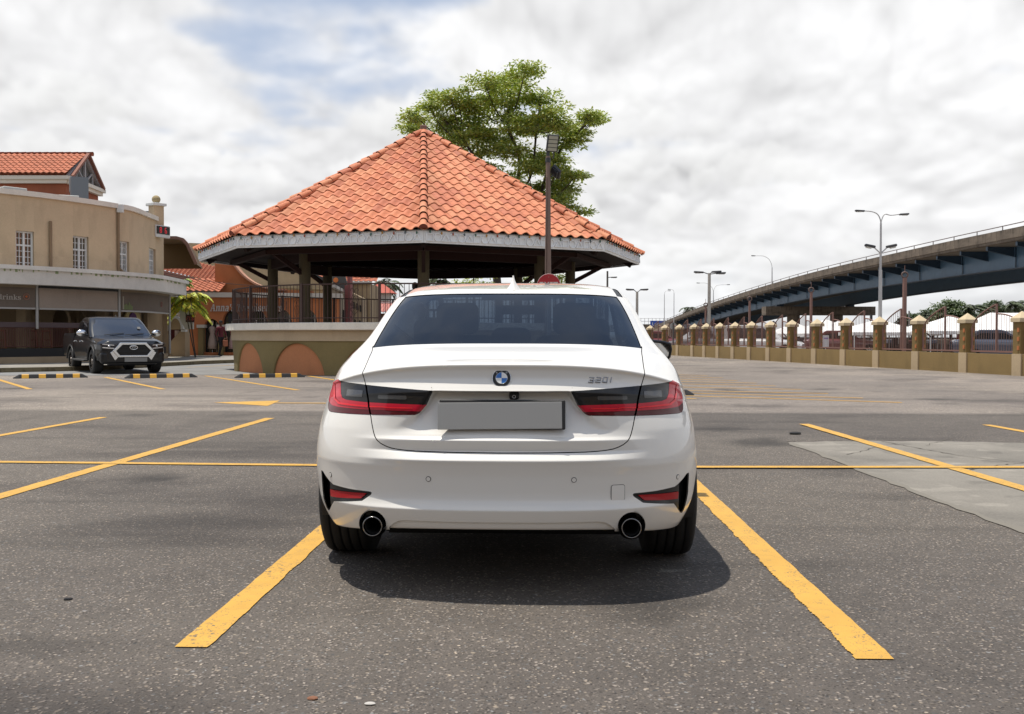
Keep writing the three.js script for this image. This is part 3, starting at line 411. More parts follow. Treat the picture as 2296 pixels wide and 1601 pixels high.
  const hit = (x, y) => { let best = null; for (const T of bins.get(bk(x, y)) ?? []) { const [A, B, C] = T.map((v) => v.p), den = (B.y - C.y) * (A.x - C.x) + (C.x - B.x) * (A.y - C.y), u = ((B.y - C.y) * (x - C.x) + (C.x - B.x) * (y - C.y)) / den, v = ((C.y - A.y) * (x - C.x) + (A.x - C.x) * (y - C.y)) / den; if (u < -1e-6 || v < -1e-6 || u + v > 1 + 1e-6) continue; const z = u * A.z + v * B.z + (1 - u - v) * C.z; if (!best || z > best.z) best = { z, n: T[0].n.clone().multiplyScalar(u).addScaledVector(T[1].n, v).addScaledVector(T[2].n, 1 - u - v).normalize() }; } return best ?? { z: -0.1, n: V3(0, 0, 1) }; };
  const zAt = (x, y) => hit(x, y).z, nAt = (x, y) => hit(x, y).n;
  function stick(g, x, y, lift = 0) { const n = nAt(x, y); g.applyQuaternion(new THREE.Quaternion().setFromUnitVectors(V3(0, 0, 1), n)); return g.translate(x + n.x * lift, y + n.y * lift, zAt(x, y) + n.z * lift); }
  const disc = (r, t, seg = 40) => new THREE.CylinderGeometry(r, r, t, seg).rotateX(Math.PI / 2);
  // round badge: black ring with letters, blue and white quarters
  {
    const bx = 0, by = 0.925, b = mesh('emblem', stick(new THREE.LatheGeometry([[0.0, 0.0045], [0.037, 0.004], [0.0385, 0.003], [0.0385, -0.006]].map(([x, y]) => new THREE.Vector2(x, y)), 48).rotateX(Math.PI / 2), bx, by, 0.004), blackGloss, car);
    mesh('chrome_ring', stick(new THREE.TorusGeometry(0.0388, 0.0014, 8, 64), bx, by, 0.0065), chrome, b);
    mesh('inner_ring', stick(new THREE.TorusGeometry(0.0242, 0.0008, 6, 48), bx, by, 0.0090), chrome, b);
    const wq = mat([0.80, 0.80, 0.78], 0.35), bq = mat([0.02, 0.15, 0.48], 0.35);
    for (let k = 0; k < 4; k++) mesh(k % 2 ? 'blue_quarter' : 'white_quarter', stick(new THREE.CircleGeometry(0.0238, 16, k * Math.PI / 2, Math.PI / 2), bx, by, 0.0092), k % 2 ? bq : wq, b);
    [['B', 0.72], ['M', 0], ['W', -0.72]].forEach(([ch, a]) => { const g = text(ch, 0.0066, 0.0005); g.rotateZ(a); g.translate(-Math.sin(a) * 0.0312, Math.cos(a) * 0.0312, 0); mesh('letter', stick(g, bx, by, 0.0084), mat([0.42, 0.42, 0.42], 0.4), b); });
  }
  { // model lettering
    const strokes = [ // each glyph as bars in a 0.9 x 1 cell
      [[0, 1, 0.85, 1], [0.85, 1, 0.85, 0], [0.2, 0.5, 0.85, 0.5], [0, 0, 0.85, 0]], [[0, 1, 0.85, 1], [0.85, 1, 0.85, 0.5], [0.85, 0.5, 0, 0.5], [0, 0.5, 0, 0], [0, 0, 0.85, 0]], [[0, 1, 0.85, 1], [0.85, 1, 0.85, 0], [0.85, 0, 0, 0], [0, 0, 0, 1]], [[0.2, 0.68, 0.2, 0], [0.2, 1.0, 0.2, 0.92]]];
    const cw = 0.0255, hh = 0.0215, x0 = 0.365, y0 = 0.908;
    strokes.forEach((gl, k) => { const parts = gl.map(([a, b, c, d]) => { const A = V3(a * cw * 0.86 + b * hh * 0.28, b * hh, 0), B = V3(c * cw * 0.86 + d * hh * 0.28, d * hh, 0), L = A.distanceTo(B); const g = new RoundedBoxGeometry(L + 0.0046, 0.0046, 0.005, 2, 0.0018); g.rotateZ(Math.atan2(B.y - A.y, B.x - A.x)); return g.translate((A.x + B.x) / 2, (A.y + B.y) / 2, 0); }); mesh('letter', stick(merge(parts), x0 + k * 0.0298, y0, 0.003), mat([0.30, 0.30, 0.31], 0.2, { metalness: 1 }), car); });
  }
  // number plate: black carrier and a blank grey plate
  { const py = 0.776, tilt = -0.16, z = zAt(0, 0.705) + 0.012; const carrier = mesh('plate_carrier', rbox(0.525, 0.124, 0.014, 0.006, 0, 0, 0).rotateX(tilt).translate(0.004, py, z - 0.012), blackPlastic, car); mesh('number_plate', rbox(0.517, 0.112, 0.004, 0.0015).rotateZ(0.012).rotateX(tilt).translate(-0.006, py - 0.004, z - 0.003), mat([0.31, 0.31, 0.305], 0.6), car); }
  { // reversing camera and boot handle pocket
    const c = mesh('reversing_camera', rbox(0.042, 0.030, 0.03, 0.008, 0.052, 0.852, zAt(0.052, 0.845) + 0.004), blackPlastic, car);
    mesh('camera_lens', new THREE.TorusGeometry(0.0062, 0.0016, 8, 24).translate(0.052, 0.848, zAt(0.052, 0.845) + 0.0205), chrome, c); }
  for (const [x, y] of [[-0.80, 0.476], [-0.302, 0.497], [0.302, 0.497], [0.80, 0.476]].map(([x, y]) => [Math.abs(x) > 0.7 ? Math.sign(x) * 0.762 : x, Math.abs(x) > 0.7 ? 0.490 : 0.508])) {
    const s = mesh('parking_sensor', stick(disc(0.0112, 0.002), x, y, 0.0004), darkGap, car); mesh('sensor_face', stick(disc(0.0090, 0.003), x, y, 0.0008), paintWhite, s); }
  { // towing-eye cover
    const rr2 = (w, h, r) => { const s = new THREE.Shape(); s.moveTo(-w + r, -h); s.lineTo(w - r, -h); s.absarc(w - r, -h + r, r, -Math.PI / 2, 0); s.lineTo(w, h - r); s.absarc(w - r, h - r, r, 0, Math.PI / 2); s.lineTo(-w + r, h); s.absarc(-w + r, h - r, r, Math.PI / 2, Math.PI); s.lineTo(-w, -h + r); s.absarc(-w + r, -h + r, r, Math.PI, Math.PI * 1.5); return new THREE.ExtrudeGeometry(s, { depth: 0.002, bevelEnabled: false, curveSegments: 8 }); };
    const c = mesh('tow_cover_gap', stick(rr2(0.0315, 0.0345, 0.010), 0.487, 0.448, 0.0002), darkGap, car); mesh('tow_cover', stick(rr2(0.0297, 0.0327, 0.009), 0.487, 0.448, 0.0012), paintWhite, c); }
  // exhausts
  for (const sg of [-1, 1]) {
    const x = sg * 0.545, e = mesh('exhaust_pipe', new THREE.LatheGeometry([[0.034, -0.30], [0.034, -0.02], [0.037, 0.0], [0.0405, 0.001], [0.0425, -0.003], [0.0425, -0.30]].map(([a, b]) => new THREE.Vector2(a, b)), 40).rotateX(Math.PI / 2).translate(x, 0.299, -0.085), mat([0.30, 0.29, 0.28], 0.22, { metalness: 1 }), car);
    mesh('pipe_bore', new THREE.CylinderGeometry(0.0335, 0.0335, 0.22, 32, 1, true).rotateX(Math.PI / 2).translate(x, 0.299, -0.21), darkGap, e); mesh('pipe_end', new THREE.CircleGeometry(0.034, 24).translate(x, 0.299, -0.26), darkGap, e);
    mesh('exhaust_surround', new THREE.CylinderGeometry(0.060, 0.052, 0.10, 40, 1, true, 0, Math.PI * 2).rotateX(Math.PI / 2).translate(x, 0.308, -0.155), blackPlastic, car);
  }
  // rear window and the cabin seen through it
  const tint = pmat([0.10, 0.125, 0.155], 0.02, { transmission: 1, thickness: 0, ior: 1.52, specularIntensity: 1, clearcoat: 1, clearcoatRoughness: 0.0 });
  const rw = mesh('rear_window', surfGeo(clip(upper, inGlass), { off: -0.003 }), tint, car);
  const frit = (v) => { const a = glassEdge(v.p.y) - Math.abs(v.p.x), b = (v.r - rGlass0) , c = rGlass1 - v.r; return Math.max(0.045 - a, 0.6 - b * 0.3, 1.2 - c * 0.4) ; };
  mesh('window_border', surfGeo(clip(upper, inGlass, frit), { off: -0.006 }), mat([0.01, 0.01, 0.011], 0.5), rw);
  mesh('brake_light', box(0.30, 0.022, 0.03, 0.0, 1.302, -1.165), mat([0.12, 0.16, 0.2], 0.4), rw);
  mesh('windscreen', surfGeo(clip(upper, inWind), { off: -0.003 }), pmat([0.55, 0.60, 0.62], 0.02, { transmission: 1, thickness: 0, ior: 1.5 }), car);
  const cloth = mat([0.018, 0.018, 0.020], 0.8), liner = mat([0.10, 0.10, 0.10], 0.9);
  const cab = mesh('rear_bench', [rbox(1.24, 0.50, 0.16, 0.06, 0, 0.80, -1.35).rotateX(0), rbox(1.2, 0.2, 0.5, 0.06, 0, 0.48, -1.65)], cloth, car);
  mesh('parcel_shelf', box(1.24, 0.02, 0.62, 0, 0.985, -0.98), mat([0.02, 0.02, 0.022], 0.9), car);
  for (const x of [-0.40, 0, 0.40]) mesh('rear_headrest', rbox(x ? 0.27 : 0.22, x ? 0.17 : 0.13, 0.10, 0.05, x, x ? 1.115 : 1.085, -1.36, 3), cloth, car);
  for (const x of [-0.37, 0.37]) { mesh('front_seat', [rbox(0.50, 0.66, 0.16, 0.07, x, 0.78, -2.25, 3), rbox(0.27, 0.20, 0.10, 0.05, x, 1.215, -2.27, 3), rbox(0.5, 0.16, 0.5, 0.06, x, 0.46, -2.5)], cloth, car); }
  mesh('dashboard', rbox(1.3, 0.32, 0.5, 0.1, 0, 0.86, -3.25), cloth, car);
  mesh('inner_mirror', rbox(0.24, 0.065, 0.03, 0.012, 0, 1.29, -2.98), cloth, car);
  // side skins, forward of the corners
  {
    const top = curve1([[0.86, 0.79], [0.90, 0.842], [0.94, 0.892], [1.0, 0.950], [1.02, 0.97], [1.12, 1.04], [1.29, 1.125], [1.47, 1.22], [1.62, 1.274], [1.75, 1.307], [1.9, 1.337], [2.1, 1.36], [2.35, 1.374], [2.6, 1.377], [2.78, 1.36], [2.88, 1.325], [3.1, 1.145], [3.36, 0.96], [3.45, 0.94], [3.8, 0.89], [4.0, 0.80], [4.1, 0.71]]);
    const P2 = [], t2 = [], nzc = 130, nh = 70;
    for (let sgn of [-1, 1]) { const base = P2.length; for (let i = 0; i <= nzc; i++) { const z = 0.86 + (4.1 - 0.86) * i / nzc, T = top(z); for (let j = 0; j <= nh; j++) { const h = 0.20 + (T - 0.20) * j / nh; let x = half(h); if (z > 3.2) x -= 0.03 * sstep(3.2, 4.1, z); const sk = h < 0.3 ? 0 : 0.012 * Math.exp(-Math.pow((h - 0.52) / 0.08, 2)) * sstep(1.4, 1.7, z) * (1 - sstep(3.0, 3.3, z)); P2.push({ p: V3(sgn * (x - sk), h, -z), n: V3(sgn, 0.08, 0).normalize(), s: 0, r: 0 }); } }
      for (let i = 0; i < nzc; i++) for (let j = 0; j < nh; j++) { const a = base + i * (nh + 1) + j, b = a + 1, c = a + nh + 1, d = c + 1; if (sgn > 0) t2.push(a, c, b, b, c, d); else t2.push(a, b, c, c, b, d); } }
    { const e1 = V3(), e2 = V3(), f = V3(); P2.forEach((v) => v.n.set(0, 0, 0)); for (let i = 0; i < t2.length; i += 3) { const A = P2[t2[i]], B = P2[t2[i + 1]], C = P2[t2[i + 2]]; f.crossVectors(e1.subVectors(B.p, A.p), e2.subVectors(C.p, A.p)); A.n.add(f); B.n.add(f); C.n.add(f); } P2.forEach((v) => { v.n.normalize(); if (v.n.x * v.p.x < 0) v.n.negate(); }); }
    const S = { P: P2, tris: t2 };
    const dlo = [[1.28, 1.03], [1.55, 1.20], [1.75, 1.265], [2.1, 1.315], [2.5, 1.325], [2.8, 1.29], [3.0, 1.13], [3.16, 1.0], [2.6, 0.975], [1.9, 0.985]];
    const inDLO = (v) => polySD(dlo, -v.p.z, v.p.y), arch2 = (v) => Math.min(Math.hypot(v.p.z + 1.02, v.p.y - 0.335) - 0.365, Math.hypot(v.p.z + 3.87, v.p.y - 0.335) - 0.365);
    mesh('side_panel', surfGeo(clip(S, neg(inDLO), arch2), { skirt: 0.02 }), paintWhite, car);
    for (const sg of [-1, 1]) mesh('side_window', surfGeo(clip(S, inDLO, (v) => sg * v.p.x), { off: -0.004 }), tint, car);
    for (const zc of [1.62, 2.42, 3.28]) for (const sg of [-1, 1]) { const P3 = [], I3 = []; for (let k = 0; k <= 30; k++) { const h = lerp(0.27, 0.955, k / 30), z = zc + 0.12 * (h - 0.6), x = half(h) - 0.012 * Math.exp(-Math.pow((h - 0.52) / 0.08, 2)) * sstep(1.4, 1.7, z) + 0.001; P3.push(sg * x, h, -z - 0.003, sg * x, h, -z + 0.003); if (k) I3.push(k * 2 - 2, k * 2 - 1, k * 2, k * 2, k * 2 - 1, k * 2 + 1); } mesh('door_seam', bufGeo(P3, I3), darkGap, car); }
    // arch lips, wheel wells, underside
    for (const zc of [1.02, 3.87]) for (const sg of [-1, 1]) mesh('wheel_well', new THREE.CylinderGeometry(0.372, 0.372, 0.30, 36, 1, true, Math.PI * 0.5 - 0.25, Math.PI + 0.5).rotateZ(Math.PI / 2).rotateX(-Math.PI / 2 + Math.PI).translate(sg * 0.735, 0.335, -zc), blackPlastic, car);
    mesh('underbody', [box(1.28, 0.02, 3.9, 0, 0.325, -2.35), box(1.0, 0.02, 0.5, 0, 0.33, -0.42), box(0.92, 0.03, 0.55, 0, 0.30, -0.46), box(1.14, 0.04, 3.6, 0, 0.20, -2.4), box(1.14, 0.6, 0.02, 0, 0.45, -0.72), box(1.66, 0.03, 2.0, 0, 0.215, -2.45)], darkGap, car);
  }
  // wheels
  for (const zc of [1.02, 3.87]) for (const sg of [-1, 1]) {
    const w = new THREE.Group(); w.name = 'wheel'; w.position.set(sg * 0.795, 0.333, -zc); car.add(w);
    const prof = [[0.225, -0.105], [0.25, -0.118], [0.30, -0.121], [0.322, -0.112], [0.331, -0.095], [0.333, -0.072], [0.325, -0.070], [0.325, -0.062], [0.333, -0.060], [0.3335, -0.026], [0.325, -0.024], [0.325, -0.016], [0.3335, -0.014], [0.3335, 0.014], [0.325, 0.016], [0.325, 0.024], [0.3335, 0.026], [0.333, 0.060], [0.325, 0.062], [0.325, 0.070], [0.333, 0.072], [0.331, 0.095], [0.322, 0.112], [0.30, 0.121], [0.25, 0.118], [0.225, 0.105]];
    const ty = new THREE.LatheGeometry(prof.map(([a, b]) => new THREE.Vector2(a, b)), 64).rotateZ(Math.PI / 2);
    mesh('tyre', ty, rubberTyre, w);
    const spokes = [cyl(0.225, 0.225, 0.16, 0, -0.08, 0, 40, true), cyl(0.06, 0.05, 0.04, 0, 0.03, 0, 20)]; for (let k = 0; k < 10; k++) spokes.push(box(0.17, 0.022, 0.028, 0.135, 0.05, 0).rotateY(k * Math.PI / 5));
    mesh('rim', merge(spokes).rotateZ(-sg * Math.PI / 2), mat([0.32, 0.32, 0.33], 0.3, { metalness: 1 }), w);
  }
  // door mirrors
  for (const sg of [-1, 1]) {
    const sh = (k, dz) => { const pts = [[0.0, -0.005], [0.06, -0.03], [0.12, -0.045], [0.165, -0.035], [0.195, 0.0], [0.205, 0.05], [0.198, 0.085], [0.15, 0.098], [0.05, 0.108], [0.0, 0.104]]; return pts.map(([a, b]) => [sg * (a * k + 0.1 * (1 - k)), (b - 0.04) * k + 0.04]); };
    const m = mesh('door_mirror', extr(sh(1, 0), 0.07, [], 0.012).translate(sg * 0.848, 0.965, -2.90), blackGloss, car);
    mesh('mirror_glass', new THREE.ShapeGeometry(shape(sh(0.86, 0))).rotateY(sg * -0.12).translate(sg * 0.852, 0.965, -2.805), mat([0.62, 0.64, 0.66], 0.03, { metalness: 1 }), m);
    mesh('mirror_cap', extr(sh(0.98, 0), 0.05, [], 0.016).translate(sg * 0.848, 0.962, -2.975), paintWhite, m);
    mesh('mirror_foot', rbox(0.11, 0.035, 0.07, 0.012, sg * 0.84, 0.945, -2.90), chrome, m);
  }
  { // fin aerial
    const N = 10, M = 20, P = [], I = []; for (let j = 0; j <= N; j++) { const t = j / N, w = 0.044 * Math.pow(1 - t, 1.9) + 0.004, y = 0.082 * t, l0 = 0.085 * Math.pow(1 - t, 1.2) + 0.004, zc = -0.012 - 0.03 * (1 - t); for (let i = 0; i <= M; i++) { const a = i / M * Math.PI * 2; P.push(Math.cos(a) * w, y, zc + Math.sin(a) * l0); if (i && j) { const o = j * (M + 1) + i; I.push(o - M - 2, o - 1, o - M - 1, o - M - 1, o - 1, o); } } }
    const g = new THREE.BufferGeometry(); g.setAttribute('position', new THREE.Float32BufferAttribute(P, 3)); g.setIndex(I); g.computeVertexNormals(); mesh('fin_aerial', g.translate(0.012, 1.348, -1.30), paintWhite, car); }
}

// ---------------------------------------------------------------- gazebo
function clipGeo(g, f) { // keep the part of a mesh where f(x,y,z) > 0
  const P = g.attributes.position, src = g.index ? g.index.array : [...Array(P.count).keys()], V = []; for (let i = 0; i < P.count; i++) V.push({ p: V3().fromBufferAttribute(P, i), n: V3(0, 1, 0), s: 0, r: 0 });
  const S = clipTris(Array.from(src), V, (v) => f(v.p.x, v.p.y, v.p.z)); if (!S.tris.length) return null; const q = surfGeo(S); q.computeVertexNormals(); return q;
}
const GZ = (() => { const p = at(949.5, 755, 34); return V3(p.x, 0, p.z); })();
const tileCols = [[0.61, 0.215, 0.108], [0.63, 0.23, 0.116], [0.58, 0.195, 0.098], [0.62, 0.24, 0.124], [0.53, 0.175, 0.09], [0.65, 0.265, 0.138], [0.60, 0.208, 0.105], [0.50, 0.165, 0.09]];
const clayTex = dataTex(256, (u, v, i, j) => { const k = 0.90 + (fbm(u * 8, v * 8, 4, 8) - 0.5) * 0.34 + (hash2(i, j) - 0.5) * 0.08 - 0.18 * sstep(0.62, 0.74, fbm(u * 14 + 3, v * 14, 4, 14)); return [k, k * 0.99, k * 0.97]; });
const tileMats = tileCols.map((c) => mat(c, 0.75, { map: clayTex }));
const tileOdd = mat([0.64, 0.265, 0.145], 0.8, { map: clayTex });
function tileGeo(w, len, hump = 0.055, lip = 0.02, seg = 10) { // one S tile: u across (x), v up the slope (z negative is up the slope), y out of the roof
  const prof = []; for (let i = 0; i <= seg; i++) { const u = i / seg, y = u < 0.64 ? hump * Math.sin(Math.PI * u / 0.64) : -hump * 0.30 * Math.sin(Math.PI * (u - 0.64) / 0.36); prof.push([(u - 0.32) * w * 1.04, y]); }
  const P = [], U = [], I = []; const n = seg + 1;
  prof.forEach(([x, y]) => { P.push(x, y + 0.040, 0.02); U.push(x * 2, 0); }); prof.forEach(([x, y]) => { P.push(x, y + 0.010, -len); U.push(x * 2, 1); }); prof.forEach(([x, y]) => { P.push(x, y + 0.040 - lip, 0.02); U.push(x * 2, 0.1); });
  for (let i = 0; i < seg; i++) { I.push(i, i + 1, n + i, n + i, i + 1, n + i + 1); }
  const g1 = bufGeo(P.slice(0, n * 6), I, U.slice(0, n * 4)); const P2 = [...P.slice(0, n * 3), ...P.slice(n * 6)], I2 = []; for (let i = 0; i < seg; i++) I2.push(i, n + i, i + 1, i + 1, n + i, n + i + 1); const g2 = bufGeo(P2, I2, [...U.slice(0, n * 2), ...U.slice(n * 4)]); return mergeGeometries([g1, g2]);
}
{
  const Re = 6.63, Hs = 3.60, Ha = 7.20, toCam = Math.atan2(-GZ.x, -GZ.z);
  const gaz = thing('gazebo', 'large octagonal gazebo with orange tiled roof on a raised round base', 'gazebo', [GZ.x, -0.147, GZ.z], toCam); gaz.scale.setScalar(1.133); // local +z points to the camera
  const apo = Re * Math.cos(Math.PI / 8), sideL = 2 * Re * Math.sin(Math.PI / 8), rise = Ha - Hs, slope = Math.hypot(apo, rise), pitch = Math.atan2(rise, apo);
  const roof = new THREE.Group(); roof.name = 'roof'; gaz.add(roof);
  const NT = 16, tw = sideL / NT, NR = 19, ex = slope / NR, base = tileGeo(tw, ex + 0.07);
  const rest = [], list = [];
  for (let f = 0; f < 8; f++) {
    const ang = (f + 0.5) * Math.PI / 4; // facet normals at 22.5, 67.5 ... from the near corner
    const M = new THREE.Matrix4().makeRotationY(ang).multiply(new THREE.Matrix4().makeTranslation(0, Hs, apo)).multiply(new THREE.Matrix4().makeRotationX(pitch));
    for (let r = 0; r < NR; r++) for (let c = -1; c <= NT; c++) {
      const u = (c + 0.5 - NT / 2) * tw, v = r * ex, lim = (vv) => sideL / 2 * (1 - vv / slope);
      if (Math.abs(u) - tw * 0.7 > lim(v)) continue;
      let g = base, own = false; const needs = Math.abs(u) + tw * 0.75 > lim(v + ex + 0.1);
      if (needs) { const q = clipGeo(base, (x, y, z) => lim(v - z) - Math.abs(u + x) + 0.01); if (!q) continue; g = q; own = true; }
      const T = M.clone().multiply(new THREE.Matrix4().makeTranslation(u, 0, -v)); const jig = new THREE.Matrix4().makeRotationY(rr(-0.012, 0.012)); T.multiply(jig).multiply(new THREE.Matrix4().makeTranslation(0, rr(-0.004, 0.004), rr(-0.008, 0.008)));
      if (f === 0 || f === 7) list.push({ g, T, area: own ? g.index ? g.index.count : g.attributes.position.count : 999, r, f }); else rest.push(g.index ? g.toNonIndexed().applyMatrix4(T) : g.clone().applyMatrix4(T));
    }
  }
  list.sort((a, b) => b.area - a.area || a.r - b.r);
  const pick = () => { const k = rnd(); return k < 0.02 ? tileOdd : tileMats[Math.floor(rnd() * tileMats.length)]; };
  list.forEach((t, i) => { if (i < 298) { const m = mesh('roof_tile', t.g, pick(), roof); m.applyMatrix4(t.T); } else rest.push((t.g.index ? t.g.toNonIndexed() : t.g.clone()).applyMatrix4(t.T)); });
  const st = mesh('roof_tiles', mergeGeometries(rest.map(plain)), tileMats[0], roof); st.userData.kind = 'stuff';
  // hip caps
  const capG = (() => { const L = 0.43, g1 = new THREE.CylinderGeometry(0.085, 0.105, L, 12, 1, true, -Math.PI * 0.58, Math.PI * 1.16), g2 = new THREE.CylinderGeometry(0.085, 0.090, L * 0.02, 12, 1, true, -Math.PI * 0.58, Math.PI * 1.16); const e = new THREE.RingGeometry(0.083, 0.106, 12, 1, Math.PI * -0.08, Math.PI * 1.16).rotateX(Math.PI / 2).rotateY(0); g1.rotateX(-Math.PI / 2); e.rotateX(-Math.PI / 2); return plain(g1); })();
  const capEnd = new THREE.CircleGeometry(0.10, 14, 0, Math.PI).translate(0, 0, 0);
  const hipL = Math.hypot(Re, rise), hipP = Math.atan2(rise, Re), NCp = 19;
  for (let k = 0; k < 8; k++) for (let i = 0; i < NCp; i++) {
    const M = new THREE.Matrix4().makeRotationY(k * Math.PI / 4).multiply(new THREE.Matrix4().makeTranslation(0, Hs, Re)).multiply(new THREE.Matrix4().makeRotationX(hipP)).multiply(new THREE.Matrix4().makeTranslation(rr(-0.006, 0.006), 0.045 + rr(-0.004, 0.006), -(i + 0.42) * hipL / NCp)).multiply(new THREE.Matrix4().makeRotationX(-0.045));
    const m = mesh('hip_tile', capG, pick(), roof); m.applyMatrix4(M);
    if (i === 0) { const e = mesh('hip_end', capEnd, mat([0.20, 0.055, 0.035], 0.9), roof); e.applyMatrix4(M.clone().multiply(new THREE.Matrix4().makeTranslation(0, 0, 0.205))); }
  }
  mesh('finial', [rbox(0.2, 0.18, 0.2, 0.03, 0, Ha + 0.12, 0)], mat([0.20, 0.12, 0.10], 0.9), roof);
  // underside: sheathing, rafters, ring beams
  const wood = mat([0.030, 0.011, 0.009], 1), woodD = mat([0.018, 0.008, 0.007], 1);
  const oct = (R, y) => [...Array(8).keys()].map((k) => V3(Math.sin(k * Math.PI / 4) * R, y, Math.cos(k * Math.PI / 4) * R));
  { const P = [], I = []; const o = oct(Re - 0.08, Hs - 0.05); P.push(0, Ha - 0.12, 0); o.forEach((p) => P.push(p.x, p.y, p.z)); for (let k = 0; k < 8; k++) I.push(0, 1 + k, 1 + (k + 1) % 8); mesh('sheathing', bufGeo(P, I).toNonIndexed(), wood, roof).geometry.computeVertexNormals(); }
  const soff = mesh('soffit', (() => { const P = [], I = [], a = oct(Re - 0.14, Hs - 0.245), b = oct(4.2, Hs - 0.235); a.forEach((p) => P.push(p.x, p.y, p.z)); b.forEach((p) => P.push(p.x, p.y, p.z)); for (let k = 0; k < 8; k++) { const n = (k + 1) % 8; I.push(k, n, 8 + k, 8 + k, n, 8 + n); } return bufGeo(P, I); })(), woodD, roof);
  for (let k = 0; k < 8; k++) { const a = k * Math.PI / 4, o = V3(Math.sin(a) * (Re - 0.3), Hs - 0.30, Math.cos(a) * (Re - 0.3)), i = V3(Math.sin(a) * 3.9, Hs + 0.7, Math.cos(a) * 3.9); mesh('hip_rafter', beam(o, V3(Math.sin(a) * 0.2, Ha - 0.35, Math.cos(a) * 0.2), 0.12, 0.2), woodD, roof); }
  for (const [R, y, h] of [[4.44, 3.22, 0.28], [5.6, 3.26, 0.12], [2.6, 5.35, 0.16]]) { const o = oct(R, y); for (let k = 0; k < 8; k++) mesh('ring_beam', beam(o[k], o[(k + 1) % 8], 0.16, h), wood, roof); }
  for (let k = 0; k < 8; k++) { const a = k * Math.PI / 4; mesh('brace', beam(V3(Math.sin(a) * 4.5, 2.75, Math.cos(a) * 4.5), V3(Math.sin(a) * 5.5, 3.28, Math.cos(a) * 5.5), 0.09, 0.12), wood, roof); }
  // fascia with its row of raised squares, discs and triangles
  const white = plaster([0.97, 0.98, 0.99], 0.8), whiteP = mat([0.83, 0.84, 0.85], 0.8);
  const Rf = 6.55, fl = 2 * Rf * Math.sin(Math.PI / 8), fa = Rf * Math.cos(Math.PI / 8);
  const sq = extr([[-0.09, -0.09], [0.09, -0.09], [0.09, 0.09], [-0.09, 0.09]], 0.035, [[[-0.075, -0.075], [-0.075, 0.075], [0.075, 0.075], [0.075, -0.075]]]);
  const di = (() => { const s = new THREE.Shape(); s.absarc(0, 0, 0.1, 0, Math.PI * 2); const h = new THREE.Path(); h.absarc(0, 0, 0.084, 0, Math.PI * 2, true); s.holes.push(h); return new THREE.ExtrudeGeometry(s, { depth: 0.035, bevelEnabled: false, curveSegments: 20 }); })();
  const tr = extr([[-0.11, -0.09], [0.11, -0.09], [0, 0.1]], 0.035, [[[-0.078, -0.074], [0, 0.066], [0.078, -0.074]]]);
  for (let f = 0; f < 8; f++) {
    const fb = new THREE.Group(); fb.name = 'fascia'; fb.rotation.y = (f + 0.5) * Math.PI / 4; roof.add(fb);
    mesh('fascia_board', boxUV(box(fl, 0.31, 0.04, 0, 3.455, fa)), white, fb);
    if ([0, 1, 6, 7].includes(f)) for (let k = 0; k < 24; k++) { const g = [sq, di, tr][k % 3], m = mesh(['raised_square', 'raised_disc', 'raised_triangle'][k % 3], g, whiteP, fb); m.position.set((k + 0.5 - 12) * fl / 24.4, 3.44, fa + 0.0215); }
  }
  // columns and floor
  const olive = plaster([0.12, 0.095, 0.055], 0.9), Rc = 4.44;
  for (let k = 0; k < 8; k++) { const a = k * Math.PI / 4; mesh('column', [cyl(0.15, 0.15, 2.0, Math.sin(a) * Rc, 1.42, Math.cos(a) * Rc, 24)], olive, gaz); }
  // round base
  const Rb = 5.53, bg = new THREE.Group(); bg.name = 'base'; gaz.add(bg);
  const arcW = 18 * Math.PI / 180, archH = (t) => { const q = Math.abs(t) / (arcW / 2); return q >= 1 ? 0 : 0.92 * Math.pow(1 - q * q, 0.5); };
  { const P = [], I = [], U = []; const N = 720; for (let i = 0; i <= N; i++) { const th = i / N * Math.PI * 2, seg = ((th - 9.75 * Math.PI / 180) / (Math.PI / 8)), t = (seg - Math.round(seg)) * Math.PI / 8, b = archH(t); for (const [R, y] of [[Rb, 0.99], [Rb, b], [Rb - 0.06, b]]) { P.push(Math.sin(th) * R, y, Math.cos(th) * R); U.push(th * Rb, y); } if (i) { const o = i * 3; I.push(o - 3, o - 2, o, o, o - 2, o + 1, o - 2, o - 1, o + 1, o + 1, o - 1, o + 2); } } mesh('base_wall', bufGeo(P, I, U), plaster([0.25, 0.195, 0.083], 0.9), bg); }
  const arcPanel = (t0, t1, R, y0, y1, n = 14) => { const P = [], I = [], U = []; for (let i = 0; i <= n; i++) { const th = lerp(t0, t1, i / n); for (const y of [y0, y1]) { P.push(Math.sin(th) * R, y, Math.cos(th) * R); U.push(th * R, y); } if (i) { const o = i * 2; I.push(o - 2, o, o - 1, o - 1, o, o + 1); } } return bufGeo(P, I, U); };
  const orange = plaster([0.55, 0.23, 0.105], 0.9);
  for (let k = 0; k < 16; k++) { const c = (9.75 * Math.PI / 180) + (k - 8) * Math.PI / 8; mesh('arch_panel', arcPanel(c - arcW / 2 - 0.02, c + arcW / 2 + 0.02, Rb - 0.05, 0, 0.96), orange, bg); }
  const lathe = (pts, m, name) => mesh(name, (() => { const g = new THREE.LatheGeometry(pts.map(([a, b]) => new THREE.Vector2(a, b)), 96); const P = g.attributes.position, U = g.attributes.uv; for (let i = 0; i < P.count; i++) U.setXY(i, Math.atan2(P.getX(i), P.getZ(i)) * 5.8, P.getY(i)); return toCreasedNormals(g, 0.5); })(), m, bg);
  lathe([[Rb + 0.035, 0.985], [Rb + 0.035, 1.255]], plaster([0.52, 0.41, 0.28], 0.9), 'base_band'); lathe([[Rb, 0.985], [Rb + 0.035, 0.985]], plaster([0.27, 0.20, 0.125], 0.9), 'band_underside');
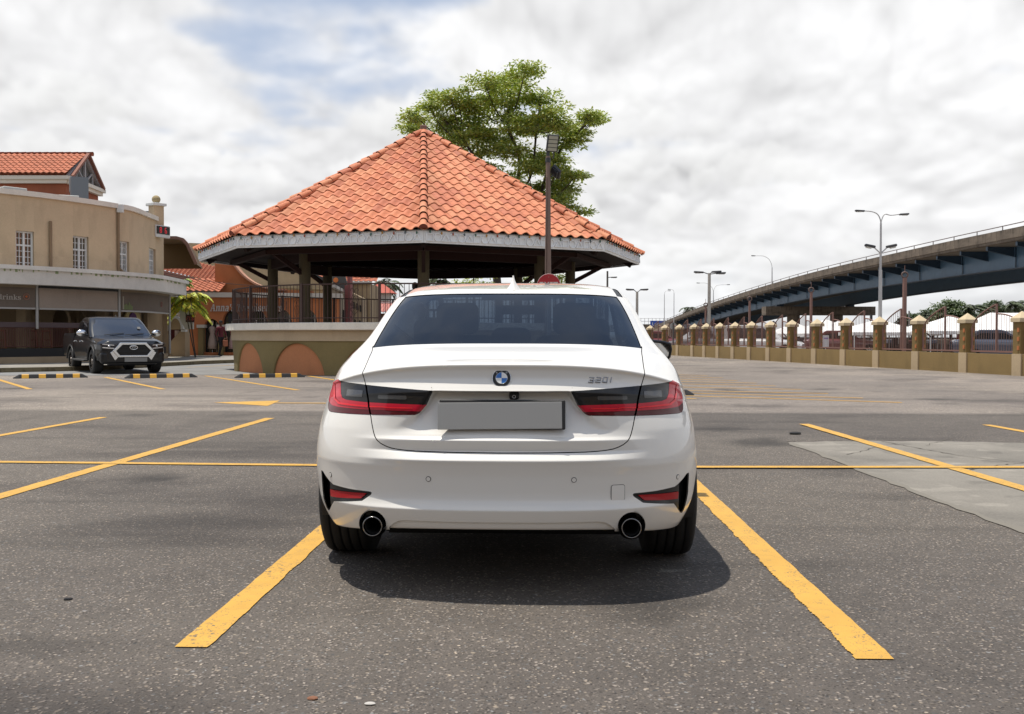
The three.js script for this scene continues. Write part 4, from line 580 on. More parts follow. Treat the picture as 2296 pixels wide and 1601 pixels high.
  lathe([[Rb - 0.1, 1.255], [Rb + 0.17, 1.255], [Rb + 0.19, 1.27], [Rb + 0.19, 1.43], [Rb + 0.17, 1.445], [0, 1.445]], plaster([0.95, 0.90, 0.80], 0.8), 'ledge');
  // railing
  const iron = mat([0.075, 0.042, 0.035], 0.6), rg = new THREE.Group(); rg.name = 'railing'; gaz.add(rg); const Rr = 5.50;
  for (const y of [1.56, 2.40]) mesh('rail', new THREE.TorusGeometry(Rr, y > 2 ? 0.02 : 0.014, 6, 160).rotateX(Math.PI / 2).translate(0, y, 0), iron, rg);
  const bal = cyl(0.0085, 0.0085, 0.94, 0, 1.45, 0, 5);
  for (let k = 0; k < 296; k++) { const a = k / 296 * Math.PI * 2; const m = mesh('baluster', bal, iron, rg); m.position.set(Math.sin(a) * Rr, 0, Math.cos(a) * Rr); }
  for (let k = 0; k < 16; k++) { const a = (k + 0.5) * Math.PI / 8; const m = mesh('rail_post', box(0.06, 1.0, 0.06, 0, 1.93, 0), iron, rg); m.position.set(Math.sin(a) * Rr, 0, Math.cos(a) * Rr); m.rotation.y = a; }
  const scroll = merge([1, -1].flatMap((s) => [tube([[0.0, 1.64], [0.10, 1.75], [0.13, 1.9], [0.09, 2.05], [0.02, 2.16], [0.01, 2.24], [0.05, 2.29], [0.10, 2.27], [0.10, 2.22]].map(([x, y]) => V3(s * x, y, 0)), 0.007, 26, 4), tube([[0, 1.76], [0.055, 1.86], [0.065, 1.94], [0, 2.1]].map(([x, y]) => V3(s * x, y, 0)), 0.006, 14, 4)]));
  for (let k = 0; k < 16; k++) { const a = k * Math.PI / 8 + 0.08; const m = mesh('scroll_ornament', scroll, iron, rg); m.position.set(Math.sin(a) * Rr, 0, Math.cos(a) * Rr); m.rotation.y = a; }
  shade(gaz);
  // coloured bulbs hung along the eaves
  const sl = thing('string_lights', 'string of small coloured bulbs hanging along the gazebo eaves', 'string lights', [GZ.x, -0.147, GZ.z], toCam); sl.scale.setScalar(1.133);
  const bm = [[0.03, 0.12, 0.08], [0.45, 0.22, 0.03], [0.35, 0.07, 0.03], [0.06, 0.09, 0.10]].map((c) => pmat(c, 0.2, { clearcoat: 1 })), bulb = new THREE.SphereGeometry(0.024, 8, 6).scale(1, 1.5, 1);
  for (const f of [0, 1, 6, 7]) { const a = (f + 0.5) * Math.PI / 4; for (let k = 0; k < 17; k++) { const u = (k + 0.5 - 8.5) * fl / 17, p = V3(u, 3.55 + rr(-0.02, 0.015), fa + 0.055).applyAxisAngle(V3(0, 1, 0), a); const m = mesh('bulb', bulb, bm[k % 4], sl); m.position.copy(p); } const A = V3(-fl / 2, 3.595, fa + 0.05).applyAxisAngle(V3(0, 1, 0), a), B = V3(fl / 2, 3.595, fa + 0.05).applyAxisAngle(V3(0, 1, 0), a); mesh('wire', rod(A, B, 0.006, 4), mat([0.02, 0.04, 0.03], 0.8), sl); }
  // fluorescent batten under the roof
  const fp = at(1051, 557, 31.2), fl2 = thing('ceiling_batten', 'white fluorescent batten fixed under the gazebo roof', 'light fitting', [fp.x, fp.y, fp.z], -0.05);
  mesh('housing', box(2.0, 0.06, 0.1, 0, 0.03, 0), mat([0.5, 0.5, 0.48], 0.5), fl2); mesh('tube', rod(V3(-0.85, -0.02, 0), V3(0.85, -0.02, 0), 0.018, 8), mat([0.7, 0.7, 0.68], 0.4), fl2);
}

// ---------------------------------------------------------------- buildings on the left
// a wall standing square to the view at distance d: outline given as bearings on the picture, thickness going back
function wallFrom(poly, d, thick, holes = []) {
  const c = at(poly[0][0], 800.5, d), R = V3(1, 0, 0).applyAxisAngle(V3(0, 1, 0), YAW * Math.PI / 180);
  const conv = ([px, py]) => { const p = at(px, py, d); return [V3(p.x - c.x, 0, p.z - c.z).dot(R), p.y]; };
  const g = extr(poly.map(conv), thick, holes.map((h) => h.map(conv))); g.translate(0, 0, -thick); g.rotateY(YAW * Math.PI / 180); g.translate(c.x, 0, c.z); return boxUV(g);
}
const glassDark = pmat([0.02, 0.024, 0.028], 0.06, { clearcoat: 1, clearcoatRoughness: 0.02 });
const whiteFrame = mat([0.60, 0.61, 0.60], 0.6);
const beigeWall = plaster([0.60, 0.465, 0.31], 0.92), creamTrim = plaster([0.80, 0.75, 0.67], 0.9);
{
  // plan of the curved front: bearing -> distance
  const dist = curve1([[-260, 32.9], [-120, 33.8], [-60, 34.3], [0, 34.9], [100, 36.1], [200, 37.7], [265, 39.0], [300, 40.0], [340, 42.4], [368, 44.3]]);
  const plan = (px) => { const p = at(px, 755, dist(px)); return V3(p.x, 0, p.z); };
  const nrm = (px) => { const t = plan(px + 4).sub(plan(px - 4)).normalize(); return V3(-t.z, 0, t.x); }; // outward, to the street
  const off = (px, o, y) => plan(px).addScaledVector(nrm(px), o).setY(y);
  const band = (p0, p1, o, y0, y1, thick = 0, n = Math.max(2, Math.ceil((p1 - p0) / 14))) => { const P = [], I = [], U = []; let s = 0, last = null; for (let i = 0; i <= n; i++) { const px = lerp(p0, p1, i / n), a = off(px, o, y0), b = off(px, o, y1), c = off(px, o - thick, y1), d = off(px, o - thick, y0); if (last) s += last.distanceTo(a); last = a; for (const [q, v] of [[d, y0 - thick], [a, y0], [a, y0], [b, y1], [b, y1], [c, y1 + thick]]) { P.push(q.x, q.y, q.z); U.push(s, v); } if (i) { const k = i * 6; for (const e of thick ? [0, 2, 4] : [2]) I.push(k - 6 + e, k + e, k - 5 + e, k - 5 + e, k + e, k + 1 + e); } }
    if (thick) { for (const [px, q] of [[p0, 0], [p1, 1]]) { const b = P.length / 3; for (const [oo, y] of [[o, y0], [o, y1], [o - thick, y1], [o - thick, y0]]) { const v = off(px, oo, y); P.push(v.x, v.y, v.z); U.push(oo, y); } I.push(b, b + 1, b + 2, b, b + 2, b + 3); } }
    return bufGeo(P, I, U); };
  const bld = thing('corner_building', 'beige two-storey building with a curved front and white canopy at left', 'building');
  const wins = [[37, 78], [165, 200], [268, 291], [335, 350]], top = 6.08, y0 = 3.4, wy0 = 3.5, wy1 = 4.82;
  const walls = []; let prev = -260;
  for (const [a, b] of [...wins, [368, 368]]) { walls.push(band(prev, a, 0, y0, top)); if (b > a) { walls.push(band(a, b, 0, y0, wy0, 0, 3), band(a, b, 0, wy1, top, 0, 3)); for (const e of [a, b]) { const p = [off(e, 0, wy0), off(e, 0, wy1), off(e, -0.16, wy1), off(e, -0.16, wy0)]; walls.push(bufGeo(p.flatMap((q) => [q.x, q.y, q.z]), [0, 1, 2, 0, 2, 3])); } const t = [off(a, 0, wy1), off(b, 0, wy1), off(b, -0.16, wy1), off(a, -0.16, wy1)]; walls.push(bufGeo(t.flatMap((q) => [q.x, q.y, q.z]), [0, 1, 2, 0, 2, 3])); } prev = b; }
  { const c = off(368, 0, 0), d = off(366, -9, 0), R = []; for (const [q, y] of [[c, y0], [c, top], [d, top], [d, y0]]) R.push(q.x, y, q.z); walls.push(bufGeo(R, [0, 1, 2, 0, 2, 3])); }
  mesh('upper_wall', mergeGeometries(walls.map(plain)), beigeWall, bld);
  mesh('flat_roof', band(-260, 368, -0.2, top - 0.3, top - 0.29, 8), plaster([0.2, 0.19, 0.18]), bld);
  mesh('coping', band(-260, 352, 0.10, top - 0.02, top + 0.16, 0.35), creamTrim, bld);
  wins.forEach(([a, b]) => {
    const w = new THREE.Group(); w.name = 'window'; bld.add(w); const L = off(a, -0.13, 0), R = off(b, -0.13, 0), dir = R.clone().sub(L), W = dir.length(), an = Math.atan2(-dir.z, dir.x); w.position.set(L.x, wy0, L.z); w.rotation.y = an; const Hh = wy1 - wy0;
    mesh('pane', box(W, Hh, 0.01, W / 2, Hh / 2, -0.04), pmat([0.10, 0.075, 0.05], 0.12, { clearcoat: 1, clearcoatRoughness: 0.03 }), w);
    for (const x of [0.03, W / 2, W - 0.03]) mesh('frame', box(x === W / 2 ? 0.075 : 0.06, Hh, 0.06, x, Hh / 2, 0), whiteFrame, w);
    for (const y of [0.03, Hh * 0.62, Hh - 0.03]) mesh('transom', box(W, 0.06, 0.056, W / 2, y, 0), whiteFrame, w);
    for (const x of [W * 0.26, W * 0.74]) mesh('muntin', box(0.022, Hh, 0.035, x, Hh / 2, 0), whiteFrame, w);
    for (const y of [0.155, 0.31, 0.465, 0.81]) mesh('muntin', box(W, 0.022, 0.033, W / 2, y * Hh, 0), whiteFrame, w);
  });
  // downpipes
  for (const [px, ya, yb, nm] of [[113, y0, 5.25, 0], [264, 3.6, top + 0.02, 1]]) { mesh('downpipe', rod(off(px, 0.06, ya), off(px, 0.06, yb), 0.055, 10), plaster([0.26, 0.18, 0.11]), bld); }
  mesh('pipe_box', rbox(0.22, 0.32, 0.2, 0.02, off(266, 0.12, 0).x, top - 0.02, off(266, 0.12, 0).z), whiteFrame, bld);
  mesh('downpipe_offset', rod(off(264, 0.08, 3.75), off(280, 0.1, 3.45), 0.055, 8), plaster([0.26, 0.18, 0.11]), bld);
  { const p = off(357, -0.1, 0), pier = mesh('corner_pier', boxUV(box(0.46, 1.3, 0.46, p.x, 6.1, p.z, 0.9)), beigeWall, bld); mesh('pier_cap', rbox(0.64, 0.12, 0.64, 0.02).rotateY(0.9).translate(p.x, 6.80, p.z), whiteFrame, pier); mesh('ball_finial', new THREE.SphereGeometry(0.18, 20, 14).translate(p.x, 7.03, p.z), plaster([0.36, 0.29, 0.16]), pier); }
  // canopy slab
  mesh('canopy', [band(-260, 372, 1.15, 2.88, 3.38, 1.4)], plaster([0.74, 0.72, 0.68], 0.9), bld);
  mesh('canopy_lip', [band(-260, 374, 1.24, 3.38, 3.52, 1.3)], plaster([0.82, 0.80, 0.75], 0.9), bld);
  { const n = 40, moss = mat([0.24, 0.30, 0.16], 1); for (let i = 0; i < n; i++) { const px = lerp(-20, 365, (i + rnd() * 0.6) / n), w = rr(2, 7); if (rnd() < 0.25) continue; mesh('moss_streak', band(px, px + w, 1.153, 3.38 - rr(0.03, 0.10), 3.378, 0, 1), moss, bld); } }
  mesh('canopy_end', [band(372, 398, 0.9, 2.84, 3.15, 1.0)], plaster([0.58, 0.56, 0.53], 0.9), bld); mesh('canopy_end_lip', [band(370, 401, 0.96, 3.15, 3.26, 1.0)], plaster([0.64, 0.62, 0.58], 0.9), bld);
  // ground floor: plinth, dark band, railing, posts, blinds
  const black = mat([0.016, 0.016, 0.017], 0.7), steel = mat([0.33, 0.32, 0.31], 0.5), redIron = mat([0.10, 0.030, 0.026], 0.6);
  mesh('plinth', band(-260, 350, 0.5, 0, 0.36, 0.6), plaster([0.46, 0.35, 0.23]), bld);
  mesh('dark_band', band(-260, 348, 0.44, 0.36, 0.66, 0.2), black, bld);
  const rail = new THREE.Group(); rail.name = 'bar_railing'; bld.add(rail);
  mesh('top_bar', band(-260, 300, 0.44, 1.40, 1.58, 0.1), mat([0.075, 0.05, 0.055], 0.6), rail);
  for (const y of [0.72, 1.38]) mesh('rail', tube([...Array(14).keys()].map((i) => off(lerp(-250, 300, i / 13), 0.40, y)), 0.012, 60, 5), redIron, rail);
  for (let px = -60; px < 150; px += 3.7) { const a = off(px, 0.40, 0.72); mesh('baluster', rod(a, a.clone().setY(1.38), 0.011, 5), redIron, rail); }
  for (const px of [-110, 65, 240, 347]) mesh('post', rod(off(px, 0.62, px > 300 ? 0.36 : 1.35), off(px, 0.62, 2.9), 0.055, 4), steel, bld);
  for (const px of [57, 236]) mesh('inner_post', boxUV(beam(off(px, -0.15, 0.3), off(px, -0.15, 2.9), 0.34, 0.34)), plaster([0.22, 0.165, 0.1]), bld);
  const blindM = plaster([0.32, 0.265, 0.225], 0.9), adM = plaster([0.15, 0.12, 0.10], 0.9);
  const blinds = [[-105, 61, adM], [69, 236, blindM], [243, 344, adM]].map(([a, b, m], i) => { const bl = mesh('roller_blind', band(a, b, 0.64, 2.08, 2.80, 0.03), m, bld); mesh('blind_bar', band(a, b, 0.66, 2.03, 2.09, 0.05), steel, bl); mesh('blind_box', band(a, b, 0.67, 2.79, 2.88, 0.1), i === 1 ? black : plaster([0.25, 0.19, 0.13]), bl); return bl; });
  const blindText = (s, px, y, size, m, parent, f = fontSerif) => { const g = text(s, size, 0.01, f), t = plan(px + 4).sub(plan(px - 4)).normalize(); g.rotateY(Math.atan2(-t.z, t.x)); const p = off(px, 0.655, y); mesh('lettering', g.translate(p.x, p.y, p.z), m, parent); };
  const pale = mat([0.34, 0.31, 0.28], 0.8);
  blindText('drinks', 4, 2.44, 0.17, pale, blinds[0]);
  { const p = off(42, 0.66, 2.47), t = plan(46).sub(plan(38)).normalize(), g = new THREE.TorusGeometry(0.10, 0.012, 6, 28).rotateY(Math.atan2(-t.z, t.x)); mesh('logo_ring', g.translate(p.x, p.y, p.z), mat([0.28, 0.14, 0.10], 0.8), blinds[0]); mesh('logo_dot', new THREE.CircleGeometry(0.04, 14).rotateY(Math.atan2(-t.z, t.x)).translate(p.x, p.y, p.z), mat([0.40, 0.10, 0.03], 0.8), blinds[0]); }
  { const p = off(326, 0.66, 2.42), t = plan(330).sub(plan(322)).normalize(); mesh('logo_ring', new THREE.TorusGeometry(0.10, 0.012, 6, 28).rotateY(Math.atan2(-t.z, t.x)).translate(p.x, p.y, p.z), mat([0.28, 0.12, 0.10], 0.8), blinds[2]); }
  for (let k = 0; k < 7; k++) { const p = off(247 + k * 3.2, 0.66, 2.12), h = [0.5, 0.18, 0.22, 0.16, 0.28, 0.2, 0.14][k]; mesh('bottle_print', box(0.06, h, 0.004, p.x, p.y + h / 2, p.z, 1.1), mat(k ? [0.16, 0.19, 0.09] : [0.3, 0.27, 0.22], 0.9), blinds[2]); }
  // room behind: back wall with arches, floor, ceiling
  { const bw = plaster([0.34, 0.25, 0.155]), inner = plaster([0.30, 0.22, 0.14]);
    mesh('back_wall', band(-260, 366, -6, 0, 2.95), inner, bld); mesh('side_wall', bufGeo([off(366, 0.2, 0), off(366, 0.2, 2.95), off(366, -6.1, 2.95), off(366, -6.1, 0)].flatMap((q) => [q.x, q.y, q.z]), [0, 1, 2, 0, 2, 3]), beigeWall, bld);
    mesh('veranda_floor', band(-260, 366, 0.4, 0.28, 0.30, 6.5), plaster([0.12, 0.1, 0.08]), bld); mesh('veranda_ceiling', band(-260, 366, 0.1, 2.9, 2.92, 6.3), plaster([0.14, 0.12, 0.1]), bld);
    { const A = off(-110, -1.7, 0.3), B = off(246, -1.7, 0.3), L = A.distanceTo(B), holes = []; for (let k = 0; k < 7; k++) { const c = (k + 0.5) * L / 7, h = [[c - 0.72, 0.02]]; for (let q = 0; q <= 12; q++) { const t = Math.PI - Math.PI * q / 12; h.push([c + Math.cos(t) * 0.72, 1.35 + Math.sin(t) * 0.72]); } h.push([c + 0.72, 0.02]); holes.push(h); } mesh('inner_arcade', boxUV(extr([[0, 0], [L, 0], [L, 2.6], [0, 2.6]], 0.2, holes).rotateY(Math.atan2(-(B.z - A.z), B.x - A.x)).translate(A.x, A.y, A.z)), bw, bld); }
    // oval shop sign and inner arch by the end bay
    { const p = off(294, 0.05, 1.75), t = plan(298).sub(plan(290)).normalize(), ry = Math.atan2(-t.z, t.x); const wl = mesh('end_wall', [band(255, 318, -0.02, 0.3, 2.9, 0.15), band(332, 366, -0.02, 0.3, 2.9, 0.15), band(318, 332, -0.02, 2.2, 2.9, 0.15)], plaster([0.34, 0.25, 0.155]), bld); const sg = mesh('oval_sign', new THREE.CylinderGeometry(0.62, 0.62, 0.06, 32).rotateX(Math.PI / 2).scale(1, 0.72, 1).rotateY(ry).translate(p.x, p.y, p.z), mat([0.42, 0.34, 0.16], 0.7), bld); mesh('sign_centre', new THREE.CylinderGeometry(0.30, 0.30, 0.06, 24).rotateX(Math.PI / 2).scale(1, 0.8, 1).rotateY(ry).translate(p.x + 0.03, p.y + 0.04, p.z + 0.04), mat([0.10, 0.03, 0.14], 0.7), sg); mesh('sign_wave', tube([[-0.55, -0.16], [-0.2, -0.26], [0.1, -0.14], [0.5, -0.28]].map(([x, y]) => V3(x, y, 0.06)), 0.04, 20, 6).rotateY(ry).translate(p.x, p.y, p.z), mat([0.07, 0.13, 0.07], 0.7), sg); }
  }
  shade(bld);
  // bar stools behind the railing
  [14, 88, 122].forEach((px, i) => { const p = off(px, -0.5, 0.30), s = thing('bar_stool', ['wooden bar stool behind the railing at the left edge', 'orange wooden bar stool behind the railing left of the pickup', 'orange wooden bar stool behind the railing beside the pickup'][i], 'stool', [p.x, p.y, p.z], 0.4, 'bar stools'); const m = mat([0.22, 0.075, 0.03], 0.6); mesh('seat', rbox(0.34, 0.05, 0.34, 0.02, 0, 0.98, 0), m, s); for (const [x, z] of [[-1, -1], [1, -1], [-1, 1], [1, 1]]) mesh('leg', rod(V3(x * 0.19, 0, z * 0.19), V3(x * 0.13, 0.96, z * 0.13), 0.02, 6), m, s); for (const y of [0.35, 0.65]) for (const z of [-0.17, 0.17]) mesh('rung', rod(V3(-0.17, y, z), V3(0.17, y, z), 0.014, 5), m, s); shade(s); });
  // temperature display on the corner
  { const p = off(354, 0.22, 5.62), d = thing('temperature_display', 'black LED temperature display with red digits on the building corner', 'display', [p.x, p.y, p.z], 1.2); mesh('housing', rbox(1.05, 0.62, 0.14, 0.04, 0, 0, -0.03), whiteFrame, d); d.scale.setScalar(0.85); mesh('screen', rbox(0.94, 0.40, 0.03, 0.03, 0, 0.06, 0.05), mat([0.006, 0.006, 0.007], 0.3), d);
    const seg = (ch, x) => { const S = { 8: 'abcdefg', 6: 'acdefg' }[ch], r = mat([0.35, 0.02, 0.02], 0.5, { emissive: col(0.45, 0.02, 0.03), emissiveIntensity: 0.9 }), w = 0.11, h = 0.13, q = { a: [0, 2 * h, 1], g: [0, h, 1], d: [0, 0, 1], f: [-w / 2, 1.5 * h, 0], b: [w / 2, 1.5 * h, 0], e: [-w / 2, 0.5 * h, 0], c: [w / 2, 0.5 * h, 0] }; for (const c of S) { const [sx, sy, hor] = q[c]; mesh('digit_segment', box(hor ? w * 0.85 : 0.03, hor ? 0.03 : h * 0.85, 0.012, x + sx, sy - h + 0.06, 0.07), r, d); } };
    seg('8', -0.2); seg('6', 0.16); mesh('bracket', box(0.1, 0.12, 0.5, 0, 0, -0.3), whiteFrame, d); shade(d); }
}
// red-brown block with a tiled gable roof behind
const tiledSlope = (A, B, up, rows, tw) => { // A,B eave ends, up = vector from eave to ridge: rows of S tiles as one relief
  const L = A.distanceTo(B), X = B.clone().sub(A).normalize(), S = up.clone().normalize(), sl = up.length(), N = V3().crossVectors(X, S).normalize(); if (N.y < 0) N.negate(); const nc = Math.round(L / tw), ex = sl / rows, sub = 7, list = [];
  const P = [], I = [], U = []; for (let r = 0; r < rows; r++) { const base = P.length / 3; for (let i = 0; i <= nc * sub; i++) { const ph = (i % sub) / sub, y = ph < 0.62 ? 0.05 * Math.sin(Math.PI * ph / 0.62) : -0.014 * Math.sin(Math.PI * (ph - 0.62) / 0.38); for (const [v, e] of [[r * ex - 0.03, 0.045], [r * ex - 0.03, 0.025 - 0.02], [(r + 1) * ex, 0.0]]) { const q = A.clone().addScaledVector(X, i / (nc * sub) * L).addScaledVector(S, v).addScaledVector(N, y + e); P.push(q.x, q.y, q.z); U.push(i / sub * 0.3, v); } if (i) { const o = base + i * 3; I.push(o - 3, o, o - 1, o - 1, o, o + 2, o - 3, o - 2, o, o, o - 2, o + 1); } } }
  return bufGeo(P, I, U); };
const tileMass = mat([0.52, 0.175, 0.095], 0.8, { map: rep(clayTex, 0.4) }), tileMass2 = mat([0.42, 0.13, 0.07], 0.85, { map: rep(clayTex, 0.4) });
{
  const b = thing('gabled_building', 'red-brown upper block with orange tiled gable roof behind the beige building', 'building');
  const pl = (px, d, y) => { const p = at(px, 755, d); return V3(p.x, y, p.z); };
  const xr = pl(150, 50, 0), far = pl(222, 54.4, 0), axis = far.clone().sub(xr), left = V3(-1, 0, 0.02).normalize(), he = 9.15, hr = 10.55, Lx = 12;
  const corner = (l, t, y) => xr.clone().addScaledVector(left, l).addScaledVector(axis, t).setY(y);
  const red = plaster([0.34, 0.105, 0.052], 0.9);
  const quad = (a, b2, c, d2) => boxUV(bufGeo([a, b2, c, d2].flatMap((q) => [q.x, q.y, q.z]), [0, 1, 2, 0, 2, 3]));
  mesh('wall', [quad(corner(0, 0, 5), corner(Lx, 0, 5), corner(Lx, 0, he - 0.3), corner(0, 0, he - 0.3)), quad(corner(0, 0, 5), corner(0, 1, 5), corner(0, 1, he - 0.3), corner(0, 0, he - 0.3)), quad(corner(0, 1, 5), corner(Lx, 1, 5), corner(Lx, 1, he - 0.3), corner(0, 1, he - 0.3))], red, b);
  for (const [o, y0, y1] of [[0.12, he - 0.46, he - 0.28], [0.24, he - 0.28, he - 0.10]]) { const zf = axis.clone().normalize(); const m = []; m.push(beam(corner(-o, 0, (y0 + y1) / 2).addScaledVector(zf, -o), corner(Lx, 0, (y0 + y1) / 2).addScaledVector(zf, -o), 0.2, y1 - y0)); m.push(beam(corner(-o, 0, (y0 + y1) / 2 - 0.003).addScaledVector(zf, -o), corner(-o, 1, (y0 + y1) / 2 - 0.003).addScaledVector(zf, o), 0.2, y1 - y0)); mesh('cornice', m, creamTrim, b); }
  const zf = axis.clone().normalize(), A = corner(Lx, 0, he).addScaledVector(zf, -0.45), B = corner(-0.2, 0, he).addScaledVector(zf, -0.45), up = corner(0, 0.5, hr).sub(corner(0, 0, he).addScaledVector(zf, -0.45)); up.x = 0 + axis.x * 0.5; 
  const A2 = corner(Lx, 1, he).addScaledVector(zf, 0.45), B2 = corner(-0.2, 1, he).addScaledVector(zf, 0.45), up2 = corner(0, 0.5, hr).sub(corner(0, 1, he).addScaledVector(zf, 0.45));
  const rf = mesh('roof', [tiledSlope(A, B, up, 8, 0.3), tiledSlope(A2, B2, up2, 8, 0.3)], tileMass, b);
  for (let k = 0; k < 32; k++) { const p = corner(-0.35 + k * 0.39, 0.5, hr + 0.03); mesh('ridge_tile', new THREE.CylinderGeometry(0.10, 0.115, 0.42, 10, 1, true, 0, Math.PI).rotateZ(Math.PI / 2).rotateX(Math.PI * 1.5).translate(p.x, p.y - 0.02, p.z), tileMass2, rf); }
  // gable: dark glazing with pale truss bars
  const gA = corner(-0.02, 0, he - 0.1), gB = corner(-0.02, 1, he - 0.1), gC = corner(-0.02, 0.5, hr - 0.1);
  const gl = mesh('gable_glazing', bufGeo([gA, gB, gC].flatMap((q) => [q.x, q.y, q.z]), [0, 1, 2]), mat([0.12, 0.115, 0.11], 0.5), b);
  const o = V3(0.09, 0, 0), bar = (p, q, w) => mesh('truss_bar', beam(p.clone().add(o), q.clone().add(o), w, w), mat([0.42, 0.41, 0.42], 0.7), gl), mid = gA.clone().lerp(gB, 0.5);
  bar(gA, gC, 0.16); bar(gB, gC, 0.16); bar(gA, gB, 0.14); bar(mid, gC, 0.1); bar(mid, gA.clone().lerp(gC, 0.5), 0.07); bar(mid, gB.clone().lerp(gC, 0.5), 0.07); bar(gA.clone().lerp(gB, 0.25), gA.clone().lerp(gC, 0.5), 0.06); bar(gA.clone().lerp(gB, 0.75), gB.clone().lerp(gC, 0.5), 0.06);
  mesh('barge_board', [beam(gA.clone().add(V3(0.3, 0, 0)), gC.clone().add(V3(0.3, 0.1, 0)), 0.16, 0.12), beam(gB.clone().add(V3(0.3, 0, 0)), gC.clone().add(V3(0.3, 0.1, 0)), 0.16, 0.12)], mat([0.24, 0.10, 0.07], 0.8), b);
  shade(b);
  // plant on the flat roof
  const duct = pl(180, 47, 0), du = thing('roof_duct', 'grey metal duct rising in front of the tiled gable', 'duct', [duct.x, 6.4, duct.z], 0.5); mesh('shaft', box(0.75, 2.1, 0.75, 0, 1.05, 0), mat([0.17, 0.19, 0.21], 0.5, { metalness: 0.4 }), du); mesh('elbow', box(0.75, 0.62, 1.1, 0, 1.85, -0.6), mat([0.22, 0.24, 0.26], 0.5, { metalness: 0.4 }), du); shade(du);
  [[32, 42, 'white air conditioner outdoor unit at the far left of the flat roof'], [153, 43, 'pale air conditioner outdoor unit beside the grey duct'], [136, 43.5, 'smaller white air conditioner unit left of the one by the duct']].forEach(([px, d, lb], i) => { const p = pl(px, d, 0), ac = thing('air_conditioner', lb, 'air conditioner', [p.x, i === 0 ? 6.35 : 6.2, p.z], [0.9, 0.5, 0.5][i], 'roof air conditioners'); const s = [1, 0.95, 0.5][i]; mesh('casing', rbox(0.95 * s, 0.75 * s + 0.15, 0.5, 0.03, 0, 0.4 * s + 0.1, 0), mat([0.55, 0.55, 0.52], 0.6), ac); mesh('grille', box(0.62 * s, 0.58 * s, 0.02, -0.06, 0.42 * s + 0.1, 0.252), mat([0.04, 0.04, 0.04], 0.7), ac); mesh('stand', box(0.9 * s, 0.2, 0.45, 0, 0.0, 0), mat([0.2, 0.2, 0.2], 0.8), ac); shade(ac); });
  { const p = pl(318, 44.5, 0), sp = thing('solar_panel', 'dark flat panel lying on the beige building roof near its corner', 'panel', [p.x, 6.42, p.z], 0.6); mesh('panel', box(1.6, 0.05, 0.9, 0, 0.22, 0, 0, 0.12), mat([0.03, 0.035, 0.04], 0.3), sp); mesh('frame', box(1.4, 0.2, 0.05, 0, 0.08, 0.3), mat([0.2, 0.2, 0.2], 0.6), sp); shade(sp); }
}
// shops further along the street
{
  // barrel canopy sticking out past the corner
  const c = thing('barrel_canopy', 'brown barrel-shaped canopy sticking out past the beige corner', 'canopy'); const N = 12, P = [], I = []; const prof = [[340, 533], [372, 533], [396, 533], [410, 537], [420, 548], [430, 570], [440, 592]];
  const pts = prof.map(([x, y]) => at(x, y, 46)), pts2 = prof.map(([x, y]) => at(x, y, 46).add(V3(-0.8, 0, -3.2))); pts.forEach((p, i) => { P.push(p.x, p.y, p.z, pts2[i].x, pts2[i].y, pts2[i].z); if (i) I.push(i * 2 - 2, i * 2 - 1, i * 2, i * 2, i * 2 - 1, i * 2 + 1); });
  mesh('vault', bufGeo(P, I), plaster([0.17, 0.105, 0.045]), c); for (let i = 1; i < pts.length; i++) mesh('edge_band', beam(pts[i - 1], pts[i], 0.1, 0.14), plaster([0.24, 0.13, 0.10]), c);
  mesh('end_panel', bufGeo([...pts2.flatMap((p) => [p.x, p.y, p.z]), ...at(340, 592, 46).add(V3(-0.8, 0, -3.2)).toArray()], [0, 1, 7, 1, 2, 7, 2, 3, 7, 3, 4, 7, 4, 5, 7, 5, 6, 7]), plaster([0.20, 0.12, 0.05]), c); shade(c);
}
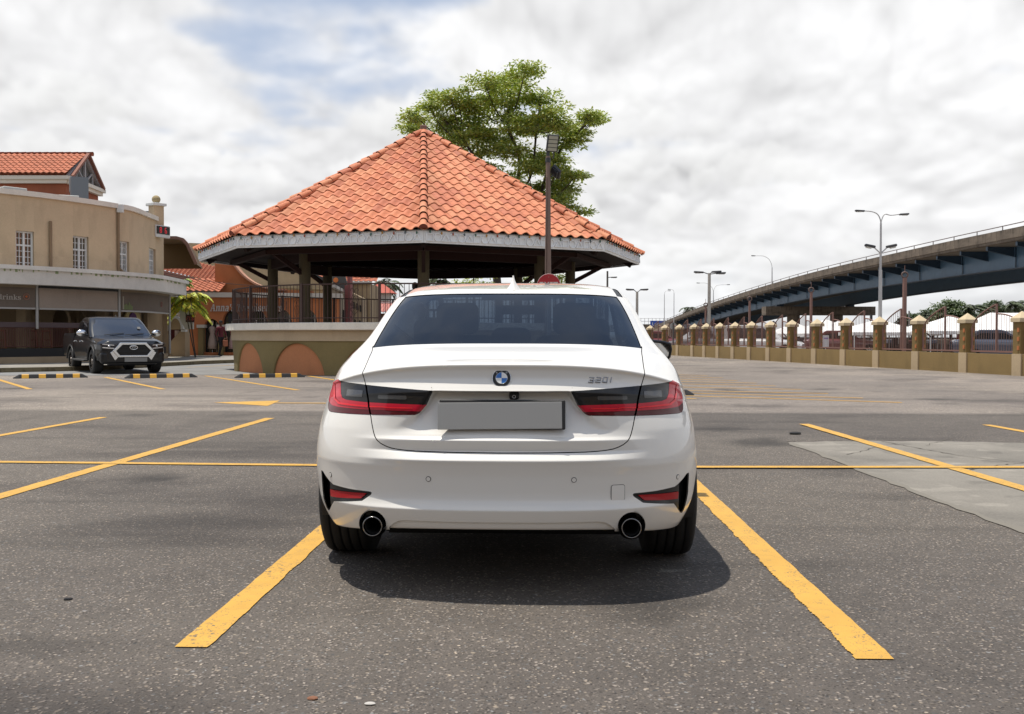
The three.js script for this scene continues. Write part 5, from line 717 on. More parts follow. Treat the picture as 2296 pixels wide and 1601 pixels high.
{
  const far = thing('beige_hall', 'beige hall with long sloping roofline behind the orange curved wall', 'building');
  mesh('wall', wallFrom([[425, 545], [472, 547], [480, 552], [560, 560], [600, 580], [735, 630], [735, 800], [425, 800]], 62, 6), plaster([0.55, 0.42, 0.26]), far);
  mesh('roof_edge', [beam(at(560, 560, 61.8), at(737, 631, 61.8), 0.3, 0.22)], mat([0.05, 0.045, 0.045], 0.8), far);
  mesh('ledge', wallFrom([[612, 640], [735, 645], [735, 650], [612, 645]], 61.7, 0.3), plaster([0.42, 0.33, 0.2]), far); shade(far);
  const or = thing('curved_wall', 'orange wall with a concave swept edge above the shop roofs', 'wall');
  const arc = []; for (let i = 0; i <= 16; i++) { const t = i / 16; arc.push([512 + 128 * Math.pow(t, 1.25), 560 + 90 * (1 - Math.pow(1 - t, 2.3))]); }
  mesh('wall', wallFrom([[483, 552], ...arc, [700, 652], [700, 690], [483, 690]], 51.5, 0.5), plaster([0.46, 0.17, 0.065]), or);
  for (let i = 1; i < arc.length; i++) mesh('edge_coping', beam(at(...arc[i - 1], 51.4), at(...arc[i], 51.4), 0.6, 0.09), plaster([0.52, 0.27, 0.18]), or); shade(or);
  // tiled roofs in between
  const r1 = thing('upper_tiled_roof', 'orange tiled lean-to roof with pale gutter above the dark wall band', 'roof');
  { const A = at(330, 598, 50), B = at(486, 634, 55), up = V3(-0.5, 0.95, -3.2); mesh('tiles', tiledSlope(A, B, up, 12, 0.3), tileMass, r1); mesh('gutter', beam(A.clone().add(V3(0, -0.12, 0.1)), B.clone().add(V3(0, -0.12, 0.1)), 0.2, 0.2), plaster([0.34, 0.19, 0.15]), r1); const w = [A.clone().add(V3(0, -0.2, -0.3)), B.clone().add(V3(0, -0.2, -0.3))]; mesh('band_wall', boxUV(bufGeo([w[0].x, w[0].y, w[0].z, w[1].x, w[1].y, w[1].z, w[1].x, w[1].y - 2.0, w[1].z, w[0].x, w[0].y - 2, w[0].z], [0, 1, 2, 0, 2, 3])), plaster([0.13, 0.10, 0.07]), r1); shade(r1); }
  const shop = thing('orange_shop', 'orange dress shop with arched windows and white script sign', 'building');
  const d = 50, open = (a, b, ys, yt) => { const n = 10, p = [[a, 790]]; for (let i = 0; i <= n; i++) { const t = Math.PI - Math.PI * i / n; p.push([(a + b) / 2 + Math.cos(t) * (b - a) / 2, ys - Math.sin(t) * (ys - yt)]); } p.push([b, 790]); return p; };
  const arches = [[457, 492, 735, 715], [498, 541, 728, 694], [553, 600, 728, 694], [612, 655, 728, 694], [668, 712, 728, 694]];
  mesh('wall', wallFrom([[415, 664], [760, 664], [760, 803], [415, 803]], d, 0.35, arches.map(([a, b, c, e]) => open(a, b, c, e))), plaster([0.46, 0.16, 0.06]), shop);
  mesh('cornice', wallFrom([[410, 655], [765, 658], [765, 668], [410, 666]], d - 0.2, 0.6), plaster([0.55, 0.51, 0.46]), shop);
  { const A = at(395, 652, d - 0.3), B = at(492, 654, d - 0.3); mesh('tiled_roof', tiledSlope(A, B, V3(-0.3, 0.75, -2.6), 7, 0.3), tileMass, shop); }
  for (const px of [450, 495, 547, 606, 661]) { mesh('pillar', wallFrom([[px - 6, 734], [px + 5, 734], [px + 5, 801], [px - 6, 801]], d - 0.15, 0.4), plaster([0.20, 0.145, 0.06]), shop); mesh('capital', wallFrom([[px - 9, 728], [px + 8, 728], [px + 8, 735], [px - 9, 735]], d - 0.2, 0.5), plaster([0.55, 0.51, 0.46]), shop); }
  for (const [a, b, ys, yt] of arches) { const s = mesh('shop_window', wallFrom([[a - 2, yt], [b + 2, yt], [b + 2, 795], [a - 2, 795]], d + 0.33, 0.03), glassDark, shop); mesh('window_sill', wallFrom([[a - 2, 790], [b + 2, 790], [b + 2, 803], [a - 2, 803]], d + 0.05, 0.3), plaster([0.24, 0.17, 0.10]), s); mesh('mullion', wallFrom([[b - 7, yt + 8], [b - 5, yt + 8], [b - 5, 792], [b - 7, 792]], d + 0.28, 0.05), mat([0.35, 0.33, 0.3], 0.5), s); }
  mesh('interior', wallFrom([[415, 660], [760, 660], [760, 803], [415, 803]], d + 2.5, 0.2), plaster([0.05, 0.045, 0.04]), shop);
  const nm = mesh('sign_letters', (() => { const p = at(471, 697, d - 0.12), g = text("Anna's Trendsetters", 0.36, 0.05, fontSerif, false); g.applyMatrix4(new THREE.Matrix4().makeShear(0, 0, 0.22, 0, 0, 0)); g.scale(0.70, 1, 1); return g.rotateY(YAW * Math.PI / 180).translate(p.x, p.y - 0.02, p.z); })(), mat([0.42, 0.38, 0.35], 0.6), shop);
  shade(shop);
  // dresses on display
  [[476, 762, [0.42, 0.33, 0.29], 'pale patterned long dress on a headless mannequin in the first arched window'], [523, 760, [0.36, 0.06, 0.07], 'red top and white skirt on a mannequin in the second arched window'], [574, 760, [0.40, 0.36, 0.35], 'white garment on a mannequin in the window next to the gazebo base']].forEach(([px, py, c, lb], i) => { const p = at(px, py, d + 0.2), t = thing('mannequin', lb, 'mannequin', [p.x, 0.22, p.z], 0, 'shop mannequins'); const L = (q, m, n) => mesh(n, new THREE.LatheGeometry(q.map(([a, b]) => new THREE.Vector2(a, b)), 18).scale(1, 1, 0.7), m, t); L([[0, 0.02], [0.18, 0.02], [0.16, 0.06], [0.02, 0.07], [0.02, 0.3]], chrome, 'stand'); L([[0.02, 0.28], [0.24, 0.25], [0.22, 0.5], [0.17, 0.8], [0.12, 0.98], [0.15, 1.15], [0.18, 1.26], [0.15, 1.34], [0.05, 1.38], [0, 1.38]], mat(i === 1 ? [0.45, 0.30, 0.30] : c, 0.9), 'dress'); if (i === 1) L([[0.13, 0.94], [0.16, 1.12], [0.19, 1.26], [0.15, 1.345], [0.05, 1.39]], mat(c, 0.9), 'top'); L([[0.045, 1.36], [0.045, 1.46], [0.075, 1.52], [0.08, 1.6], [0.05, 1.68], [0, 1.69]], mat([0.45, 0.42, 0.38], 0.6), 'head'); shade(t); });
  // small arched gate lodge with the maroon door
  const lodge = thing('gate_lodge', 'small beige gabled doorway with white arch trim and maroon door', 'building'); const D = 47;
  mesh('wall', wallFrom([[350, 802], [350, 715], [372, 706], [392, 700], [405, 716], [415, 742], [415, 802]], D, 0.7, [[[380, 802], [380, 739], [407, 739], [407, 802]]]), plaster([0.44, 0.33, 0.21]), lodge);
  const ar = []; for (let i = 0; i <= 14; i++) { const t = Math.PI - Math.PI * i / 14; ar.push(at(393.5 + Math.cos(t) * 16, 738 - Math.sin(t) * 27, D - 0.05)); }
  for (let i = 1; i < ar.length; i++) mesh('arch_trim', beam(ar[i - 1], ar[i], 0.14, 0.11), whiteFrame, lodge); mesh('finial', wallFrom([[390, 699], [396, 699], [396, 712], [390, 712]], D - 0.03, 0.2), whiteFrame, lodge); mesh('impost', wallFrom([[352, 737], [379, 737], [379, 742], [352, 742]], D - 0.06, 0.3), whiteFrame, lodge); mesh('impost', wallFrom([[406, 739], [416, 739], [416, 744], [406, 744]], D - 0.06, 0.3), whiteFrame, lodge);
  const door = mesh('door', wallFrom([[380, 739], [407, 739], [407, 802], [380, 802]], D + 0.2, 0.06), plaster([0.17, 0.045, 0.055]), lodge); mesh('door_rail', wallFrom([[380, 770], [407, 770], [407, 780], [380, 780]], D + 0.14, 0.05), plaster([0.24, 0.065, 0.07]), door); mesh('notice', wallFrom([[392, 741], [402, 741], [402, 759], [392, 759]], D + 0.12, 0.02), mat([0.6, 0.5, 0.48], 0.7), door); shade(lodge);
  const sg = thing('projecting_sign', 'white projecting sign with red letters beside the arched doorway', 'sign'); mesh('panel', wallFrom([[402, 694], [433, 698], [433, 738], [415, 738], [404, 715]], 46.3, 0.15), mat([0.52, 0.52, 0.51], 0.6), sg);
  { const p = at(426, 714, 46.27), lg = mesh('logo_frame', rbox(0.42, 0.36, 0.03, 0.05, p.x + 0.0, p.y, p.z), mat([0.07, 0.03, 0.04], 0.6), sg); mesh('logo_letters', text('ETS', 0.17, 0.02).translate(p.x, p.y, p.z + 0.02), mat([0.5, 0.1, 0.1], 0.6), lg); } shade(sg);
}
{ // farther shops seen through the gazebo
  const b = thing('parapet_building', 'beige shop building with white parapet and ball finials seen through the gazebo', 'building'), d = 66;
  mesh('wall', wallFrom([[735, 636], [830, 636], [830, 810], [650, 810], [650, 636]], d, 5), plaster([0.36, 0.27, 0.165]), b); mesh('coping', wallFrom([[732, 631], [832, 631], [832, 637], [732, 637]], d - 0.2, 0.6), plaster([0.55, 0.52, 0.48]), b); mesh('tiled_roof', tiledSlope(at(690, 631, d + 0.6), at(845, 631, d + 0.6), V3(0, 2.4, -4), 9, 0.32), tileMass2, b); const p = at(740, 622, d); mesh('ball_finial', new THREE.SphereGeometry(0.17, 14, 10).translate(p.x, p.y, p.z + 0.2), plaster([0.36, 0.29, 0.16]), b); mesh('white_band', wallFrom([[650, 668], [735, 690], [735, 695], [650, 673]], d - 0.1, 0.2), whiteFrame, b);
  for (const [a, c, y0, y1] of [[655, 675, 700, 735], [684, 712, 705, 740], [745, 757, 700, 722]]) mesh('shop_opening', wallFrom([[a, y0], [c, y0], [c, y1], [a, y1]], d - 0.05, 0.04), glassDark, b); shade(b);
  const e = thing('grey_gable_shop', 'shop with rounded dark grey gable and orange roundel seen through the railing', 'building'), de = 60; const gab = [[736, 720]]; for (let i = 0; i <= 14; i++) { const t = Math.PI - Math.PI * i / 14; gab.push([758 + Math.cos(t) * 19, 640 - Math.sin(t) * 34]); } gab.push([778, 720]);
  mesh('gable', wallFrom(gab, de + 4, 0.4), plaster([0.085, 0.085, 0.085]), e); const pr = at(753, 628, de + 3.9); mesh('roundel', new THREE.CylinderGeometry(0.16, 0.16, 0.08, 20).rotateX(Math.PI / 2).translate(pr.x, pr.y, pr.z), mat([0.5, 0.15, 0.04], 0.7), e);
  mesh('side_wall', boxUV(bufGeo([at(742, 643, 52), at(772, 658, 62), at(772, 760, 62), at(742, 762, 52)].flatMap((q) => q.toArray()), [0, 1, 2, 0, 2, 3])), plaster([0.25, 0.20, 0.14]), e); mesh('coping', beam(at(742, 641, 52), at(773, 657, 62), 0.4, 0.16), plaster([0.5, 0.48, 0.45]), e);
  mesh('pink_pier', wallFrom([[773, 640], [779, 640], [779, 612], [782, 606], [786, 612], [786, 760], [773, 760]], 58, 0.8), plaster([0.24, 0.075, 0.075]), e); mesh('rear_wall', wallFrom([[786, 655], [812, 668], [814, 760], [786, 760]], 64, 3), plaster([0.33, 0.25, 0.16]), e);
  for (const [x, y] of [[791, 676], [799, 680], [807, 684], [794, 716], [805, 718]]) mesh('window', wallFrom([[x, y], [x + 4, y + 1], [x + 4, y + 16], [x, y + 15]], 63.9, 0.06), glassDark, e);
  for (const [x, y] of [[753, 700], [768, 704]]) mesh('opening_shade', wallFrom([[x, y - 10], [x + 6, y - 8], [x + 6, y + 20], [x, y + 20]], 57.5, 0.06), glassDark, e); shade(e);  // dark panes on the wall stand in for the shade inside openings
  const k = thing('pavilion', 'small white pavilion with red hipped roof below the coconut palm', 'building', [0, 0, 0]); { const p = at(853, 678, 82); const g = thing; mesh('walls', boxUV(box(1.6, 1.5, 1.6, p.x, p.y, p.z)), plaster([0.6, 0.58, 0.55]), k); mesh('red_band', box(1.62, 0.4, 1.62, p.x, p.y - 0.15, p.z), plaster([0.30, 0.10, 0.05]), k); const r = new THREE.ConeGeometry(1.75, 0.95, 4, 1).rotateY(Math.PI / 4).translate(p.x, p.y + 1.2, p.z); mesh('roof', r, mat([0.42, 0.10, 0.07], 0.8), k); } shade(k);
  const s = thing('red_roof_shed', 'long low shed with pinkish red metal roof behind the gazebo', 'building'); { const A = at(800, 700, 74), B = at(920, 700, 74); mesh('roof', tiledSlope(A, B, V3(0, 0.75, -3), 1, 0.25), mat([0.42, 0.16, 0.13], 0.7), s); mesh('ridge', beam(A.clone().add(V3(0, 0.8, -3)), B.clone().add(V3(0, 0.8, -3)), 0.2, 0.12), mat([0.55, 0.55, 0.53], 0.6), s); mesh('wall', wallFrom([[812, 703], [920, 703], [920, 790], [812, 790]], 74.5, 3), plaster([0.26, 0.09, 0.035]), s); mesh('opening_shade', wallFrom([[846, 705], [900, 705], [900, 740], [846, 740]], 74.4, 0.05), plaster([0.14, 0.08, 0.05]), s); } shade(s);  // flat sheet on the shed wall, shade of an opening put into its colour
}
// pavement with kerb along the shops
{
  const line = [[-500, 846], [-200, 842], [0, 835.5], [160, 832], [300, 826], [370, 821.5], [450, 817], [600, 811], [760, 804], [900, 797]].map(([x, y]) => onGround(x, y)); const P = [], I = [];
  const top = [...line, at(900, 755, 75).setY(0), at(-500, 755, 45).setY(0)];
  struct('pavement', sheet(top, 0.135, 1 / 3), mat([1.15, 1.1, 1.02], 0.9, { map: concreteTex }));
  const k = []; for (let i = 1; i < line.length; i++) k.push(beam(line[i - 1].clone().setY(0.068), line[i].clone().setY(0.068), 0.16, 0.142)); struct('kerb', k, plaster([0.20, 0.165, 0.10], 0.9, stainTex, 0.3));
}

// ---------------------------------------------------------------- vehicles in the distance
// body skin lofted through cross sections: each row is [z, half width at sill, half width at shoulder, y bottom, y shoulder, y top, half width of the flat top]
function loftBody(rows, arches, opt = {}) {
  const NP = 15, P = [], t = []; const half = (r) => { const [z, ws, wb, y0, y1, y2, wt] = r; const pts = [[ws, y0], [lerp(ws, wb, 0.5) + 0.012, lerp(y0, y1, 0.3)], [wb + 0.008, lerp(y0, y1, 0.62)], [wb, lerp(y0, y1, 0.86)], [wb - 0.02, y1]]; for (let k = 1; k <= 5; k++) { const a = k / 5 * Math.PI / 2; pts.push([lerp(wb - 0.02, wt, Math.sin(a) * 0.55 + (k / 5) * 0.45), lerp(y1, y2, Math.sin(a))]); } for (let k = 1; k <= 5; k++) pts.push([wt * (1 - k / 5), y2 + 0.012 * (1 - Math.pow(1 - k / 5, 2))]); return pts; };
  const full = rows.map((r) => { const h = half(r); return [...h.map(([x, y]) => [x, y]), ...h.slice(0, -1).reverse().map(([x, y]) => [-x, y])].map(([x, y]) => V3(x, y, r[0])); });
  const sub = opt.sub ?? 5, dense = []; for (let i = 0; i < full.length - 1; i++) for (let k = 0; k < sub; k++) { const A = full[Math.max(0, i - 1)], B = full[i], C = full[i + 1], D = full[Math.min(full.length - 1, i + 2)], q = k / sub; dense.push(B.map((b, j) => b.clone().lerp(C[j], q))); } dense.push(full[full.length - 1]);
  const n = dense[0].length; dense.forEach((r) => r.forEach((p) => P.push({ p, n: V3(), s: 0, r: 0 })));
  for (let i = 0; i < dense.length - 1; i++) for (let j = 0; j < n - 1; j++) { const a = i * n + j, b = a + 1, c = a + n, d = c + 1; t.push(a, b, c, c, b, d); }
  const e1 = V3(), e2 = V3(), f = V3(); for (let i = 0; i < t.length; i += 3) { const A = P[t[i]], B = P[t[i + 1]], C = P[t[i + 2]]; f.crossVectors(e1.subVectors(B.p, A.p), e2.subVectors(C.p, A.p)); A.n.add(f); B.n.add(f); C.n.add(f); } P.forEach((v) => { v.n.normalize(); });
  let S = { P, tris: t }; for (const [z, y, r] of arches) S = clipTris(S.tris, S.P, (v) => Math.abs(v.p.x) > 0.4 ? Math.hypot(v.p.z - z, v.p.y - y) - r : 1);
  const parts = [surfGeo(S, { normals: false })];
  for (const r of [full[0], full[full.length - 1]]) { const c = r.length, Q = r.flatMap((p) => [p.x, p.y, p.z]), I = []; for (let k = 0; k < (c - 1) / 2; k++) I.push(k, c - 1 - k, k + 1, k + 1, c - 1 - k, c - 2 - k); parts.push(bufGeo(Q, I)); }
  return mergeGeometries(parts.map(plain));
}
function wheelSet(car, spots, R, w, rimM, x) { for (const z of spots) for (const s of [-1, 1]) { const g = new THREE.Group(); g.name = 'wheel'; g.position.set(s * x, R, z); car.add(g); mesh('tyre', new THREE.LatheGeometry([[R * 0.62, -w / 2], [R * 0.9, -w / 2], [R * 0.98, -w * 0.42], [R, -w * 0.3], [R, w * 0.3], [R * 0.98, w * 0.42], [R * 0.9, w / 2], [R * 0.62, w / 2]].map(([a, b]) => new THREE.Vector2(a, b)), 28).rotateZ(Math.PI / 2), rubberTyre, g); const sp = [cyl(R * 0.63, R * 0.63, w * 0.8, 0, -w * 0.4, 0, 24, true), cyl(R * 0.16, R * 0.14, 0.05, 0, w * 0.3, 0, 14)]; for (let k = 0; k < 6; k++) sp.push(box(R * 0.5, 0.03, R * 0.16, R * 0.36, w * 0.36, 0).rotateY(k * Math.PI / 3)); mesh('rim', merge(sp).rotateZ(-s * Math.PI / 2), rimM, g); mesh('hub_back', new THREE.CircleGeometry(R * 0.62, 24).rotateY(s * Math.PI / 2).translate(s * w * 0.1, 0, 0), darkGap, g); } }
{
  const T = thing('pickup_truck', 'black double-cab pickup with chrome hexagonal grille facing the camera', 'pickup truck', [0, 0, 0]);
  const w = at(217, 755, 29.2), th = 36 * Math.PI / 180; const f = V3(Math.sin(th), 0, Math.cos(th)), rt = V3(-Math.cos(th), 0, Math.sin(th)); const ax = V3(w.x, 0, w.z).addScaledVector(rt, -0.80); T.position.set(ax.x, 0.009, ax.z); T.rotation.y = th; T.scale.set(1.05, 0.93, 1); // origin at the front axle, forward is +z
  const black = pmat([0.007, 0.0075, 0.009], 0.3, { clearcoat: 0.65, clearcoatRoughness: 0.02, specularIntensity: 0.5 });
  mesh('body', loftBody([[0.93, 0.62, 0.66, 0.42, 0.86, 0.93, 0.52], [0.84, 0.78, 0.82, 0.40, 0.90, 1.02, 0.62], [0.6, 0.88, 0.905, 0.42, 0.96, 1.08, 0.66], [0.0, 0.915, 0.925, 0.45, 1.02, 1.14, 0.70], [-0.55, 0.90, 0.915, 0.42, 1.06, 1.19, 0.72], [-0.75, 0.88, 0.905, 0.40, 1.10, 1.20, 0.74], [-1.6, 0.87, 0.90, 0.40, 1.12, 1.21, 0.74], [-2.55, 0.88, 0.905, 0.42, 1.15, 1.22, 0.80]], [[0, 0.40, 0.46]]), black, T);
  mesh('cargo_bed', [loftBody([[-2.6, 0.885, 0.905, 0.44, 1.20, 1.27, 0.86], [-3.085, 0.90, 0.92, 0.46, 1.20, 1.27, 0.87], [-4.28, 0.87, 0.90, 0.5, 1.20, 1.27, 0.86], [-4.34, 0.85, 0.88, 0.52, 1.18, 1.25, 0.82]], [[-3.085, 0.40, 0.46]])], black, T);
  // cab
  const cabRow = (y, x, zf, zb) => { const pts = []; const c = 0.16; for (const [sx, sz] of [[1, 1], [1, -1], [-1, -1], [-1, 1]]) { const cx = sx * (x - c), cz = (sz > 0 ? zf : zb) - sz * c; for (let k = 0; k <= 4; k++) { const a0 = sx > 0 ? (sz > 0 ? Math.PI / 2 : 0) : (sz > 0 ? Math.PI : -Math.PI / 2); const a = a0 - k / 4 * Math.PI / 2; pts.push(V3(cx + Math.cos(a) * c, y, cz + Math.sin(a) * c)); } } return pts; };
  const cabR = [cabRow(1.14, 0.86, -0.38, -2.62), cabRow(1.35, 0.825, -0.66, -2.56), cabRow(1.58, 0.765, -0.98, -2.47), cabRow(1.73, 0.715, -1.22, -2.38), cabRow(1.785, 0.66, -1.34, -2.28), cabRow(1.81, 0.5, -1.6, -2.1)];
  { const P = [], I = [], n = 20; cabR.forEach((r) => r.forEach((p) => P.push(p.x, p.y, p.z))); for (let i = 0; i < cabR.length - 1; i++) for (let j = 0; j < n; j++) { const a = i * n + j, b = i * n + (j + 1) % n, c = a + n, d = b + n; I.push(a, c, b, b, c, d); } const b0 = (cabR.length - 1) * n; for (let j = 1; j < n - 1; j++) I.push(b0, b0 + j, b0 + j + 1); mesh('cab', bufGeo(P, I), black, T); }
  const skin = (pts, m, name, off = 0.012) => { const P = [], I = []; const g = pts; const nx = g[0].length; g.forEach((r) => r.forEach((p) => P.push(p.x, p.y, p.z))); for (let i = 0; i < g.length - 1; i++) for (let j = 0; j < nx - 1; j++) { const a = i * nx + j; I.push(a, a + 1, a + nx, a + nx, a + 1, a + nx + 1); } return mesh(name, bufGeo(P, I), m, T); };
  const glass = pmat([0.016, 0.02, 0.03], 0.03, { clearcoat: 1, clearcoatRoughness: 0.0, specularIntensity: 1 });
  const ws = [[1.18, 0.76, -0.37], [1.35, 0.735, -0.60], [1.55, 0.68, -0.90], [1.715, 0.62, -1.17]].map(([y, x, z]) => [...Array(11).keys()].map((k) => { const q = k / 5 - 1; return V3(q * x, y, z + 0.045 - 0.10 * q * q * q * q); })); skin(ws, glass, 'windscreen');
  for (const s of [-1, 1]) { const qd = (a, nm) => { const g = bufGeo(a.map(([x, y, z]) => [s * x, y, z]).flat(), [0, 1, 2, 0, 2, 3]); mesh(nm, g, glass, T); }; qd([[0.868, 1.19, -0.78], [0.778, 1.62, -1.17], [0.778, 1.66, -1.58], [0.868, 1.19, -1.58]], 'front_side_window'); qd([[0.868, 1.19, -1.66], [0.778, 1.66, -1.66], [0.775, 1.64, -2.28], [0.865, 1.19, -2.42]], 'rear_side_window');
    for (const z of [-1.52, -2.36]) mesh('door_handle', rbox(0.05, 0.04, 0.17, 0.015, s * 0.925, 1.0, z), chrome, T);
    const m = mesh('door_mirror', new THREE.SphereGeometry(0.135, 16, 12).scale(1.0, 0.78, 0.55).translate(s * 1.03, 1.27, -0.72), chrome, T); mesh('mirror_arm', rod(V3(s * 0.86, 1.2, -0.72), V3(s * 1.0, 1.22, -0.72), 0.03, 8), black, m);
    mesh('side_step', rbox(0.14, 0.06, 1.7, 0.02, s * 0.92, 0.40, -1.55), mat([0.05, 0.05, 0.05], 0.6), T);
    mesh('arch_flare', new THREE.TorusGeometry(0.47, 0.03, 8, 30, Math.PI).rotateY(Math.PI / 2).translate(s * 0.915, 0.40, 0), blackPlastic, T); mesh('arch_flare', new THREE.TorusGeometry(0.47, 0.03, 8, 30, Math.PI).rotateY(Math.PI / 2).translate(s * 0.91, 0.40, -3.085), blackPlastic, T);
    // head lamps: dark housing, bright reflector strips
    const hl = mesh('head_lamp', extr([[s * 0.47, 0.785], [s * 0.80, 0.82], [s * 0.87, 0.945], [s * 0.44, 0.915]], 0.05, [], 0.01).translate(0, 0, 0), smoke2(), T); hl.position.z = 1.055; hl.rotation.y = s * 0.30; hl.position.x = s * 0.02;
    for (const [a, b2] of [[0.785, 0.030], [0.885, 0.024]]) { const st = mesh('lamp_strip', box(0.3, b2, 0.02, s * 0.64, a + 0.02, 0.065, 0, 0, s * 0.10), mat([0.85, 0.86, 0.88], 0.25, { metalness: 0.6 }), hl); } mesh('projector', new THREE.SphereGeometry(0.04, 12, 8).translate(s * 0.62, 0.868, 0.055), mat([0.7, 0.7, 0.72], 0.1, { metalness: 1 }), hl);
    mesh('fog_lamp', rbox(0.16, 0.07, 0.05, 0.02, s * 0.70, 0.46, 0.84), mat([0.12, 0.12, 0.12], 0.3), T); mesh('fog_trim', box(0.20, 0.016, 0.03, s * 0.70, 0.51, 0.865), chrome, T);
  }
  function smoke2() { return pmat([0.03, 0.03, 0.035], 0.12, { clearcoat: 1 }); }
  mesh('bumper', [rbox(1.70, 0.36, 0.24, 0.09, 0, 0.50, 0.80, 3), rbox(1.3, 0.2, 0.2, 0.06, 0, 0.36, 0.76)], blackGloss, T);
  // grille: dark recess, hexagonal bright frame, bars, emblem
  const hex = [[-0.34, 0.96], [0.34, 0.96], [0.54, 0.72], [0.40, 0.53], [-0.40, 0.53], [-0.54, 0.72]], inn = [[-0.30, 0.915], [0.30, 0.915], [0.47, 0.72], [0.36, 0.565], [-0.36, 0.565], [-0.47, 0.72]];
  const gr = mesh('grille', extr(inn.map(([x, y]) => [x * 1.03, y]), 0.02).translate(0, 0, 0.915), mat([0.008, 0.008, 0.009], 0.6), T);
  mesh('grille_frame', extr(hex, 0.06, [inn.slice().reverse()], 0.012).translate(0, 0, 0.925), chrome, gr); for (const y of [0.66, 0.78, 0.86]) mesh('grille_bar', box(y > 0.7 ? 0.72 : 0.8, 0.025, 0.03, 0, y, 0.945), blackGloss, gr);
  for (const s of [-1, 1]) mesh('frame_foot', extr([[s * 0.52, 0.72], [s * 0.60, 0.66], [s * 0.48, 0.43], [s * 0.40, 0.53]], 0.04, [], 0.008).translate(0, 0, 0.90), chrome, gr);
  const em = mesh('emblem', new THREE.TorusGeometry(0.085, 0.012, 8, 32).scale(1.15, 0.78, 1).translate(0, 0.82, 0.985), chrome, gr); mesh('emblem_loop', new THREE.TorusGeometry(0.055, 0.010, 8, 24).scale(0.62, 0.95, 1).translate(0, 0.812, 0.988), chrome, em); mesh('emblem_bar', new THREE.TorusGeometry(0.05, 0.010, 8, 24).scale(1.25, 0.5, 1).translate(0, 0.852, 0.988), chrome, em);
  mesh('number_plate', rbox(0.60, 0.13, 0.01, 0.004).translate(0.06, 0.44, 0.965), mat([0.22, 0.22, 0.215], 0.6), T);
  mesh('wiper', [rod(V3(-0.5, 1.21, -0.32), V3(0.05, 1.27, -0.41), 0.012, 5), rod(V3(0.05, 1.21, -0.30), V3(0.6, 1.26, -0.43), 0.012, 5)], blackPlastic, T);
  wheelSet(T, [0, -3.085], 0.385, 0.26, mat([0.30, 0.28, 0.27], 0.3, { metalness: 1 }), 0.78);
  mesh('underbody', [box(1.5, 0.12, 4.9, 0, 0.46, -1.7), box(1.4, 0.5, 0.3, 0, 0.55, 0.45)], darkGap, T);
  mesh('roof_aerial', rod(V3(0.08, 1.80, -1.5), V3(0.08, 1.86, -1.62), 0.012, 6), blackPlastic, T); mesh('registration_sticker', rbox(0.09, 0.12, 0.004, 0.002).rotateX(-0.95).translate(0.52, 1.44, -0.66), mat([0.10, 0.10, 0.10], 0.6), T);
  shade(T);
}
// simple parked cars beyond the fence, each lofted with glass, wheels and lamps
function parkedCar(name, label, pos, turn, paintC, kind) {
  const T = thing(name, label, 'car', pos, turn), m = pmat(paintC, 0.3, { clearcoat: 1, clearcoatRoughness: 0.04 }), gl = pmat([0.02, 0.024, 0.03], 0.05, { clearcoat: 1 });
  const suv = kind === 'suv', H = suv ? 1.72 : 1.44, L = suv ? 4.5 : 4.4;
  mesh('body', loftBody([[2.2, 0.6, 0.7, 0.35, 0.62, 0.72, 0.5], [2.0, 0.8, 0.84, 0.3, 0.74, 0.84, 0.6], [1.4, 0.86, 0.88, 0.28, 0.84, 0.94, 0.66], [0.7, 0.86, 0.88, 0.28, 0.9, 1.0, 0.7], [-1.6, 0.86, 0.88, 0.28, 0.92, 1.02, 0.7], [-2.1, 0.82, 0.84, 0.34, 0.9, suv ? 1.0 : 0.98, 0.66], [-2.2, 0.7, 0.74, 0.4, 0.8, 0.9, 0.55]], [[1.35, 0.33, 0.38], [-1.35, 0.33, 0.38]], { sub: 4 }), m, T);
  const zb = suv ? -2.05 : -1.6, zt = suv ? -1.9 : -0.95; const prof = [[0.95, 0.95], [0.2, H - 0.06], [0.0, H], [zt, H], [zt - 0.12, H - 0.05], [zb, 0.95]];
  mesh('cabin', extr(prof, 1.30, [], 0.05).rotateY(-Math.PI / 2).translate(0.65, 0, 0), m, T); const wp = [[0.72, 1.03], [0.18, H - 0.13], [zt, H - 0.12], [zb + 0.25, 1.03]];
  for (const s of [-1, 1]) { mesh('side_window', extr([[0.72, 1.03], [0.18, H - 0.13], [-0.42, H - 0.12], [-0.42, 1.03]], 0.01).rotateY(-Math.PI / 2).translate(s * 0.703 + 0.005, 0, 0), gl, T); mesh('side_window', extr([[-0.5, 1.03], [-0.5, H - 0.12], [zt, H - 0.12], [zb + 0.25, 1.03]], 0.01).rotateY(-Math.PI / 2).translate(s * 0.703 + 0.005, 0, 0), gl, T); mesh('tail_lamp', rbox(0.2, 0.14, 0.06, 0.02, s * 0.66, 0.78, -2.14), pmat([0.4, 0.02, 0.02], 0.2), T); mesh('head_lamp', rbox(0.26, 0.12, 0.06, 0.02, s * 0.62, 0.68, 2.08), mat([0.6, 0.6, 0.6], 0.2), T); }
  mesh('rear_window', extr([[-0.55, 1.04], [0.55, 1.04], [0.48, H - 0.12], [-0.48, H - 0.12]], 0.01).rotateX(suv ? -0.12 : -0.75).translate(0, suv ? 0.13 : 0.35, suv ? -2.13 : -2.45), gl, T);
  wheelSet(T, [1.35, -1.35], 0.33, 0.2, mat([0.4, 0.4, 0.4], 0.3, { metalness: 1 }), 0.76); mesh('underbody', box(1.4, 0.1, 4, 0, 0.3, 0), darkGap, T); return shade(T);
}

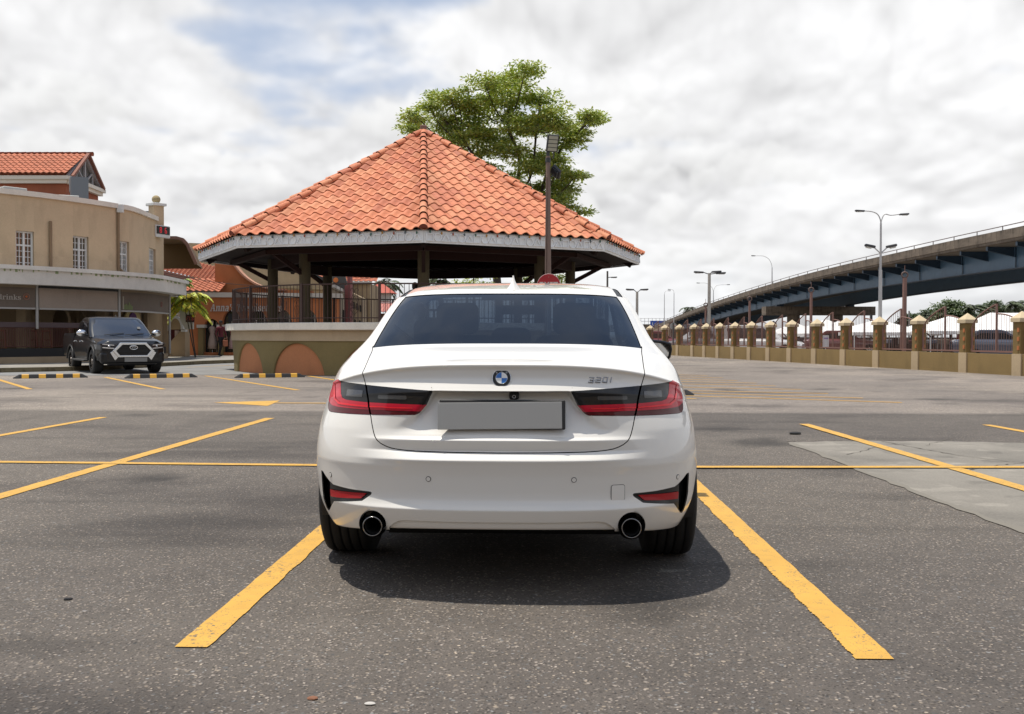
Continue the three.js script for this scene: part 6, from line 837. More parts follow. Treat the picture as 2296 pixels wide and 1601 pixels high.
// ---------------------------------------------------------------- fence, viaduct and what stands behind them
{
  const posts = [2440, 2291, 2169, 2061, 1972, 1897.5, 1832, 1776, 1728, 1685.4, 1648.4, 1614.4, 1584, 1557, 1523.6, 1491, 1458], A0 = onGround(2291, 842.5), A1 = onGround(1523.6, 797.5);
  const where = (px) => { const r = ray(px, 755), dx = A1.x - A0.x, dz = A1.z - A0.z, k = (A0.x * r.z - A0.z * r.x) / (dz * r.x - dx * r.z); return V3(A0.x + dx * k, 0, A0.z + dz * k); };
  const P = posts.map(where), along = A1.clone().sub(A0).normalize(), ang = Math.atan2(-along.z, along.x);
  const F = thing('boundary_fence', 'low olive wall with pillars and arched brown railings along the lot', 'fence');
  const wallM = plaster([0.29, 0.20, 0.08]), pil = plaster([0.54, 0.42, 0.27]), postM = plaster([0.235, 0.16, 0.058]), capM = plaster([0.62, 0.51, 0.34]), brickM = plaster([0.48, 0.17, 0.06]), ironM = mat([0.21, 0.115, 0.095], 0.65);
  const wH = 0.61, pH = 1.55;
  const wb = boxUV(box(0.40, wH + 0.02, 0.34, 0, (wH + 0.02) / 2, 0)), pg = boxUV(box(0.33, pH - wH, 0.33, 0, (pH + wH) / 2, 0)), capB = box(0.43, 0.11, 0.43, 0, pH + 0.055, 0), capT = new THREE.ConeGeometry(0.304, 0.21, 4, 1).toNonIndexed().rotateY(Math.PI / 4).translate(0, pH + 0.215, 0); capT.computeVertexNormals(); const bk = box(0.085, 0.12, 0.035, 0, 0, 0);
  P.forEach((p, i) => {
    const g = new THREE.Group(); g.name = 'pillar'; g.position.set(p.x, 0, p.z); g.rotation.y = ang; F.add(g);
    mesh('pillar_base', wb, pil, g); mesh('shaft', pg, postM, g); mesh('cap', [capB, capT], capM, g);
    for (const y of [0.80, 1.06, 1.32]) { const b = mesh('brick', bk, brickM, g); b.position.set(0.09, y, 0.17); const b2 = mesh('brick', bk, brickM, g); b2.position.set(0.17, y, 0.0); b2.rotation.y = Math.PI / 2; const b3 = mesh('brick', bk, brickM, g); b3.position.set(-0.17, y, 0.08); b3.rotation.y = Math.PI / 2; const b4 = mesh('brick', bk, brickM, g); b4.position.set(-0.09, y, -0.17); }
  });
  for (let i = 0; i < P.length - 1; i++) {
    const a = P[i + 1], b = P[i]; // left to right as seen: a is the farther post
    const L = a.distanceTo(b), w = mesh('wall_panel', boxUV(beam(a.clone().setY(wH / 2), b.clone().setY(wH / 2), 0.24, wH)), wallM, F);
    const g = new THREE.Group(); g.name = 'railing_panel'; F.add(g); const dir = b.clone().sub(a).normalize(), pt = (s, y) => a.clone().addScaledVector(dir, s).setY(y), s0 = 0.24, s1 = L - 0.2, sp = lerp(s0, s1, 0.56), y0 = wH + 0.07;
    const topY = (s) => s <= sp ? lerp(1.40, 2.10, Math.sqrt(1 - Math.pow(1 - (s - s0) / (sp - s0), 2)) * 0.55 + 0.45 * (s - s0) / (sp - s0)) : lerp(1.52, 1.81, Math.sqrt(Math.max(0, 1 - Math.pow((s - sp) / (s1 - sp), 1.9))));
    mesh('bottom_rail', beam(pt(s0, y0), pt(s1, y0), 0.05, 0.05), ironM, g); mesh('end_post', beam(pt(s0, y0), pt(s0, 1.41), 0.05, 0.06), ironM, g); mesh('peak_post', beam(pt(sp, y0), pt(sp, 2.11), 0.05, 0.055), ironM, g);
    mesh('left_arc', tube([...Array(9).keys()].map((k) => { const s = lerp(s0, sp, k / 8); return pt(s, topY(s)); }), 0.024, 14, 6), ironM, g); mesh('right_arc', tube([...Array(9).keys()].map((k) => { const s = lerp(sp + 0.001, s1, k / 8); return pt(s, topY(s)); }), 0.022, 14, 6), ironM, g);
    const n = 18; for (let k = 1; k < n; k++) { const s = lerp(s0, s1, k / n); if (Math.abs(s - sp) < 0.05) continue; mesh('picket', rod(pt(s, y0), pt(s, topY(s)), 0.0075, 4), ironM, g); }
  }
  shade(F);
  // short lamp-less posts with ring tops standing behind the fence
  [[2013, 608, 0.11, 'tall brown square post with ring top right of the tall street lamp'], [1804.5, 643, 0.09, 'brown post with ring top behind the middle of the fence'], [1667.5, 664, 0.085, 'brown post with ring top near the far end of the fence'], [1570, 678, 0.08, 'farthest brown post with ring top beside the light mast']].forEach(([px, py, w, lb]) => { const p = where(px).add(V3(0.35, 0, -0.35)), top = at(px, py, p.clone().sub(camera.position).dot(V3(0, 0, -1).applyEuler(camera.rotation))).y, t = thing('fence_mast', lb, 'post', [p.x, 0, p.z], ang, 'ring-topped posts'); mesh('shaft', box(w, top - 0.25, w, 0, (top - 0.25) / 2, 0), ironM, t); mesh('ring', new THREE.TorusGeometry(0.10, 0.03, 8, 20).rotateY(1.2).translate(0, top - 0.14, 0), mat([0.12, 0.08, 0.07], 0.6), t); mesh('tip', cyl(0.012, 0.012, 0.25, 0, top - 0.05, 0, 6), ironM, t); shade(t); });
  // rubbish bag by the wall
  { const p = onGround(1913, 820), g = new THREE.IcosahedronGeometry(0.16, 3), q = g.attributes.position; for (let i = 0; i < q.count; i++) { const v = V3().fromBufferAttribute(q, i), k = 1 + 0.35 * (fbm(v.x * 9 + 3, v.y * 9 + v.z * 7, 3) - 0.5); q.setXYZ(i, v.x * k, v.y * k * 0.95, v.z * k); } g.computeVertexNormals(); const t = thing('rubbish_bag', 'small crumpled grey rubbish bag lying against the olive wall', 'bag', [p.x, 0.14, p.z - 0.1]); mesh('bag', g, mat([0.16, 0.15, 0.14], 0.6), t); mesh('knot', new THREE.ConeGeometry(0.05, 0.12, 8).translate(0.02, 0.17, 0), mat([0.45, 0.43, 0.4], 0.6), t); shade(t); }
}
{ // viaduct
  const V = thing('viaduct', 'concrete road viaduct on blue steel girders rising across the right', 'viaduct'); const D0 = V3(0, 0, -1).applyEuler(camera.rotation);
  const fw = V3(D0.x, 0, D0.z).normalize(), rt = V3(-fw.z, 0, fw.x); const pos = (X, d, y) => V3().addScaledVector(fw, d).addScaledVector(rt, X).setY(y);
  const H = curve1([[40, 8.1], [62, 8.1], [76, 8.15], [103, 8.05], [120, 7.75], [143, 7.16], [172, 6.15], [203, 4.75], [223, 3.65], [260, 2.0]]);
  const strip = (pts, d0, d1, step, m, name) => { const P = [], I = [], U = []; const n = Math.ceil((d1 - d0) / step), k = pts.length; let o = 0; for (let e = 0; e < k - 1; e++) { for (let i = 0; i <= n; i++) { const d = lerp(d0, d1, i / n); for (const [X, dy] of [pts[e], pts[e + 1]]) { const q = pos(X, d, H(d) + dy); P.push(q.x, q.y, q.z); U.push(d, X + dy); } if (i) { const b = o + i * 2; I.push(b - 2, b - 1, b, b, b - 1, b + 1); } } o += (n + 1) * 2; } return mesh(name, bufGeo(P, I, U), m, V); };
  const conc = mat([0.19, 0.155, 0.122], 0.95, { map: rep(stainTex, 0.16, 0.5) }), blue = plaster([0.030, 0.062, 0.105], 0.55), blueL = plaster([0.085, 0.165, 0.265], 0.5), soff = plaster([0.20, 0.175, 0.145]);
  const X0 = 32, X1 = 45.5, G1 = 34.2, G2 = 43.2;
  strip([[X0 + 0.22, -0.85], [X0 + 0.22, 0], [X0, 0], [X0, -0.62], [X0 + 0.06, -0.64], [X0 + 0.06, -0.80], [X0 + 0.3, -0.85]], 40, 255, 3, conc, 'near_parapet'); strip([[X1 - 0.22, -0.85], [X1 - 0.22, 0], [X1, 0], [X1, -0.8]], 40, 255, 4, conc, 'far_parapet'); strip([[X0 + 0.2, -0.84], [X1 - 0.2, -0.84]], 40, 255, 4, soff, 'deck_underside'); strip([[X0 + 0.2, -0.62], [X1 - 0.2, -0.62]], 40, 255, 4, plaster([0.1, 0.1, 0.1]), 'deck');
  for (const [gx, nm] of [[G1, 'near_girder'], [G2, 'far_girder']]) { strip([[gx, -0.86], [gx, -2.30]], 40, 203, 3, blueL, nm); strip([[gx - 0.3, -2.30], [gx + 0.3, -2.30], [gx + 0.3, -2.36], [gx - 0.3, -2.36], [gx - 0.3, -2.30]], 40, 203, 3, blue, nm + '_flange'); }
  for (let d = 44; d < 200; d += 4) { const y = H(d); const br = bufGeo([pos(X0 + 0.25, d, y - 0.87), pos(X0 + 0.25, d, y - 1.12), pos(G1, d, y - 1.55), pos(G1, d, y - 0.87)].flatMap((q) => q.toArray()), [0, 1, 2, 0, 2, 3]); const g = mesh('bracket', [br, beam(pos(X0 + 0.25, d, y - 1.13), pos(G1, d, y - 1.56), 0.24, 0.03), box(0.04, 0.27, 0.26, pos(X0 + 0.23, d, 0).x, y - 0.995, pos(X0 + 0.23, d, 0).z)], blue, V); if (d % 8 === 4) mesh('web_stiffener', beam(pos(G1 - 0.1, d, y - 0.9), pos(G1 - 0.1, d, y - 2.3), 0.03, 0.2), blueL, V); }
  const railM = mat([0.16, 0.13, 0.12], 0.6); mesh('handrail', [...Array(36).keys()].map((i) => { const a = 42 + i * 6; return rod(pos(X0 + 0.1, a, H(a) + 0.27), pos(X0 + 0.1, a + 6, H(a + 6) + 0.27), 0.035, 5); }), railM, V); for (let d = 44; d < 235; d += 3.6) mesh('rail_post', rod(pos(X0 + 0.1, d, H(d) - 0.05), pos(X0 + 0.1, d, H(d) + 0.27), 0.035, 4), railM, V);
  // piers
  for (const d of [128, 46]) { const y = H(d) - 2.36; if (d > 100) { const cap = mesh('pier_cap', boxUV((() => { const a = pos(X0 + 0.2, d, 0), b = pos(X1 + 0.6, d, 0); return beam(a.clone().setY(y - 0.75), b.clone().setY(y - 0.75), 2.2, 1.1); })()), conc, V); for (const X of [36, 41.5]) mesh('pier_column', boxUV(cyl(0.8, 0.8, y - 1.3, pos(X, d, 0).x, 0, pos(X, d, 0).z, 24)), conc, V); for (const X of [G1, G2]) mesh('bearing', box(0.9, 0.25, 0.9, pos(X, d, 0).x, y - 0.09, pos(X, d, 0).z), blue, V); } }
  for (let d = 204; d < 256; d += 4) { const y = H(d) - 0.84, a = pos(X0 + 0.12, d, y / 2), b = pos(X0 + 0.12, d + 3.94, y / 2); mesh('retaining_panel', boxUV(beam(a, b, 0.3, Math.max(0.3, y))), plaster([0.42, 0.33, 0.24], 0.95, stainTex, 0.4), V); } mesh('abutment', boxUV(beam(pos(X0 + 0.2, 203.6, (H(204) - 0.84) / 2), pos(X1, 203.6, (H(204) - 0.84) / 2), 0.8, H(204) - 0.84)), conc, V);
  shade(V);
  // street lamps on and around the viaduct
  const steel = mat([0.50, 0.50, 0.50], 0.5, { metalness: 0.15 }), head = mat([0.05, 0.05, 0.055], 0.5), lens = mat([0.55, 0.55, 0.52], 0.4);
  const lampHead = (t, p, dirx, s = 1) => { const h = mesh('lamp_head', rbox(0.62 * s, 0.11 * s, 0.26 * s, 0.05 * s).rotateZ(dirx * 0.06).translate(p.x + dirx * 0.26 * s, p.y, p.z), head, t); mesh('lamp_lens', box(0.34 * s, 0.03 * s, 0.18 * s, p.x + dirx * 0.32 * s, p.y - 0.065 * s, p.z), lens, h); };
  function curvedLamp(label, px, pyTop, pyJoin, d, arms, pyBase) { const b = at(px, pyBase, d), top = at(px, pyTop, d), join = at(px, pyJoin, d), t = thing('street_lamp', label, 'street lamp', [b.x, b.y, b.z], 0, 'curved street lamps'); const hj = join.y - b.y, ht = top.y - b.y; mesh('pole', rod(V3(0, 0, 0), V3(0, hj, 0), 0.075, 10, 0.05), steel, t); for (const [wpx, dy] of arms) { const wx = wpx * d / FPX; mesh('arm', tube([V3(0, hj - 0.3, 0), V3(wx * 0.03, hj + (ht - hj) * 0.25, 0), V3(wx * 0.2, hj + (ht - hj) * 0.72, 0), V3(wx * 0.5, ht - 0.05 - dy, 0), V3(wx, ht - dy, 0)], 0.03, 24, 6), steel, t); lampHead(t, V3(wx, ht - dy, 0), Math.sign(wx), 0.8); } return shade(t); }
  { const t = curvedLamp('tall twin-armed street lamp with two extra lower lamps in front of the viaduct', 1972.5, 472, 500, 52, [[-38, 0], [42, 0.18]], 802.4); t.position.y = 0; const sc = 52 / FPX; for (const s of [-1, 1]) { const ya = (755 - 561) * sc + EYE; mesh('arm', rod(V3(0, ya - 0.15, 0), V3(s * 0.35, ya + 0.18, 0), 0.035, 6), steel, t); const h = mesh('lamp_head', rbox(0.55, 0.14, 0.26, 0.06).rotateZ(s * 0.2).translate(s * 0.55, ya + 0.24, 0), head, t); mesh('lamp_lens', rbox(0.3, 0.1, 0.2, 0.04).rotateZ(s * 0.2).translate(s * 0.62, ya + 0.17, 0), lens, h); } mesh('lower_sleeve', cyl(0.11, 0.085, 4.6, 0, 0, 0, 10), steel, t); shade(t); }
  curvedLamp('single-armed street lamp on the viaduct reaching left', 1731, 573.5, 600, 118, [[-38, 0]], 636); curvedLamp('thin twin-armed street lamp behind the light mast', 1599.5, 636, 655, 150, [[-31, -0.1], [30, 0.15]], 680);
  [[1489.5, 652, 1, 'left of the two thin distant street lamps beside the car roof'], [1511, 649, -1, 'right of the two thin distant street lamps beside the viaduct']].forEach(([px, py, s, lb]) => curvedLamp(lb, px, py, py + 8, 170, [[s * 8, 0]], 730));
  function mast(label, px, pyTop, d, heads) { const b = onGround(px, 755 + EYE * FPX / d), top = at(px, pyTop, d).y, t = thing('light_mast', label, 'light mast', [b.x, 0, b.z], 0, 'light masts'); mesh('pole', rod(V3(0, 0, 0), V3(0, top, 0), 0.16, 12, 0.12), mat([0.40, 0.37, 0.33], 0.8), t); for (const [x, y] of heads) { mesh('arm', rod(V3(0, top - 0.1, 0), V3(x * 0.7, top + y, 0), 0.04, 6), head, t); lampHead(t, V3(x * 0.7, top + y, 0), Math.sign(x), 1.3); } return shade(t); }
  mast('thick concrete light mast with three dark lamp heads before the viaduct', 1589.5, 609, 80, [[-0.75, 0.08], [0.85, 0.0], [0.35, 0.12]]); mast('light mast with two spread lamp heads right of the car roof', 1428, 652, 95, [[-0.5, 0.2], [0.5, 0.2]]);
  { const b = at(1361.5, 755, 100), t = thing('utility_pole', 'dark utility pole with one lamp seen between the gazebo columns', 'pole', [b.x, 0, b.z]); mesh('pole', rod(V3(0, 0, 0), V3(0, at(1361, 608, 100).y, 0), 0.13, 8, 0.09), mat([0.1, 0.09, 0.08], 0.8), t); mesh('arm', rod(V3(0, at(0, 620, 100).y, 0), V3(0.5, at(0, 619, 100).y, 0), 0.04, 5), head, t); lampHead(t, V3(0.4, at(0, 619.5, 100).y, 0), 1, 1); shade(t); }
  [[2026, 690, 2, 90, 'grey pole under the viaduct right of the tall street lamp'], [2038, 697, 1, 95, 'thinner grey pole next to the one under the viaduct'], [1953, 706, 1.6, 92, 'dark pole below the viaduct girders near the pier']].forEach(([px, py, w, d, lb], i) => { const b = at(px, 755, d), t = thing('distant_pole', lb, 'pole', [b.x, 0, b.z], 0, 'poles under the viaduct'); const hh = at(px, py, d).y; mesh('shaft', cyl(0.09 * w, 0.08 * w, hh, 0, 0, 0, 8), i === 2 ? head : steel, t); mesh('collar', cyl(0.1 * w, 0.1 * w, 0.15, 0, hh * 0.6, 0, 8), steel, t); shade(t); });
  // second overpass far off, with a blue road sign
  { const o = thing('far_overpass', 'distant grey overpass with railings left of the viaduct', 'overpass'), d = 240, L = at(1400, 735, d), R = at(1500, 735, d); mesh('deck', boxUV(beam(L, R, 8, 1.6)), conc, o); mesh('girder', beam(L.clone().add(V3(0, -1.8, -1)), R.clone().add(V3(0, -1.8, -1)), 5, 2), mat([0.08, 0.08, 0.08], 0.8), o); for (let k = 0; k <= 12; k++) { const p = L.clone().lerp(R, k / 12); mesh('rail_post', rod(p.clone().add(V3(0, 0.8, 4)), p.clone().add(V3(0, 2.2, 4)), 0.05, 4), steel, o); } for (const y of [1.5, 2.2]) mesh('rail', rod(L.clone().add(V3(0, y, 4)), R.clone().add(V3(0, y, 4)), 0.05, 4), steel, o); shade(o); const s = thing('road_sign', 'blue road sign with white lettering beyond the viaduct ramp', 'sign'), q = at(1472, 728.5, 225); mesh('panel', box(3.4, 1.9, 0.1, q.x + 0.3, q.y, q.z), mat([0.02, 0.07, 0.36], 0.5), s); mesh('lettering', text('Lane', 0.7, 0.03).translate(q.x + 0.1, q.y + 0.2, q.z + 0.06), mat([0.6, 0.6, 0.6], 0.6), s); mesh('post', rod(V3(q.x + 0.3, 0, q.z), V3(q.x + 0.3, q.y, q.z), 0.12, 6), steel, s); shade(s); }
  // round road signs seen from behind
  [[1509.5, 731, 15.5 / 2, 60, 'round grey back of a road sign at the far end of the fence'], [1734, 728, 8, 52, 'round grey back of a road sign behind the fence pillars']].forEach(([px, py, r, d, lb]) => { const p = at(px, py, d), s = thing('round_sign', lb, 'sign', [p.x, 0, p.z], 0, 'round signs from behind'); mesh('disc', new THREE.CylinderGeometry(r * d / FPX, r * d / FPX, 0.02, 28).rotateX(Math.PI / 2).translate(0, p.y, 0), mat([0.36, 0.35, 0.34], 0.6), s); mesh('post', cyl(0.04, 0.04, p.y + 0.2, 0, 0, 0.04, 8), mat([0.08, 0.08, 0.08], 0.6), s); shade(s); });
}
{ // white market tents
  const canvas = pmat([0.84, 0.84, 0.83], 0.9, { transmission: 0.12, thickness: 0 }), leg = mat([0.5, 0.5, 0.5], 0.5, { metalness: 0.5 });
  const tents = [[1782, 721.6, 748, 56, 70, 'leftmost white peaked tent behind the fence'], [1852, 714.6, 747, 66, 62, 'tall white peaked tent second from the left'], [1880, 717.7, 746, 52, 66, 'white peaked tent overlapping the second tent'], [1968, 713.8, 744, 80, 58, 'wide white peaked tent below the tall street lamp'], [2044, 728, 744, 36, 66, 'small white peaked tent partly behind the square post'], [2129.7, 706, 741, 78, 56, 'white peaked tent with red side curtain near the right'], [2265, 699, 740, 100, 54, 'largest white ridged tent at the right edge']];
  tents.forEach(([px, pt, pe, hw, d, lb], i) => { const c = at(px, 755, d), s = d / FPX, w = hw * 1.22 * s, ye = EYE + (755 - pe) * s, yt = EYE + (755 - pt) * s, t = thing('market_tent', lb, 'tent', [c.x, 0, c.z], i % 2 ? 0.12 : -0.1, 'white market tents'); const rl = i === 6 ? w * 0.35 : 0; const P = [], I = [], N = 6; const cor = [[-1, 1], [1, 1], [1, -1], [-1, -1]];
    for (let e = 0; e < 4; e++) { const [ax, az] = cor[e], [bx, bz] = cor[(e + 1) % 4]; for (let j = 0; j <= N; j++) for (let k = 0; k <= N; k++) { const u = k / N, v = j / N, ex = lerp(ax, bx, u) * w, ez = lerp(az, bz, u) * w, tx = rl * lerp(ax, bx, u), sag = Math.pow(1 - v, 1.25); P.push(lerp(tx, ex, 1 - sag * 0 - v * 0 - (1 - (1 - v))), 0, 0); const o = P.length - 3; P[o] = lerp(ex, tx, v); P[o + 1] = lerp(ye, yt, v) - 0.10 * w * Math.sin(Math.PI * v) * 0.35 - 0.02 * Math.sin(Math.PI * u); P[o + 2] = lerp(ez, 0, v); if (j && k) { const b = P.length / 3 - 1; I.push(b - N - 2, b - 1, b - N - 1, b - N - 1, b - 1, b); } } }
    mesh('canopy', bufGeo(P, I), canvas, t); for (let e = 0; e < 4; e++) { const [ax, az] = cor[e], [bx, bz] = cor[(e + 1) % 4]; const Q = [], J = []; for (let k = 0; k <= 12; k++) { const u = k / 12, x = lerp(ax, bx, u) * w * 1.002, z = lerp(az, bz, u) * w * 1.002; Q.push(x, ye, z, x, ye - 0.16 - 0.03 * Math.abs(Math.sin(u * Math.PI * 6)), z); if (k) J.push(k * 2 - 2, k * 2 - 1, k * 2, k * 2, k * 2 - 1, k * 2 + 1); } mesh('valance', bufGeo(Q, J), canvas, t); mesh('leg', rod(V3(ax * w, 0, az * w), V3(ax * w, ye, az * w), 0.03, 6), leg, t); }
    if (i === 5) { mesh('side_curtain', box(w * 0.9, ye - 0.25, 0.04, w * 0.1, (ye - 0.1) / 2, w * 0.95), plaster([0.22, 0.04, 0.035]), t); mesh('white_curtain', box(w * 0.4, ye - 0.25, 0.04, w * 0.8, (ye - 0.1) / 2, w * 0.97), canvas, t); } shade(t); });
  const cp = (px, d) => { const p = at(px, 755, d); return [p.x, 0, p.z]; };
  parkedCar('parked_suv', 'white sport utility car parked behind the fence', cp(1712, 56), 1.15, [0.62, 0.62, 0.63], 'suv'); parkedCar('parked_car', 'grey saloon parked behind the far fence bays', cp(1560, 66), -1.35, [0.16, 0.15, 0.15], 'car'); parkedCar('parked_car', 'dark hatchback parked beside the grey saloon behind the fence', cp(1608, 64), 0.5, [0.12, 0.12, 0.13], 'suv'); parkedCar('parked_car', 'dark red car parked under the market tents', cp(1890, 58), 1.4, [0.12, 0.02, 0.02], 'car'); parkedCar('parked_car', 'dark blue car parked behind the last fence bay at right', cp(2240, 50), 1.3, [0.05, 0.06, 0.09], 'car'); parkedCar('parked_car', 'dark red car beyond the door mirror', cp(1478, 66), 1.5, [0.18, 0.03, 0.04], 'car');
  { const p = at(1852, 755, 47), b = thing('notice_board', 'white notice board with purple marks hung behind the railing', 'board', [p.x, 0, p.z], 0.2); mesh('board', box(0.30, 0.55, 0.02, 0, 0.92, 0), mat([0.6, 0.6, 0.62], 0.7), b); mesh('mark', box(0.2, 0.06, 0.01, 0.0, 1.05, 0.015), mat([0.25, 0.15, 0.4], 0.7), b); mesh('post', cyl(0.02, 0.02, 0.9, 0, 0, -0.03, 6), leg, b); shade(b);
    const q = at(1665, 755, 57), v = thing('vending_panel', 'purple panel standing behind the far railing', 'panel', [q.x, 0, q.z]); mesh('panel', rbox(0.62, 1.1, 0.3, 0.03, 0, 0.6, 0), mat([0.16, 0.10, 0.22], 0.6), v); mesh('frame', box(0.68, 0.08, 0.34, 0, 1.18, 0), leg, v); shade(v); }
  // dark market stalls under the tents
  [[1800, 62, 5], [1900, 63, 6], [2000, 62, 7], [2090, 60, 4]].forEach(([px, d, w], i) => { const p = at(px, 755, d), s = thing('market_stall', ['dark market stall below the leftmost tents', 'dark market stall below the middle tents', 'dark market stall below the wide tent', 'dark market stall left of the red curtain'][i], 'stall', [p.x, 0, p.z], 0.05, 'market stalls'); mesh('counter', boxUV(box(w, 0.7, 1.2, 0, 0.35, 0)), plaster([0.09, 0.07, 0.06]), s); mesh('back', boxUV(box(w, 1.1, 0.1, 0, 0.55, -1)), plaster([0.06, 0.05, 0.045]), s); for (let k = 0; k < 7; k++) mesh('goods', rbox(rr(0.3, 0.7), rr(0.15, 0.4), 0.5, 0.03, lerp(-w / 2, w / 2, (k + 0.5) / 7), 0.85, 0), mat([[0.2, 0.16, 0.12], [0.10, 0.03, 0.03], [0.25, 0.25, 0.26], [0.12, 0.13, 0.16]][k % 4], 0.8), s); shade(s); });
}

// ---------------------------------------------------------------- trees, palms, poles, people
function leafMesh(name, leaves, m, parent) { // leaves: {p, n(normal), u(along), s, w}
  const P = new Float32Array(leaves.length * 12), I = new Uint32Array(leaves.length * 6), C = new Float32Array(leaves.length * 12); const b = V3();
  leaves.forEach((l, i) => { b.crossVectors(l.n, l.u).normalize().multiplyScalar(l.w); const a = l.u.clone().multiplyScalar(l.s), q = [l.p.clone(), l.p.clone().addScaledVector(a, 0.5).add(b), l.p.clone().add(a), l.p.clone().addScaledVector(a, 0.5).sub(b)]; q.forEach((v, k) => { P.set([v.x, v.y, v.z], i * 12 + k * 3); C.set(l.c, i * 12 + k * 3); }); I.set([0, 1, 2, 0, 2, 3].map((k) => k + i * 4), i * 6); });
  const g = new THREE.BufferGeometry(); g.setAttribute('position', new THREE.BufferAttribute(P, 3)); g.setAttribute('color', new THREE.BufferAttribute(C, 3)); g.setIndex(new THREE.BufferAttribute(I, 1)); g.computeVertexNormals(); return mesh(name, g, m, parent);
}
const leafM = pmat([1, 1, 1], 0.65, { vertexColors: true, transmission: 0.55, thickness: 0 });
const palmM = pmat([1, 1, 1], 0.6, { vertexColors: true, transmission: 0.25, thickness: 0 });
const rdir = () => { const a = rnd() * Math.PI * 2, z = rr(-1, 1), s = Math.sqrt(1 - z * z); return V3(s * Math.cos(a), z, s * Math.sin(a)); };
const bark = mat([0.075, 0.062, 0.05], 0.95, { map: rep(stainTex, 1, 0.5) });
function spray(out, c, rx, ry, n, size, cols) { for (let i = 0; i < n; i++) { const d = rdir(), r = Math.pow(rnd(), 0.45), p = V3(c.x + d.x * rx * r, c.y + d.y * ry * r, c.z + d.z * rx * r), u = V3(d.x, rr(-0.45, 0.25), d.z).add(rdir().multiplyScalar(0.5)).normalize(), nn = V3(rr(-0.6, 0.6), 1, rr(-0.6, 0.6)).normalize(), q = cols[Math.floor(rnd() * cols.length)], k = rr(0.8, 1.2); out.push({ p, u, n: nn, s: size * rr(0.7, 1.3), w: size * rr(0.2, 0.3), c: q.map((x) => x * k) }); } }
{ // the large tree behind the gazebo
  const d = 48, s = d / FPX, base = at(1112, 755, d), T = thing('almond_tree', 'tall spreading tree with tiers of bright green leaves behind the gazebo', 'tree', [base.x, 0, base.z]);
  const L = (px, py, dz = 0) => { const p = at(px - 12, py, d); return V3(p.x - base.x, p.y, p.z - base.z + dz); };
  const cl = [[1160, 158, 26], [1135, 180, 34], [1190, 185, 36], [1105, 212, 36], [1165, 215, 44], [1222, 218, 36], [1085, 246, 34], [1145, 252, 46], [1210, 255, 44], [1000, 214, 26], [1030, 236, 36], [1062, 254, 32], [975, 246, 22], [1008, 262, 34], [1060, 288, 40], [1120, 296, 48], [1190, 296, 48], [1245, 278, 34], [1268, 298, 30], [928, 278, 26], [958, 284, 26], [1000, 302, 34], [1050, 322, 36], [1105, 336, 40], [1165, 342, 40], [1235, 328, 40], [1286, 318, 32], [1325, 278, 26], [1348, 254, 18], [1306, 300, 30], [1340, 266, 20], [1095, 368, 32], [1140, 384, 36], [1196, 384, 32], [1250, 372, 32], [1284, 384, 32], [1304, 398, 22], [1170, 418, 30], [1228, 412, 32], [1278, 418, 26], [1252, 442, 26], [1208, 446, 22], [1290, 465, 12], [1322, 480, 10], [1078, 352, 28], [1262, 455, 20], [1150, 450, 30], [1190, 480, 30], [1110, 420, 28]];
  const leaves = [], cols = [[0.38, 0.47, 0.06], [0.30, 0.40, 0.055], [0.44, 0.50, 0.07], [0.22, 0.31, 0.05], [0.46, 0.48, 0.09]];
  const hub = [L(1120, 470), L(1165, 440, -0.5), L(1215, 460, 0.4), L(1100, 400, 0.6), L(1175, 350), L(1240, 380, -0.6), L(1060, 330, 0.5), L(1150, 280), L(1215, 300, 0.5), L(1280, 320, -0.3)];
  const wood = [tube([V3(0, 0, 0), V3(0.15, 2.5, 0.05), L(1120, 560), hub[0]], 0.2, 16, 10), tube([L(1120, 560), hub[1], hub[4], hub[7], L(1160, 200)], 0.075, 24, 7), tube([L(1120, 560), hub[2], hub[5], hub[9], L(1325, 280)], 0.065, 24, 7), tube([hub[0], hub[3], hub[6], L(1000, 260)], 0.065, 20, 7), tube([hub[1], L(1200, 400), hub[8], L(1225, 230)], 0.055, 20, 7), tube([hub[0], L(1085, 440), L(1060, 390)], 0.05, 12, 6)];
  for (let i = 0, n0 = cl.length; i < 75; i++) { const a = cl[Math.floor(rnd() * n0)], b = cl[Math.floor(rnd() * n0)]; if (Math.hypot(a[0] - b[0], a[1] - b[1]) < 85) { const t = rr(0.3, 0.7); cl.push([lerp(a[0], b[0], t), lerp(a[1], b[1], t), Math.min(a[2], b[2]) * 0.8]); } }
  cl.forEach(([px, py, r]) => { const dz = rr(-1, 1) * (1.9 + r * 0.02), c = L(px, py, dz), R = r * s * 0.88; let best = hub[0], bd = 1e9; hub.forEach((h) => { const q = h.distanceTo(c) + (h.y > c.y ? 0.8 : 0); if (q < bd) { bd = q; best = h; } }); const mid = best.clone().lerp(c, 0.55); mid.y -= 0.12 * bd; wood.push(tube([best, mid, c], 0.014 + 0.005 * bd, 8, 5));
    const k = Math.max(3, Math.round(R * 36)); for (let i = 0; i < k; i++) { const a = rnd() * 6.28, q = Math.sqrt(rnd()) * R, e = V3(c.x + Math.cos(a) * q * 1.15, c.y + rr(-0.42, 0.42) * R, c.z + Math.sin(a) * q * 1.3); spray(leaves, e, 0.50, 0.11, 46, 0.185, cols); if (rnd() < 0.35) wood.push(rod(c, e, 0.012, 4, 0.006)); } });
  mesh('trunk', mergeGeometries(wood.map(plain)), bark, T); leafMesh('crown', leaves, leafM, T); shade(T);
